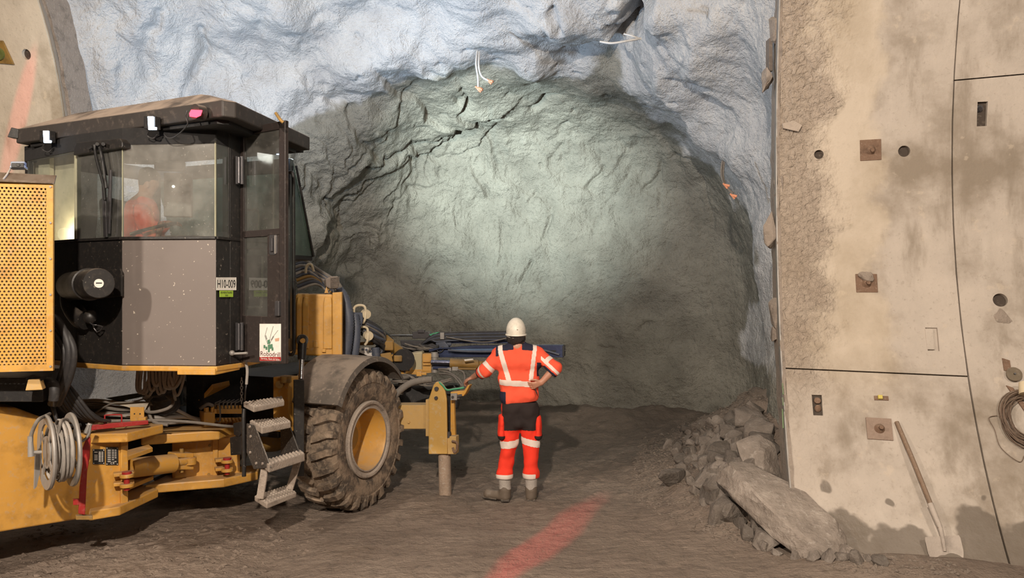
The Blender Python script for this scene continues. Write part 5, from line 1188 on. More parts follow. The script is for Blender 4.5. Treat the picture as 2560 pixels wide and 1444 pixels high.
# tilt cylinder under the feed
mb = MB(); mb.cyl(P(1078, 905, 8.9), P(1130, 906, 8.88), 0.028, n=16); tcy = mb.build('feed_cylinder', paint('blue_chrome', (0.30, 0.32, 0.45, 1), 0.2, 1.0, dust=0.1, updust=0.1), JB, smooth=60)
mb = MB(); mb.cyl(P(1126, 907, 8.88), P(1196, 911, 8.85), 0.055, n=20); mb.cyl(P(1196, 911, 8.85), P(1216, 912, 8.84), 0.045, n=16); mb.build('barrel', OCH, tcy, smooth=40)
mb = MB(); mb.cyl(P(1202, 903, 8.8), P(1202, 922, 8.8), 0.025, n=12); mb.cyl(P(1130, 921, 8.82), P(1190, 922, 8.8), 0.012, n=8); mb.build('end_lug', OCH, tcy, smooth=40)
mb = MB(); PQ = VP(1110, 8.7, 1160, 8.7); PQ.rect(mb, 1118, 919, 1128, 927, 0.04); PQ.rect(mb, 1130, 917, 1145, 926, 0.04, 0.01); mb.build('hose_coupling', GREY, tcy, bevel=0.003)
mb = MB(); PQ.rect(mb, 1082, 912, 1280, 922, 0.1, -0.25); mb.build('lower_rail', NAVY, tcy)
mb = MB(); PQ.slab(mb, [(1160, 898), (1182, 896), (1184, 899), (1162, 902)], 0.02, 0.0); mb.build('bright_fitting', WHITE, tcy)
for pts in ([P(1145, 924, 8.65), P(1158, 930, 8.6), P(1162, 945, 8.55), P(1158, 962, 8.3)], [P(1098, 925, 8.7), P(1125, 932, 8.6), P(1148, 948, 8.4), P(1158, 966, 8.2)], [P(1096, 922, 8.7), P(1112, 922, 8.65), P(1122, 923, 8.65)], [P(1098, 934, 8.7), P(1130, 938, 8.5), P(1155, 965, 8.2)]):
    MB().tube(pts, 0.011, 7).build('hose', HOSE, tcy, smooth=60)
# hoses and linkage in front of the wheel
for k in range(8):
    m_ = MB(); m_.tube([P(985+4*k, 932+k*2, 8.7), P(1010+4*k, 938+rr_.random()*8, 8.6), P(1045+2*k, 952+rr_.random()*10, 8.5), P(1080, 950+rr_.random()*12, 8.5), P(1100+rr_.random()*30, 945+rr_.random()*10, 8.6)], 0.012, 6); m_.build('hose', HOSE if k % 2 else HOSED, JB, smooth=60)
mb = MB(); mb.tube([P(985, 992, 8.0), P(1000, 975, 8.0), P(1025, 958, 8.02), P(1055, 950, 8.05), P(1080, 948, 8.05)], 0.035, 12, wob=0.03); mb.build('sleeved_hose', HOSE, JB, smooth=60)
mb = MB(); PQ2 = VP(1035, 8.5, 1085, 8.5); PQ2.rect(mb, 1041, 928, 1054, 940, 0.05); PQ2.rect(mb, 1054, 931, 1066, 937, 0.04); mb.build('yellow_fitting', YEL, JB, bevel=0.004)
mb = MB(); mb.lathe(P(1000, 945, 8.5), UPZ, [(0.0, -0.04), (0.10, -0.04), (0.10, -0.025), (0.085, -0.02), (0.085, 0.0), (0.11, 0.004), (0.11, 0.02), (0.0, 0.02)], 24); mb.cyl(P(1002, 955, 8.5), P(1002, 985, 8.5), 0.03); mb.build('spool', paint('spool_grey', (0.14, 0.125, 0.11, 1), 0.6), JB, smooth=40)
mb = MB(); mb.box(P(1030, 990, 8.9), Vector((0.55, 0.05, 0)), Vector((0, 0.12, 0)), UPZ*0.14); mb.build('front_bumper', BLK2, JB, bevel=0.02)
# --- outrigger
PX = VP(1000, 8.05, 1140, 7.90)
mb = MB(); PX.rect(mb, 930, 1012, 1080, 1072, 0.20, -0.03); org = mb.build('outrigger', YELP, JB, bevel=0.008)
mb = MB(); q = PX.pt(1023, 1054, -.03); mb.cyl(q, q+PX.n*0.02, 0.014, n=6); mb.build('beam_bolt', YELP, org)
mb = MB(); PX.rect(mb, 1064, 998, 1076, 1090, 0.26, 0.01); mb.build('collar', YELP, org, bevel=0.004)
mb = MB(); PX.slab(mb, [(1071, 1135), (1071, 998), (1083, 962), (1090, 954), (1100, 954), (1110, 964), (1116, 998), (1118, 1135)], 0.035, 0.04); mb.build('jack_plate', paint('worn_yellow', (0.50, 0.30, 0.08, 1), 0.5, dust=0.7, dustcol=(0.48, 0.40, 0.28, 1), grime=0.15, scale=3), org, bevel=0.01)
mb = MB(); PX.slab(mb, [(1126, 985), (1134, 985), (1138, 1100), (1138, 1132), (1126, 1132)], 0.05, -0.06); mb.build('jack_rail', YEL, org, bevel=0.004)
mb = MB(); PX.rect(mb, 1117, 984, 1128, 1100, 0.03, -0.10); mb.build('jack_core', BLK2, org)
mb = MB(); PX.rect(mb, 1116, 1090, 1140, 1135, 0.10, 0.02); mb.build('jack_foot_block', YELP, org, bevel=0.006)
mb = MB(); q = PX.pt(1122, 1086, .0); mb.cyl(q-UPZ*0.03, q+UPZ*0.03, 0.025, n=14); mb.build('roller', STEEL, org, smooth=40)
mb = MB(); mb.tube([PX.pt(1130, 1102, .04), PX.pt(1142, 1106, .05), PX.pt(1142, 1122, .05), PX.pt(1136, 1130, .05), PX.pt(1132, 1118, .05)], 0.012, 8); mb.build('red_shackle', RUST, org, smooth=60)
for x, y, r in ((1092, 971, 0.022), (1091, 994, 0.018)):
    mb = MB(); q = PX.pt(x, y, .045); mb.cyl(q, q+PX.n*0.018, r, n=14); mb.build('pivot_bolt', STEEL, org, smooth=40)
lc = G(1113, 1238, 0.0); lcx = PX.pt(1111, 1130, -0.06); base = Vector((lcx.x+0.01, lcx.y, 0.0)); base.z = fh(base.x, base.y)-0.01
mb = MB(); mb.cyl(base, Vector((lcx.x, lcx.y, lcx.z)), 0.066, n=28); mb.build('jack_leg', paint('rusty_leg', (0.30, 0.22, 0.16, 1), 0.75, dust=0.8, dustcol=(0.40, 0.35, 0.30, 1), grime=0.4, scale=9, bump=0.5), org, smooth=40)
mb = MB(); PX.slab(mb, [(1126, 990), (1126, 979), (1160, 976), (1170, 961), (1174, 963), (1163, 984), (1158, 990)], 0.10, 0.02); mb.build('hand_bracket', YEL, org, bevel=0.005)
mb = MB(); PX.rect(mb, 1126, 983, 1142, 1000, 0.05, 0.04); mb.build('coupling_block', GREY, org, bevel=0.004)
mb = MB(); q = PX.pt(1132, 992, .042); mb.cyl(q, q+PX.n*0.01, 0.014, n=12); mb.cyl(PX.pt(1142, 990, .01), PX.pt(1156, 988, .01), 0.020, n=10); mb.cyl(PX.pt(1142, 996, .01), PX.pt(1150, 996, .01), 0.014, n=10); mb.build('coupling_stem', STEEL, org, smooth=40)
mb = MB(); mb.tube([PX.pt(1098, 955, .03), PX.pt(1108, 964, .04), PX.pt(1118, 974, .05), PX.pt(1135, 972, .05), PX.pt(1150, 970, .05), PX.pt(1160, 968, .04)], 0.011, 8); mb.build('green_strap', GREEN, org, smooth=60)

# ------------------------------------------------------------------ people: blended distance fields meshed with surface nets
class SDF:
    def __init__(s, lo, hi, h):
        lo, hi = np.minimum(lo, hi), np.maximum(lo, hi)
        s.lo = np.array(lo, float); s.h = h; s.n = np.ceil((np.array(hi)-s.lo)/h).astype(int)+1; s.d = np.full(s.n, 0.5, np.float32)
    def _win(s, lo, hi):
        a = np.clip(np.floor((lo-s.lo)/s.h).astype(int), 0, s.n); b = np.clip(np.ceil((hi-s.lo)/s.h).astype(int)+1, 0, s.n)
        return a, b
    def _comb(s, a, b, d, k):
        sl = tuple(slice(x, y) for x, y in zip(a, b)); o = s.d[sl]
        if k > 0:
            hh = np.clip(0.5+0.5*(o-d)/k, 0, 1); s.d[sl] = o*(1-hh)+d*hh-k*hh*(1-hh)
        else: s.d[sl] = np.minimum(o, d)
    def cone(s, p, q, r0, r1, k=0.03, ys=1.0):
        p, q = np.array(p, float), np.array(q, float); m = max(r0, r1)*max(ys, 1)+0.09
        a, b = s._win(np.minimum(p, q)-m, np.maximum(p, q)+m)
        if (b <= a).any(): return s
        X = [s.lo[i]+s.h*np.arange(a[i], b[i]) for i in range(3)]; X = np.stack(np.meshgrid(*X, indexing='ij'), -1)
        yc = (p[1]+q[1])/2
        def sc(v): v = np.array(v, float); v[..., 1] = (v[..., 1]-yc)/ys+yc; return v
        X, P0, Q0 = sc(X), sc(p), sc(q); v = Q0-P0; t = np.clip(((X-P0)@v)/max(v@v, 1e-9), 0, 1)
        d = np.linalg.norm(X-P0-t[..., None]*v, axis=-1)-(r0+(r1-r0)*t)
        s._comb(a, b, d.astype(np.float32), k); return s
    def ell(s, c, r, k=0.03):
        c, r = np.array(c, float), np.array(r, float); m = r.max()+0.08; a, b = s._win(c-m, c+m)
        X = [s.lo[i]+s.h*np.arange(a[i], b[i]) for i in range(3)]; X = np.stack(np.meshgrid(*X, indexing='ij'), -1)
        q = (X-c)/r; l = np.linalg.norm(q, axis=-1); d = (l-1)*r.min()*0.6+(l-1)*r.mean()*0.4
        s._comb(a, b, d.astype(np.float32), k); return s
    def carve(s, fn):
        X = np.stack(np.meshgrid(*[s.lo[i]+s.h*np.arange(s.n[i]) for i in range(3)], indexing='ij'), -1)
        s.d = np.maximum(s.d, fn(X[..., 0], X[..., 1], X[..., 2]).astype(np.float32)); return s
    def rough(s, amp, freq):
        m = np.abs(s.d) < 0.06; ix = np.argwhere(m); X = s.lo+s.h*ix; s.d[m] += (amp*fbm(X*freq, 2)).astype(np.float32); return s
    def mesh(s):
        d = s.d; n = s.n; ins = d < 0
        cx, cy, cz = n-1
        acc = np.zeros((cx, cy, cz, 3), np.float32); cnt = np.zeros((cx, cy, cz), np.float32)
        cor = [(i, j, k) for i in (0, 1) for j in (0, 1) for k in (0, 1)]
        g = lambda c: d[c[0]:c[0]+cx, c[1]:c[1]+cy, c[2]:c[2]+cz]
        for ax in range(3):
            for c in cor:
                if c[ax]: continue
                e = list(c); e[ax] = 1; A, B = g(c), g(e); cr = (A < 0) != (B < 0)
                t = np.where(cr, A/np.where(cr, A-B, 1), 0)
                for q in range(3): acc[..., q] += np.where(cr, c[q]+(t if q == ax else 0), 0)
                cnt += cr
        act = cnt > 0; idx = np.full(act.shape, -1); pos = np.argwhere(act); idx[act] = np.arange(len(pos))
        V = s.lo+s.h*(pos+acc[act]/cnt[act][:, None])
        Fs = []
        for ax in range(3):
            o1, o2 = [q for q in range(3) if q != ax]
            sl = [slice(None)]*3; sl2 = [slice(None)]*3; sl[ax] = slice(0, -1); sl2[ax] = slice(1, None)
            A, B = ins[tuple(sl)], ins[tuple(sl2)]; E = np.argwhere(A != B)
            ok = (E[:, o1] > 0) & (E[:, o2] > 0) & (E[:, o1] < n[o1]-1) & (E[:, o2] < n[o2]-1); E = E[ok]
            if not len(E): continue
            def cell(a, b): c = E.copy(); c[:, o1] -= a; c[:, o2] -= b; return idx[c[:, 0], c[:, 1], c[:, 2]]
            Q = np.stack([cell(1, 1), cell(0, 1), cell(0, 0), cell(1, 0)], -1)
            fl = A[tuple(E.T)]; 
            if ax == 1: fl = ~fl
            Q[~fl] = Q[~fl][:, ::-1]; Fs.append(Q)
        Fq = np.concatenate(Fs); Fq = Fq[(Fq >= 0).all(1)]
        # light smoothing
        for _ in range(2):
            sm = np.zeros_like(V); c2 = np.zeros(len(V))
            for a in range(4):
                i, j = Fq[:, a], Fq[:, (a+1) % 4]
                np.add.at(sm, i, V[j]); np.add.at(c2, i, 1); np.add.at(sm, j, V[i]); np.add.at(c2, j, 1)
            V = V*0.5+0.5*sm/np.maximum(c2, 1)[:, None]
        return V, Fq
def sdf_obj(name, V, Fq, m, parent, smooth=True):
    me = bpy.data.meshes.new(name); me.from_pydata(V.tolist(), [], Fq.tolist()); me.update()
    bm = bmesh.new(); bm.from_mesh(me); bmesh.ops.recalc_face_normals(bm, faces=bm.faces); bm.to_mesh(me); bm.free()
    return finish(name, me, m, parent, smooth=smooth)
def patch(name, V, Fq, cond, m, parent, lift=0.003):
    """a strip of cloth lying on a garment: the faces whose centre meets cond, raised a little"""
    nv = np.zeros_like(V); a = V[Fq[:, 1]]-V[Fq[:, 0]]; b = V[Fq[:, 3]]-V[Fq[:, 0]]; fn = np.cross(a, b)
    for k in range(4): np.add.at(nv, Fq[:, k], fn)
    nv /= np.maximum(np.linalg.norm(nv, axis=1)[:, None], 1e-9)
    if ((V-V.mean(0))*nv).sum() < 0: nv = -nv
    C_ = V[Fq].mean(1); sel = Fq[cond(C_, nv[Fq].mean(1))]
    if not len(sel): return None
    us, inv = np.unique(sel.ravel(), return_inverse=True); nF = inv.reshape(-1, 4)
    W = V[us]+nv[us]*lift
    for _ in range(2):          # ease the jagged rim
        e = {}
        for q in nF:
            for k in range(4):
                ed = tuple(sorted((q[k], q[(k+1) % 4]))); e[ed] = e.get(ed, 0)+1
        nb = {}
        for (i, j), c in e.items():
            if c == 1: nb.setdefault(i, []).append(j); nb.setdefault(j, []).append(i)
        W2 = W.copy()
        for i, js in nb.items(): W2[i] = 0.4*W[i]+0.6*np.mean(W[js], 0)
        W = W2
    # one object for each separate piece
    par = np.arange(len(W))
    def find(i):
        while par[i] != i: par[i] = par[par[i]]; i = par[i]
        return i
    for q in nF:
        r0 = find(q[0])
        for k in (1, 2, 3): par[find(q[k])] = r0
    root = np.array([find(i) for i in range(len(W))]); fr = root[nF[:, 0]]; out = None
    for r in np.unique(fr):
        sub = nF[fr == r]
        if len(sub) < 25: continue
        us, inv = np.unique(sub.ravel(), return_inverse=True)
        out = sdf_obj(name, W[us], inv.reshape(-1, 4), m, parent)
    return out
def cloth(name, col, bump=0.35, rough=0.8, dirt=0.15):
    n = N(name); a = n.noise(9, 5, 0.6); b = n.noise(260, 2)
    c = n.mix(n.math('MULTIPLY', n.step(a, 0.5, 0.75), dirt), col, tuple(x*0.55 for x in col[:3])+(1,))
    MATS[name] = n.pbr(c, rough, 0, n.bump(n.math('ADD', n.math('MULTIPLY', a, 2.0), b), bump, 0.006), 0.2); return n.m
ORG = cloth('orange_cloth', (0.86, 0.105, 0.052, 1)); REDO = cloth('red_orange_cloth', (0.80, 0.045, 0.022, 1))
NVY = cloth('navy_cloth', (0.022, 0.022, 0.042, 1)); DRK = cloth('dark_trouser_cloth', (0.028, 0.020, 0.019, 1), dirt=0.4)
REFL = cloth('reflective_strip', (0.72, 0.60, 0.53, 1), 0.1, 0.45)
def skinm(name, col):
    n = N(name); a = n.noise(12, 4)
    p = n.node('ShaderNodeBsdfPrincipled', {'Base Color': n.mix(a, col, tuple(x*0.75 for x in col[:3])+(1,)), 'Roughness': 0.5, 'Subsurface Weight': 0.08, 'Subsurface Scale': 0.01})
    n.t.links.new(p.outputs[0], n.out.inputs[0]); return n.m
SKIN = skinm('skin', (0.52, 0.25, 0.16, 1))
HAIR = paint('dark_hair', (0.022, 0.014, 0.011, 1), 0.6, dust=0.0, updust=0.0, scale=60, bump=0.8)

# --- the worker leaning on the outrigger
YW = 7.69
def wv(px, py, dy=0.0): return np.array(P(px, py, YW+dy))
zoff = fh(0.03, YW) - P(1290, 1253, YW).z
def wq(px, py, dy=0.0):
    p = wv(px, py, dy); p[2] += zoff; return p
WK = empty('person', (0.04, YW, fh(0.04, YW)))
tag(WK, 'person in orange work clothes and white helmet standing with a hand on the outrigger', 'person')
shL, shR = wq(1253, 886), wq(1338, 886)
elL, wrL, haL = wq(1213, 926, 0.0), wq(1184, 943, 0.13), wq(1165, 951, 0.175)
elR, wrR, haR = wq(1388, 920, -0.10), wq(1354, 957, -0.115), wq(1336, 964, -0.125)
hipL, hipR = wq(1278, 1022), wq(1322, 1022); knL, knR = wq(1273, 1105, 0.03), wq(1327, 1105, 0.03); anL, anR = wq(1261, 1195, 0.0), wq(1328, 1195, 0.0)
# body: head, neck, trunk, arms and hands in one surface
b = SDF(wq(1120, 790, -0.3), wq(1420, 1240, 0.42), 0.0062)
b.d[:] = 0.5
neck = wq(1293, 868, 0.0)
b.ell(wq(1291, 836, 0.03), (0.078, 0.098, 0.112)).ell(wq(1291, 852, 0.085), (0.05, 0.05, 0.06), 0.03)
b.ell(wq(1291, 845, 0.135), (0.014, 0.02, 0.022), 0.015)                        # nose
for sx in (-1, 1): b.ell(wq(1291+sx*20, 843, 0.02), (0.014, 0.026, 0.034), 0.01)  # ears
for sx in (-1, 1): b.ell(wq(1291+sx*8, 838, 0.118), (0.016, 0.010, 0.010), 0.01)
b.cone(wq(1292, 850, 0.02), neck, 0.056, 0.062, 0.03)
b.cone(neck, wq(1294, 1000, 0.0), 0.07, 0.085, 0.05, 0.7)
b.cone(neck, shL, 0.05, 0.055, 0.04).cone(neck, shR, 0.05, 0.055, 0.04)
b.cone(shL, elL, 0.052, 0.043, 0.03).cone(elL, wrL, 0.043, 0.029, 0.02)
b.cone(shR, elR, 0.052, 0.043, 0.03).cone(elR, wrR, 0.043, 0.029, 0.02)
b.cone(wq(1294, 1000), hipL, 0.07, 0.065, 0.03).cone(wq(1294, 1000), hipR, 0.07, 0.065, 0.03)
b.cone(hipL, knL, 0.065, 0.05, 0.02).cone(knL, anL, 0.052, 0.042, 0.03); b.cone(hipR, knR, 0.065, 0.05, 0.02).cone(knR, anR, 0.052, 0.042, 0.03)
def hand(b, wr, ha, across, down, lens=(0.066, 0.075, 0.07, 0.056), thumb_side=1):
    """palm, four bent fingers of different length and a thumb leaving the side of the palm"""
    d = (ha-wr); d = d/np.linalg.norm(d); ac = np.array(across, float); ac -= d*(ac@d); ac /= np.linalg.norm(ac); dn = np.array(down, float); dn -= d*(dn@d); dn -= ac*(dn@ac); dn /= np.linalg.norm(dn)
    pc = wr+d*0.03; pe = wr+d*0.085
    for t in (-0.026, -0.009, 0.009, 0.026): b.cone(wr+ac*t*0.5, pe+ac*t, 0.017, 0.0125, 0.012)
    for t, L in zip((-0.033, -0.011, 0.011, 0.032), lens):
        k0 = pe+ac*t; k1 = k0+(d*0.85+dn*0.5)*L*0.5; k2 = k1+(d*0.45+dn*0.9)*L*0.36; k3 = k2+(dn*1.0+d*0.1)*L*0.26
        b.cone(k0, k1, 0.0105, 0.0095, 0.004).cone(k1, k2, 0.0095, 0.0088, 0.003).cone(k2, k3, 0.0088, 0.0078, 0.003)
    t0 = wr+d*0.025+ac*thumb_side*0.022; t1 = t0+(d*0.6+ac*thumb_side*0.8)*0.035; t2 = t1+(d*0.9+ac*thumb_side*0.25+dn*0.3)*0.03; t3 = t2+(d*0.9+dn*0.4)*0.022
    b.cone(t0, t1, 0.015, 0.0115, 0.008).cone(t1, t2, 0.0112, 0.010, 0.004).cone(t2, t3, 0.010, 0.0085, 0.003)
hand(b, wrL, haL, (0.35, -0.8, 0.15), (-0.25, 0.1, -1.0), thumb_side=1)
hand(b, wrR, haR, (0.1, -0.35, 1.0), (-0.3, 1.0, 0.1), lens=(0.056, 0.07, 0.075, 0.066), thumb_side=1)
V, Fq = b.mesh(); body = sdf_obj('body', V, Fq, SKIN, WK)
# sweater
g = SDF(wq(1185, 850, -0.26), wq(1410, 1030, 0.26), 0.0065)
chestc, waistc = wq(1296, 905), wq(1297, 962)
g.cone(wq(1268, 903), wq(1323, 903), 0.125, 0.125, 0.03, 0.86).cone(wq(1272, 950), wq(1320, 950), 0.112, 0.112, 0.06, 0.92).cone(wq(1276, 992), wq(1320, 988), 0.108, 0.105, 0.06, 0.98)
g.cone(wq(1284, 870), wq(1304, 870), 0.062, 0.062, 0.05, 0.9)
g.cone(wq(1280, 880), shL, 0.075, 0.078, 0.05).cone(wq(1308, 880), shR, 0.075, 0.078, 0.05)
slL = elL+(wrL-elL)*0.42; slR = elR+(wrR-elR)*0.36
g.cone(shL, elL, 0.078, 0.066, 0.045).cone(elL, slL, 0.066, 0.062, 0.03)
g.cone(shR, elR, 0.078, 0.062, 0.045).cone(elR, slR, 0.064, 0.060, 0.03)
hemz = wq(1300, 1011)[2]
dL = (wrL-elL)/np.linalg.norm(wrL-elL); dR = (wrR-elR)/np.linalg.norm(wrR-elR)
def cutg(X, Y, Z):
    hem = hemz + 0.035*(X-wq(1258, 0)[0])/0.33 - Z
    pts = np.stack([X, Y, Z], -1)
    cl = np.where(np.linalg.norm(pts-slL, axis=-1) < 0.13, (pts-slL)@dL, -1); cr = np.where((np.linalg.norm(pts-slR, axis=-1) < 0.12) & (X > wq(1352, 0)[0]), (pts-slR)@dR, -1)
    nk = Z-(wq(1293, 862)[2]+0.10*np.abs(X-neck[0]))
    nk = np.where(np.hypot(X-neck[0], Y-neck[1]) < 0.075, Z-wq(1293, 861)[2], -1)
    return np.maximum(np.maximum(hem, cl), np.maximum(cr, nk))
g.rough(0.011, 9.0); g.carve(cutg)
V, Fq = g.mesh(); sw = sdf_obj('sweater', V, Fq, ORG, WK)
def pxy(C_):      # place on the back, measured in the worker's own plane (x right, z up), metres from the spine base
    return C_[:, 0]-wq(1294, 0)[0], C_[:, 2]-hemz
def armpar(C_, a, b_):
    v = b_-a; return ((C_-a)@v)/(v@v)
xm = lambda px: (px-1294)/247.0; zm = lambda py: (1011-py)/247.0
def onarm(C_, side):
    x, z = pxy(C_)
    return (x < xm(1243)) if side < 0 else (x > xm(1350))
def c_strap(C_, nn):
    x, z = pxy(C_); tor = (x > xm(1244)) & (x < xm(1349)) & (nn[:, 1] < 0.3)
    # left strap leans inwards to the waist band, right strap stays nearer the edge
    tL = np.clip((zm(874)-z)/(zm(874)-zm(952)), 0, 1); cL = xm(1250)+tL*(xm(1273)-xm(1250)); cR = xm(1336)+tL*(xm(1326)-xm(1336))
    return tor & (z > zm(950)) & ((np.abs(x-cL) < 0.025) | (np.abs(x-cR) < 0.021))
def c_band(C_, nn):
    x, z = pxy(C_); return (z > zm(964)-0.06*x) & (z < zm(950)-0.06*x) & (x > xm(1249)) & (x < xm(1326)) & (np.abs(C_[:, 1]-YW) < 0.3) & (nn[:, 1] < 0.5)
patch('reflective_strip', V, Fq, c_strap, REFL, sw); patch('reflective_strip', V, Fq, c_band, REFL, sw)
def c_yoke(C_, nn):
    x, z = pxy(C_)
    a = (x > xm(1256)) & (x < xm(1283)) & (z > zm(874)+0.10*(x-xm(1283))); b2 = (x > xm(1304)) & (x < xm(1334)) & (z > zm(874)-0.10*(x-xm(1304)))
    sp_ = (z > zm(890)) & (z < zm(862)) & ((x > xm(1240)) & (x < xm(1247)))
    return ((a | b2) & (z > zm(882))) | sp_
patch('navy_yoke', V, Fq, c_yoke, NVY, sw)
def c_side(C_, nn):
    x, z = pxy(C_); return ((x < xm(1265)) & (z < zm(978)) & (x > xm(1230))) | ((x > xm(1341)) & (z < zm(905)) & (z > zm(940)) & (x < xm(1352)))
patch('navy_side', V, Fq, c_side, NVY, sw)
def c_sleeve(C_, nn):
    tl = (C_-elL)@dL; tu = (C_-shL)@((elL-shL)/np.linalg.norm(elL-shL)); tr = (C_-elR)@dR; tur = (C_-shR)@((elR-shR)/np.linalg.norm(elR-shR)); LL = np.linalg.norm(elL-shL); LR = np.linalg.norm(elR-shR)
    A = onarm(C_, -1) & (((tl > 0.004) & (tl < 0.036)) | ((tl < 0.0) & (tu > LL-0.075) & (tu < LL-0.030)))
    B = onarm(C_, 1) & (C_[:, 0] > wq(1352, 0)[0]) & (((tr > 0.012) & (tr < 0.042)) | ((tr < 0.02) & (tur > LR-0.115) & (tur < LR-0.07)))
    return A | B
patch('reflective_strip', V, Fq, c_sleeve, REFL, sw)
def c_cuff(C_, nn):
    tl = (C_-slL)@dL; tr = (C_-slR)@dR
    return (onarm(C_, -1) & (tl > -0.014) & (np.linalg.norm(C_-slL, axis=1) < 0.11)) | (onarm(C_, 1) & (tr > -0.016) & (np.linalg.norm(C_-slR, axis=1) < 0.10))
patch('navy_cuff', V, Fq, c_cuff, NVY, sw, 0.004)
# trousers
g = SDF(wq(1225, 995, -0.24), wq(1370, 1210, 0.26), 0.0065)
g.cone(wq(1280, 1020), wq(1318, 1016), 0.108, 0.108, 0.04, 0.95)
g.cone(hipL+[0, 0, -.02], knL, 0.098, 0.084, 0.03).cone(knL, anL+[0, 0, .03], 0.082, 0.070, 0.03); g.cone(hipR+[0, 0, -.02], knR, 0.098, 0.084, 0.03).cone(knR, anR+[0, 0, .03], 0.082, 0.066, 0.03)
g.cone(anL+[0, 0, .035], anL+[0, 0, .03], 0.082, 0.082, 0.02).cone(anR+[0, 0, .045], anR+[0, 0, .04], 0.080, 0.080, 0.02)
g.ell(wq(1298, 1052), (0.07, 0.10, 0.09), 0.04); g.rough(0.014, 8.0); zc1 = anL[2]+0.0; g.carve(lambda X, Y, Z: np.maximum(zc1-Z, Z-(hemz+0.02)))
V, Fq = g.mesh(); tr = sdf_obj('trousers', V, Fq, REDO, WK)
zz = lambda py: wq(1290, py)[2]
xx = lambda px: wq(px, 1000)[0]
patch('dark_seat', V, Fq, lambda C_, nn: (C_[:, 2] > zz(1074)-0.0) & (C_[:, 0] > xx(1256)) & (C_[:, 0] < xx(1352)), DRK, tr)
patch('reflective_strip', V, Fq, lambda C_, nn: ((C_[:, 0] < xx(1297)) & (C_[:, 2] < zz(1101)+0.10*(C_[:, 0]-xx(1275))) & (C_[:, 2] > zz(1119)+0.10*(C_[:, 0]-xx(1275)))) | ((C_[:, 0] >= xx(1297)) & (C_[:, 2] < zz(1097)-0.22*(C_[:, 0]-xx(1325))) & (C_[:, 2] > zz(1114)-0.22*(C_[:, 0]-xx(1325)))), REFL, tr)
patch('turned_hem', V, Fq, lambda C_, nn: ((C_[:, 2] < anL[2]+0.045) & (C_[:, 0] < xx(1297))) | ((C_[:, 2] < anR[2]+0.05) & (C_[:, 0] > xx(1297)) & (C_[:, 0] < xx(1338))), REFL, tr, 0.005)
for (x0, x1, y0, y1, m_) in ((1248, 1261, 1036, 1098, REDO), (1340, 1350, 1038, 1098, REDO)):
    q = SDF(wq(x0-14, y0-14, -0.16), wq(x1+14, y1+14, 0.16), 0.007)
    q.cone(wq((x0+x1)/2, y0+8), wq((x0+x1)/2, y1-8), 0.036, 0.040, 0.0, 2.0); q.rough(0.006, 12)
    v_, f_ = q.mesh(); po = sdf_obj('thigh_pocket', v_, f_, m_, tr)
    patch('pocket_trim', v_, f_, lambda C_, nn: (C_[:, 2] < zz(1088)), DRK, tr, 0.004)
# boots
BOOT = paint('boot_rubber', (0.13, 0.10, 0.075, 1), 0.5, dust=0.4, dustcol=(0.25, 0.20, 0.16, 1), scale=9)
BOOTG = paint('boot_mud', (0.34, 0.30, 0.265, 1), 0.75, dust=0.6, dustcol=(0.45, 0.40, 0.36, 1), scale=14, bump=0.5)
gz = fh(0.04, YW)
for an, toe, heel in ((anL, (-0.17, 0.10), wq(1263, 1250)), (anR, (0.015, 0.20), wq(1328, 1250))):
    an = np.array(an); q = SDF([heel[0]-0.32, YW-0.16, gz-0.03], [heel[0]+0.2, YW+0.36, gz+0.36], 0.0065)
    hb = np.array([heel[0], YW+0.0, gz+0.05]); tp = hb+np.array([toe[0], toe[1], -0.008])
    q.cone(an+[0, 0, 0.03], [hb[0], hb[1], gz+0.11], 0.062, 0.056, 0.02).cone([hb[0], hb[1], gz+0.11], hb, 0.056, 0.050, 0.02).cone(hb, tp, 0.050, 0.043, 0.03)
    q.ell(tp+np.array([0, 0, 0.002]), (0.052, 0.055, 0.045), 0.02)
    sole = q; sole.carve(lambda X, Y, Z: gz-0.002-Z)
    v_, f_ = q.mesh(); bo = sdf_obj('boot', v_, f_, BOOT, WK)
    patch('muddy_shaft', v_, f_, lambda C_, nn: C_[:, 2] > gz+0.135+0.015*np.sin(C_[:, 0]*60), BOOTG, bo, 0.002)
    mb = MB(); mb.abox((hb[0], hb[1]-0.004, gz+0.010), 0.085, 0.085, 0.024); d2 = Vector((toe[0], toe[1], 0)).normalized(); c2 = Vector(tp); mb.box((c2.x-d2.x*0.03, c2.y-d2.y*0.03, gz+0.008), d2*0.085, Vector((-d2.y, d2.x, 0))*0.045, UPZ*0.008); mb.build('sole', paint('sole_rubber', (0.05, 0.04, 0.032, 1), 0.7), bo, bevel=0.006)
# helmet with headband, hair
hc = wq(1290, 829, 0.025)
q = SDF(hc-[0.2, 0.25, 0.2], hc+[0.2, 0.25, 0.2], 0.0055)
q.ell(hc+[0, 0, 0.0], (0.100, 0.128, 0.138), 0.0).carve(lambda X, Y, Z: (hc[2]-0.040+0.045*(Y-hc[1]))-Z); q.cone(hc+[-0.05, 0.125, -0.02], hc+[0.05, 0.125, -0.02], 0.022, 0.022, 0.02)
q.carve(lambda X, Y, Z: (hc[2]-0.042+0.045*(Y-hc[1]))-Z)
v_, f_ = q.mesh(); hm = sdf_obj('helmet', v_, f_, paint('white_helmet', (0.74, 0.68, 0.58, 1), 0.4, dust=0.3, dustcol=(0.5, 0.42, 0.34, 1), updust=0.15, scale=14, bump=0.05), WK)
mb = MB(); mb.lathe(Vector(hc)+Vector((0, 0, -0.035)), UPZ, [(0.100, -0.006), (0.108, -0.004), (0.108, 0.006), (0.100, 0.012)], 40); 
for i, v in enumerate(mb.v): mb.v[i] = (v[0], hc[1]+(v[1]-hc[1])*1.27, v[2]+0.045*(v[1]-hc[1]))
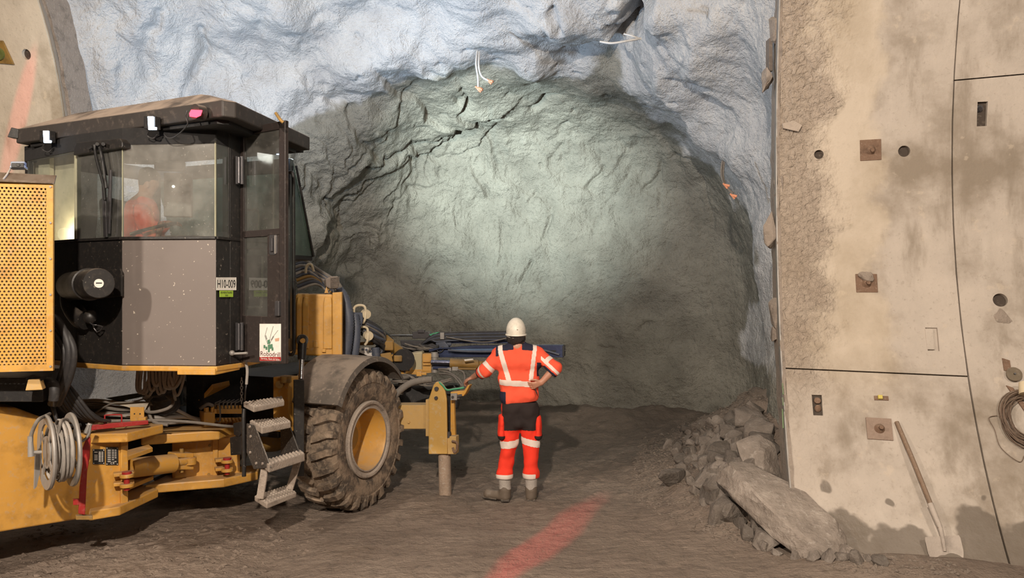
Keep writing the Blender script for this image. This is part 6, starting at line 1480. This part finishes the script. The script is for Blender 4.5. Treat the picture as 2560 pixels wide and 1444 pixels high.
mb.build('helmet_rim', MATS['white_helmet'], hm, smooth=60)
mb = MB(); mb.ball(Vector(hc)+Vector((0.012, -0.122, 0.020)), 0.010, 0.006, 0.005); mb.build('helmet_badge', RUST, hm, smooth=60)
mb = MB(); mb.tube([Vector(hc)+Vector((0.098*math.sin(a), -0.118*math.cos(a), -0.056-0.01*math.cos(a*2))) for a in np.linspace(-1.4, 1.4, 15)], 0.004, 6, 0); mb.build('helmet_strap', HOSEL, hm, smooth=60)
q = SDF(hc-[0.2, 0.25, 0.25], hc+[0.2, 0.25, 0.1], 0.0055)
q.ell(hc+[0, -0.012, -0.070], (0.096, 0.112, 0.096), 0.0).rough(0.012, 22).carve(lambda X, Y, Z: np.maximum(Z-(hc[2]-0.03), (Y-hc[1]-0.045)))
v_, f_ = q.mesh(); sdf_obj('hair', v_, f_, HAIR, WK)
mb = MB(); mb.box(Vector(wq(1339, 976, -0.10)), Vector((0.010, 0, -0.012)), Vector((0, 0.012, 0)), Vector((0.016, 0, -0.045))); rem = mb.build('handset', BLK2, None, bevel=0.004)
tag(rem, 'small black handset held in the right hand at the hip', 'handset')

# --- the operator inside the cab
YO = 6.52
def oq(px, py, dy=0.0): return np.array(P(px, py, YO+dy))
OP = empty('person', P(350, 700, YO+0.1)); tag(OP, 'person in orange jacket and dark cap seated at the wheel inside the cab', 'person')
q = SDF(oq(270, 410, -0.32), oq(470, 745, 0.32), 0.009)
q.ell(oq(372, 455, 0.0), (0.085, 0.072, 0.108)).cone(oq(366, 480), oq(356, 515), 0.055, 0.06, 0.03).ell(oq(392, 462), (0.018, 0.014, 0.02), 0.015).ell(oq(368, 462, -0.072), (0.02, 0.01, 0.03), 0.01)
q.cone(oq(352, 520), oq(345, 680), 0.11, 0.13, 0.05).cone(oq(350, 530, -0.17), oq(385, 585, -0.20), 0.05, 0.042, 0.03).cone(oq(385, 585, -0.20), oq(410, 560, -0.16), 0.04, 0.028, 0.02)
q.cone(oq(350, 530, 0.17), oq(390, 590, 0.20), 0.05, 0.042, 0.03).cone(oq(390, 590, 0.20), oq(420, 558, 0.12), 0.04, 0.028, 0.02).cone(oq(350, 690, -0.1), oq(420, 690, -0.1), 0.08, 0.065, 0.03).cone(oq(350, 690, 0.1), oq(420, 690, 0.1), 0.08, 0.065, 0.03)
class _B:
    pass
for s_ in (-1, 1):
    w_ = oq(410, 560, -0.16) if s_ < 0 else oq(420, 558, 0.12); hand(q, w_, w_+np.array([0.06, 0.02, 0.0]), (0, 1, 0.0), (0.2, 0, -1))
v_, f_ = q.mesh(); sdf_obj('body', v_, f_, SKIN, OP)
q = SDF(oq(270, 470, -0.36), oq(470, 745, 0.36), 0.009)
q.cone(oq(352, 535), oq(346, 670), 0.145, 0.165, 0.05).cone(oq(358, 512), oq(354, 530), 0.085, 0.12, 0.04).cone(oq(350, 530, -0.15), oq(384, 584, -0.20), 0.078, 0.065, 0.04).cone(oq(384, 584, -0.20), oq(404, 566, -0.17), 0.062, 0.05, 0.03)
q.cone(oq(350, 530, 0.15), oq(390, 588, 0.20), 0.078, 0.065, 0.04).cone(oq(390, 588, 0.20), oq(410, 566, 0.14), 0.062, 0.05, 0.03).rough(0.012, 8)
v_, f_ = q.mesh(); sdf_obj('jacket', v_, f_, ORG, OP)
q = SDF(oq(330, 405, -0.16), oq(420, 500, 0.16), 0.008)
q.ell(oq(370, 446, 0.0), (0.094, 0.082, 0.100), 0.0).cone(oq(384, 446, -0.03), oq(398, 448, 0.0), 0.03, 0.02, 0.02).rough(0.006, 14).carve(lambda X, Y, Z: np.where(X < oq(384, 0)[0], oq(0, 478)[2]-Z, oq(0, 452)[2]-Z))
v_, f_ = q.mesh(); sdf_obj('cap', v_, f_, HAIR, OP)

# ------------------------------------------------------------------ rubble pile
SLAB = [(-1, -.55, -.5), (-1, .5, -.6), (-.9, -.3, .7), (-.78, .6, .6), (.7, -.95, -.6), (.85, .7, -.7), (.45, -.92, .45), (.6, .75, .6), (1.08, .1, -.3), (0, -1, -.5), (0, 1, -.6), (-.25, -.8, .78), (0, .9, .8), (-1.12, .1, .1), (.95, -.4, .25), (-.6, -.85, -.1)]
def rock_mesh(seed, npt=16, sub=2, rough=0.035, dims=(1, 1, 1)):
    r = random.Random(seed); bm = bmesh.new()
    for sp in (SLAB if seed == 40 else []): bm.verts.new(sp)
    for _ in range(0 if seed == 40 else npt):
        v = Vector((r.gauss(0, 1), r.gauss(0, 1), r.gauss(0, 1))).normalized()
        m = max(abs(v.x), abs(v.y), abs(v.z)); v = v/(m**0.55)*r.uniform(0.85, 1.0)
        bm.verts.new((v.x*dims[0], v.y*dims[1], v.z*dims[2]))
    res = bmesh.ops.convex_hull(bm, input=bm.verts)
    for v in [v for v in bm.verts if not v.link_faces]: bm.verts.remove(v)
    bmesh.ops.dissolve_limit(bm, angle_limit=math.radians(9), verts=bm.verts, edges=bm.edges)
    bmesh.ops.bevel(bm, geom=list(bm.edges), offset=0.05*min(dims), segments=1, affect='EDGES', clamp_overlap=True)
    bmesh.ops.triangulate(bm, faces=bm.faces)
    if sub: bmesh.ops.subdivide_edges(bm, edges=bm.edges, cuts=sub, use_grid_fill=True)
    me = bpy.data.meshes.new('rock'); bm.to_mesh(me); bm.free()
    if sub:
        co = np.empty(len(me.vertices)*3); me.vertices.foreach_get('co', co); co = co.reshape(-1, 3)
        nn = np.empty(len(me.vertices)*3); me.vertices.foreach_get('normal', nn); nn = nn.reshape(-1, 3)
        co += nn*(rough*fbm(co*2.2+seed*3.1, 3, 0.55))[:, None]; me.vertices.foreach_set('co', co.ravel()); me.update()
    me.polygons.foreach_set('use_smooth', [True]*len(me.polygons)); me.set_sharp_from_angle(angle=math.radians(28))
    return me
LIB = [rock_mesh(s_, 12+s_ % 7, 1 if s_ > 5 else 2) for s_ in range(14)]
def put_rock(me, loc, size, rot, m, label, group=None, dims=None):
    o = bpy.data.objects.new('rock', me); COL.objects.link(o); o.location = loc; o.rotation_euler = rot
    o.scale = dims if dims else (size, size*0.85, size*0.7)
    if not me.materials: me.materials.append(STONE)
    o.material_slots[0].link = 'OBJECT'; o.material_slots[0].material = m
    tag(o, label, 'rock', group); return o
def ground_at(px, py):           # where the ray through a picture point meets the mound
    Y = np.arange(4.8, 12.0, 0.03); X = (px-CX)/F*Y; Z = H-(py-CY)/F*Y
    ok = np.nonzero(Z <= floor_h(X, Y, False))[0]
    return P(px, py, float(Y[ok[0]])) if len(ok) else P(px, py, 9.0)
rr = random.Random(21)
G1 = 'rubble rocks against the portal edge'
# the large blocks, one by one
big = [
 (1975, 1285, (0.64, 0.25, 0.17), (0.15, 0.36, -1.0), STONEL, 'long pale slab of rock lying aslant in front of the rubble pile', 40),
 (2062, 1345, (0.20, 0.14, 0.12), (0.1, 0.2, 2.2), STONEL, 'pale pointed block at the low end of the long slab', 41),
 (1948, 1180, (0.21, 0.20, 0.33), (-0.25, -0.15, 0.4), STONEL, 'upright pale boulder leaning on the concrete portal edge', 42),
 (1865, 1165, (0.34, 0.22, 0.20), (0.25, -0.2, 0.5), STONE, 'wide grey boulder with a bright top edge behind the long slab', 43),
 (1892, 1112, (0.17, 0.17, 0.28), (0.2, 0.1, 1.2), STONE, 'tall grey block above the wide boulder near the portal', 44),
 (1905, 1052, (0.24, 0.15, 0.14), (0.3, 0.3, 0.2), STONE, 'grey slab near the top of the rubble pile', 45),
 (1930, 1028, (0.15, 0.12, 0.11), (0.2, 0.5, 1.0), STONE, 'topmost grey rock of the rubble pile', 46),
 (1827, 1279, (0.165, 0.155, 0.15), (0.7, 0.25, 0.55), STONE, 'cube-shaped grey rock left of the long pale slab', 47),
 (1862, 1232, (0.22, 0.12, 0.10), (0.3, 0.1, -0.3), STONE, 'flat grey rock wedged above the cube-shaped rock', 48),
 (1925, 1352, (0.19, 0.14, 0.10), (0.1, 0.0, 0.3), STONE, 'low grey block under the near side of the long slab', 49),
 (1845, 1098, (0.14, 0.12, 0.12), (0.4, 0.2, 0.3), STONE, 'squarish grey rock in the middle of the rubble pile', 50),
 (1900, 1318, (0.15, 0.13, 0.13), (0.2, 0.6, 0.9), STONE, 'grey rock tucked under the long slab beside the cube-shaped rock', 51),
 (1718, 1068, (0.12, 0.09, 0.08), (0.1, 0.1, 0.3), STONED, 'lone dark rock at the upper left rim of the rubble pile', 52),
 (1835, 1080, (0.22, 0.13, 0.09), (0.2, 0.35, 0.1), STONE, 'long flat rock high in the rubble pile', 53),
 (1682, 1200, (0.24, 0.08, 0.14), (0.3, 0.2, 0.75), STONED, 'dark tilted slab sticking out of the mud left of the rubble', 54),
]
for px, py, dm, rot, m, lab, sd in big:
    p = ground_at(px, py+10)+Vector((0, 0, dm[2]*0.35))
    if sd == 40: p = Vector((2.27, 6.38, 0.30))
    elif sd == 41: p = Vector((2.56, 5.86, 0.08))
    uu = TC*p.x-TS*p.y; lim = 0.98-min(dm[0], 0.2)
    if uu > lim and p.y > 6.3 and sd not in (40, 41): p -= UN(uu-lim, 0, 0)
    put_rock(rock_mesh(sd, 15, 3 if sd == 40 else 2, 0.085 if sd == 40 else 0.05), p, 1, rot, m, lab, G1, dims=dm)
# medium rocks
spots = []
for _ in range(4000):
    px, py = rr.uniform(1600, 2110), rr.uniform(1030, 1400)
    # the pile: rises to the right, front lobe along the slab
    inpile = (py > 1035+ (1940-px)*0.16 if px < 1940 else py > 1330) and (px > 1640+(py-1060)*0.55) and (px < 1955 or py > 1290+ (px-1955)*0.45) and py < 1215+max(0, (px-1700))*0.46 and not (1850 < px < 2090 and abs(py-(1215+(px-1850)*0.62)) < 42)
    if not inpile: continue
    if all((px-a)**2+((py-b_)*1.3)**2 > (17 if py < 1200 else 21)**2 for a, b_ in spots): spots.append((px, py))
    if len(spots) > 125: break
spots += [(1795, 1302), (1870, 1345), (1905, 1372), (1945, 1388), (1990, 1396), (2030, 1398), (2068, 1402), (2105, 1398), (2140, 1404), (2170, 1402), (1850, 1318), (1760, 1262), (2200, 1408), (2125, 1380)]
for k, (px, py) in enumerate(spots):
    p = ground_at(px, py); s_ = rr.uniform(0.08, 0.17)*(0.55 if py > 1370 else 1.0 if px > 1760 else 0.6)
    if TC*p.x-TS*p.y > 0.85 and p.y > 6.2: p -= UN(TC*p.x-TS*p.y-0.85, 0, 0)
    m_ = rr.choice([STONE, STONE, STONED])
    lab = ('dark ' if m_ is STONED else 'grey ')+('broken stone at the low front foot of the rubble pile' if py > 1290 else 'broken stone on the muddy left flank of the rubble pile' if px < 1760 else 'broken stone high up in the rubble pile near the portal edge' if py < 1110 else 'broken stone in the middle of the rubble pile behind the slab')
    put_rock(LIB[k % 14], p+Vector((0, 0, s_*0.30)), s_, (rr.uniform(0, 6), rr.uniform(0, 6), rr.uniform(0, 6)), m_, lab, 'loose stones of the rubble pile')
# stony fines between the rocks and crumbs strewn over the mud: nobody could count them
def crumbs(name, pts, size, m, label):
    mb = MB(); r2 = random.Random(3)
    for p in pts:
        s_ = size*r2.uniform(0.4, 1.3); c = Vector(p); vs = []
        for d in ((1, 0, 0), (-1, 0, 0), (0, 1, 0), (0, -1, 0), (0, 0, 1), (0, 0, -1)):
            v = Vector(d)+Vector((r2.uniform(-.35, .35), r2.uniform(-.35, .35), r2.uniform(-.35, .35))); v.z *= 0.55; vs.append(c+v*s_*r2.uniform(0.5, 1.3))
        mb.add(vs, [(0, 2, 4), (2, 1, 4), (1, 3, 4), (3, 0, 4), (2, 0, 5), (1, 2, 5), (3, 1, 5), (0, 3, 5)])
    tag(mb.build(name, m), label, 'gravel', kind='stuff')
def onfloor(X, Y, dz=0.0):
    Z = floor_h(X, Y); return np.stack([X, Y, Z+dz], -1)
rn = np.random.default_rng(4)
A_ = np.stack([rn.uniform(0.9, 3.4, 9000), rn.uniform(5.3, 10.6, 9000)], -1)
uu = TC*A_[:, 0]-TS*A_[:, 1]; pile = (mound(A_[:, 0], A_[:, 1]) > 0.05) & ((uu < 1.0) | (TS*A_[:, 0]+TC*A_[:, 1] < 6.3))
crumbs('rubble_fines', onfloor(A_[pile, 0], A_[pile, 1], 0.0), 0.020, paint('earthy_chips', (0.17, 0.135, 0.108, 1), 0.9, dust=0.4, dustcol=(0.24, 0.20, 0.165, 1), updust=0.2, scale=12), 'small stone chips and dirt filling the rubble pile')
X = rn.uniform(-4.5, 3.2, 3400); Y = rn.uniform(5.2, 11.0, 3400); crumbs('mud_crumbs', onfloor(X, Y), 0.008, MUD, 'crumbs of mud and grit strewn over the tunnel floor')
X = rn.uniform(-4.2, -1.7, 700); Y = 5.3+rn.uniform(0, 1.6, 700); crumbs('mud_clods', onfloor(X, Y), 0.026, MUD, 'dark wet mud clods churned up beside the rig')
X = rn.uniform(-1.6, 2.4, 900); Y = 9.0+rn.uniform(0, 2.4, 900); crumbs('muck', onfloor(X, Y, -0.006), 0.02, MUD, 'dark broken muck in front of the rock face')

# ------------------------------------------------------------------ things on the right-hand lining
def bolt_plate(px, py, w_, h_, tilt, label, lump=False, m=RUST):
    p, rt, up_, inn = wall_frame(px, py)
    rt2 = rt*math.cos(tilt)+up_*math.sin(tilt); up2 = up_*math.cos(tilt)-rt*math.sin(tilt)
    mb = MB(); mb.box(p+inn*0.006, rt2*w_/2, up2*h_/2, inn*0.008); o = mb.build('anchor_plate', m, None, bevel=0.003, origin=p); tag(o, label, 'anchor plate')
    mb = MB(); mb.lathe(p+inn*0.012, inn, [(0.0, 0.035), (0.018, 0.033), (0.03, 0.02), (0.042, 0.004), (0.045, 0.0)], 20); mb.build('dome_washer', RUST, o, smooth=50)
    mb = MB(); mb.cyl(p+inn*0.03, p+inn*0.085-up_*0.012, 0.017, n=6); mb.build('bolt', RUST, o)
    if lump:
        q = rock_mesh(71, 18, 2, 0.08); 
        ob = bpy.data.objects.new('mortar_lump', q); COL.objects.link(ob); ob.parent = o; ob.location = up_*0.055+inn*0.02-rt*0.01; ob.scale = (0.085, 0.05, 0.055); q.materials.append(EDGE)
    return o
bolt_plate(2176, 375, 0.185, 0.195, 0.02, 'square rusty anchor plate between two grout holes on the upper lining')
bolt_plate(2166, 708, 0.185, 0.175, 0.0, 'rusty anchor plate half covered by a lump of mortar', True)
bolt_plate(2198, 1072, 0.205, 0.195, -0.03, 'square brownish anchor plate beside the shovel handle', m=paint('dusty_plate', (0.27, 0.195, 0.15, 1), 0.85, dust=0.6, dustcol=(0.36, 0.28, 0.225, 1), scale=14, bump=0.4))
# small yellow bracket
p, rt, up_, inn = wall_frame(2203, 995)
mb = MB(); mb.box(p+inn*0.004, rt*0.058, up_*0.020, inn*0.005); yb = mb.build('wall_bracket', RUST, None, bevel=0.002, origin=p); tag(yb, 'small rusty strip with a yellow clip fixed above the lowest anchor plate', 'bracket')
mb = MB(); mb.box(p-rt*0.012+up_*0.004+inn*0.02, rt*0.018, up_*0.018, inn*0.014); mb.build('yellow_clip', paint('lemon_plastic', (0.62, 0.50, 0.10, 1), 0.5), yb, bevel=0.004)
# bolts inside the cast pockets
p, rt, up_, inn = wall_frame(2450, 268)
mb = MB(); mb.cyl(p-inn*0.065, p-inn*0.01-up_*0.01, 0.03, n=20); mb.cyl(p-inn*0.02, p+inn*0.012-up_*0.02, 0.017, n=6); tag(mb.build('pocket_bolt', STEEL, None, smooth=40), 'steel bolt sitting in the cast pocket at the upper right', 'bolt')
p, rt, up_, inn = wall_frame(2044, 1000)
mb = MB(); mb.cyl(p-inn*0.05, p-inn*0.005, 0.028, n=18); mb.ball(p-up_*0.07-inn*0.02, 0.03, 0.02, 0.035); tag(mb.build('pocket_bolt', RUST, None, smooth=40), 'corroded bolt in the dark pocket near the portal edge', 'bolt')
# lifting pad cast on the wall and washed-out grout under the big hole
p, rt, up_, inn = wall_frame(2327, 848)
mb = MB(); mb.prism([p-rt*0.042-up_*0.095-inn*0.04, p+rt*0.02-up_*0.095-inn*0.04, p+rt*0.028+up_*0.095-inn*0.04, p-rt*0.042+up_*0.095-inn*0.04], inn*0.050); mb.build('cast_pad', CONC2, wr, bevel=0.004)
p, rt, up_, inn = wall_frame(2507, 805)
me = rock_mesh(77, 22, 3, 0.10); ob = bpy.data.objects.new('grout_wash', me); COL.objects.link(ob); me.materials.append(EDGE); ob.parent = wr; ob.location = p-wl(wr)-inn*0.012; ob.rotation_euler = (0, 0, -TH); ob.scale = (0.085, 0.028, 0.135)
# round disc, bracket with white cup and coil of wire at the right edge
p, rt, up_, inn = wall_frame(2531, 938)
mb = MB(); mb.cyl(p+inn*0.03, p+inn*0.045, 0.062, n=36); ds = mb.build('round_plate', paint('oxidised_disc', (0.16, 0.125, 0.085, 1), 0.7, 0.2), None, smooth=40, bevel=0.003); tag(ds, 'round dark disc hung on a strap above the wire coil', 'disc')
mb = MB(); mb.box(p+up_*0.085-rt*0.035+inn*0.012, rt*0.028-up_*0.01, up_*0.055, inn*0.006); mb.build('strap', RUST, ds); mb = MB(); mb.cyl(p+inn*0.045, p+inn*0.06, 0.008, n=8); mb.build('centre_bolt', STEEL, ds)
p, rt, up_, inn = wall_frame(2553, 1010)
mb = MB(); mb.box(p-up_*0.07+rt*0.03+inn*0.015, rt*0.025-up_*0.01, up_*0.22+rt*(-0.10), inn*0.008); bk = mb.build('wall_hook', RUST, None, bevel=0.003); tag(bk, 'rusty steel hook bar carrying the wire coil at the right edge', 'hook')
p2, _, _, _ = wall_frame(2553, 976)
mb = MB(); mb.lathe(p2+inn*0.10-up_*0.06, up_, [(0.0, 0.0), (0.062, 0.0), (0.05, 0.085), (0.046, 0.10), (0.0, 0.10)], 28); cupo = mb.build('hook_cap', CREAM, bk, smooth=40)
mb = MB(); mb.cyl(p2+inn*0.0-up_*0.06, p2+inn*0.12-up_*0.065, 0.022, n=12); mb.build('hook_arm', RUST, bk, smooth=40)
rw = random.Random(9); pts = []; cc_, _, _, _ = wall_frame(2560, 1043)
for i in range(24*26):
    a_ = 2*math.pi*i/26; lap = i/26; r_ = 0.195+0.035*math.sin(lap*2.7)+0.012*math.sin(lap*5.1+a_); ex = 0.86+0.03*math.sin(lap*3.3)
    pts.append(cc_+inn*(0.045+0.02*math.sin(lap*1.9))+rt*(r_*ex*math.cos(a_)+0.01*math.sin(lap))+up_*(r_*1.05*math.sin(a_)-0.02+0.015*math.cos(lap*1.3)))
mb = MB(); mb.tube(pts, 0.0042, 5, 0); wc = mb.build('wire_coil', paint('brown_wire', (0.15, 0.10, 0.07, 1), 0.6, 0.3, dust=0.3), None, smooth=60); tag(wc, 'coil of thin brown wire hanging on the lining at the right edge', 'wire coil')
mb = MB(); mb.tube([wall_frame(2490, 1040)[0]+inn*0.03, wall_frame(2470, 1046)[0]+inn*0.02, wall_frame(2484, 1075)[0]+inn*0.02, wall_frame(2500, 1120)[0]+inn*0.02, wall_frame(2545, 1155)[0]+inn*0.02, wall_frame(2558, 1140)[0]+inn*0.02], 0.003, 5); mb.build('loose_end', MATS['brown_wire'], wc, smooth=60)
# shovel leaning on the wall
bp = Vector(ground_at(2372, 1385)); tip = wall_frame(2240, 1056); top = tip[0]+tip[3]*0.02; nk = wall_frame(2343, 1330); neckp = nk[0]+nk[3]*0.09
ax_ = (neckp-top).normalized(); shv = empty('shovel', neckp); tag(shv, 'wooden-handled shovel with a muddy blade leaning on the concrete wall', 'shovel')
WOOD = paint('worn_wood', (0.20, 0.13, 0.085, 1), 0.7, dust=0.5, dustcol=(0.34, 0.27, 0.21, 1), grime=0.4, scale=11, bump=0.3)
mid = wall_frame(2318, 1262); midp = mid[0]+mid[3]*0.075
mb = MB(); mb.tube([top, top.lerp(midp, 0.5)+tip[3]*0.01, midp, neckp], 0.0185, 12, 6); mb.build('handle', WOOD, shv, smooth=60)
bladem = paint('muddy_blade', (0.42, 0.36, 0.31, 1), 0.8, dust=0.7, dustcol=(0.42, 0.36, 0.31, 1), scale=10, bump=0.4)
side = Vector((0.97, -0.22, 0.0)); side = (side-ax_*side.dot(ax_)).normalized(); out = side.cross(ax_).normalized()
if out.y > 0: out = -out
bl = (P(2374, 1420, (neckp.y-0.10))-neckp); bd = bl.normalized(); L = 0.265; side = (Vector((0.97, -0.1, -0.08))); side = (side-bd*side.dot(bd)).normalized(); out = side.cross(bd).normalized(); out = out if out.y < 0 else -out
mb = MB(); nu, nv = 12, 12; vs = []
for lay in (0, 1):
    for i in range(nu+1):
        t = i/nu; wdt = 0.135*(1-0.30*max(0, t-0.45)**1.3*2.2) if t > 0.02 else 0.128
        for j in range(nv+1):
            s_ = -1+2*j/nv; ln = 0.06+t*L*(1-0.10*s_*s_*t)
            dish = -0.030*(1-s_*s_)*math.sin(min(1, t+0.15)*math.pi*0.6)+0.012*math.exp(-(s_*5)**2)*(1-t)
            vs.append(neckp+bd*ln+side*s_*wdt+out*(dish+0.0)-out*0.004*lay)
fs = []; M_ = (nu+1)*(nv+1)
for lay in (0, 1):
    for i in range(nu):
        for j in range(nv): b_ = lay*M_+i*(nv+1)+j; fs.append((b_, b_+1, b_+nv+2, b_+nv+1))
for i in range(nu):
    for j in (0, nv): b_ = i*(nv+1)+j; fs.append((b_, b_+nv+1, M_+b_+nv+1, M_+b_))
for j in range(nv):
    for i in (0, nu): b_ = i*(nv+1)+j; fs.append((b_, b_+1, M_+b_+1, M_+b_))
mb.add(vs, fs); mb.build('blade', bladem, shv, smooth=50)
mb = MB(); mb.tube([neckp-ax_*0.20, neckp-ax_*0.08, neckp, neckp+bd*0.09, neckp+bd*0.17-out*0.01], lambda t: 0.024-0.012*t, 12, 5); mb.build('socket', bladem, shv, smooth=60)

# ------------------------------------------------------------------ left lining fittings, portal debris, cables in the crown
p, rt, up_, inn = wall_frame(8, 134)
mb = MB(); mb.prism([p-rt*0.10+up_*0.16+inn*0.01, p+rt*0.06+up_*0.14+inn*0.01, p+rt*0.13-up_*0.13+inn*0.01, p-rt*0.10-up_*0.10+inn*0.01], inn*0.02); lb = mb.build('wall_plate', OCH, None, bevel=0.003); tag(lb, 'dirty triangular plate with a green eye on the left lining', 'plate')
mb = MB(); mb.lathe(p-rt*0.02+inn*0.03, inn, [(0.07, 0.0), (0.07, 0.03), (0.05, 0.03), (0.045, 0.01), (0.0, 0.01)], 24); mb.build('eye', paint('olive_eye', (0.14, 0.16, 0.04, 1), 0.4), lb, smooth=40)
for (px, py, sx, sz, ro, sd) in ((1922, 205, 0.075, 0.15, 0.2, 81), (1925, 572, 0.075, 0.21, -0.1, 82), (1938, 790, 0.06, 0.22, 0.0, 83), (1936, 840, 0.04, 0.10, 0.1, 84), (1941, 70, 0.08, 0.16, -0.3, 85), (1945, 470, 0.035, 0.16, 0.0, 86)):
    me = rock_mesh(sd, 16, 2, 0.09); ob = bpy.data.objects.new('concrete_lump', me); COL.objects.link(ob); me.materials.append(EDGE)
    pp_ = UN(U0-0.035, 7.75, H-(py-CY)/F*7.45); ob.location = P(px, py, pp_.y)-wl(wr); ob.parent = wr; ob.scale = (sx, 0.10, sz); ob.rotation_euler = (0, ro*0.3, ro)
mb = MB(); q = P(1924, 100, 7.45); mb.box((q+P(1922, 180, 7.45))/2, Vector((0.018, 0, 0)), Vector((0, 0.05, 0)), UPZ*0.16); mb.build('timber_strip', paint('old_timber', (0.16, 0.13, 0.11, 1), 0.8), wr, bevel=0.003)
p, rt, up_, inn = wall_frame(1978, 318)
mb = MB(); mb.prism([p+rt*-0.085+up_*0.035+inn*0.015, p+rt*0.02+up_*0.06+inn*0.015, p+rt*0.095+up_*0.01+inn*0.02, p+rt*0.06-up_*0.05+inn*0.03, p-rt*0.08-up_*0.01+inn*0.015], inn*0.022); mb.build('shotcrete_flake', paint('pinkish_flake', (0.40, 0.33, 0.27, 1), 0.9, scale=20, bump=0.6), wr, bevel=0.003)
for y0, y1 in ((958, 985), (994, 1012), (1022, 1070)): MB().tube([P(1956, y0, 6.76), P(1957, (y0+y1)/2, 6.70), P(1958, y1, 6.64)], 0.006, 5).build('green_paint_mark', paint('spray_green', (0.13, 0.22, 0.10, 1), 0.9, dust=0.8, dustcol=(0.3, 0.28, 0.22, 1), scale=30), wr)
def crown_cable(name, label, runs, ends, m):
    o = MB().tube(runs[0], 0.012, 8).build(name, m, None, smooth=60); tag(o, label, 'cable')
    for r_ in runs[1:]: MB().tube(r_, 0.012, 8).build('cable_strand', m, o, smooth=60)
    for e in ends:
        mb = MB(); mb.cyl(e, e+Vector((0.05, -0.02, -0.015)), 0.016, n=8); mb.cyl(e+Vector((-0.02, 0, 0.02)), e+Vector((0.03, 0, -0.04)), 0.011, n=8); mb.build('orange_tip', paint('orange_tip_paint', (0.75, 0.30, 0.16, 1), 0.5), o, smooth=40)
PALE = paint('pale_cable', (0.50, 0.50, 0.50, 1), 0.6, dust=0.2)
YC_ = 9.0
crown_cable('hanging_cable', 'pale cable loop with orange tips hanging from the crown', [[P(1193, 128, YC_+.1), P(1190, 160, YC_), P(1195, 195, YC_), P(1195, 225, YC_)], [P(1198, 130, YC_+.1), P(1197, 165, YC_), P(1204, 190, YC_), P(1222, 202, YC_)]], [P(1222, 202, YC_), P(1196, 222, YC_), P(1193, 220, YC_)], PALE)
YC_ = 8.75
crown_cable('hanging_cable', 'grey cable ends with orange tips on the right haunch', [[P(1806, 402, YC_), P(1803, 430, YC_-.03), P(1808, 455, YC_-.05), P(1825, 478, YC_-.05), P(1838, 490, YC_-.05)], [P(1810, 405, YC_), P(1808, 440, YC_-.03), P(1816, 466, YC_-.05), P(1832, 482, YC_-.05)]], [P(1830, 488, YC_-.05), P(1812, 462, YC_-.06)], HOSE)
YC_ = 7.95
o = MB().tube([P(1500, 104, YC_), P(1530, 108, YC_-.05), P(1570, 102, YC_-.05), P(1602, 96, YC_)], 0.012, 8).build('hanging_cable', PALE, None, smooth=60); tag(o, 'thin grey cable stretched across the notch in the crown', 'cable')
MB().tube([P(1560, 85, YC_), P(1580, 90, YC_-.05), P(1603, 98, YC_)], 0.010, 8).build('cable_strand', PALE, o, smooth=60)
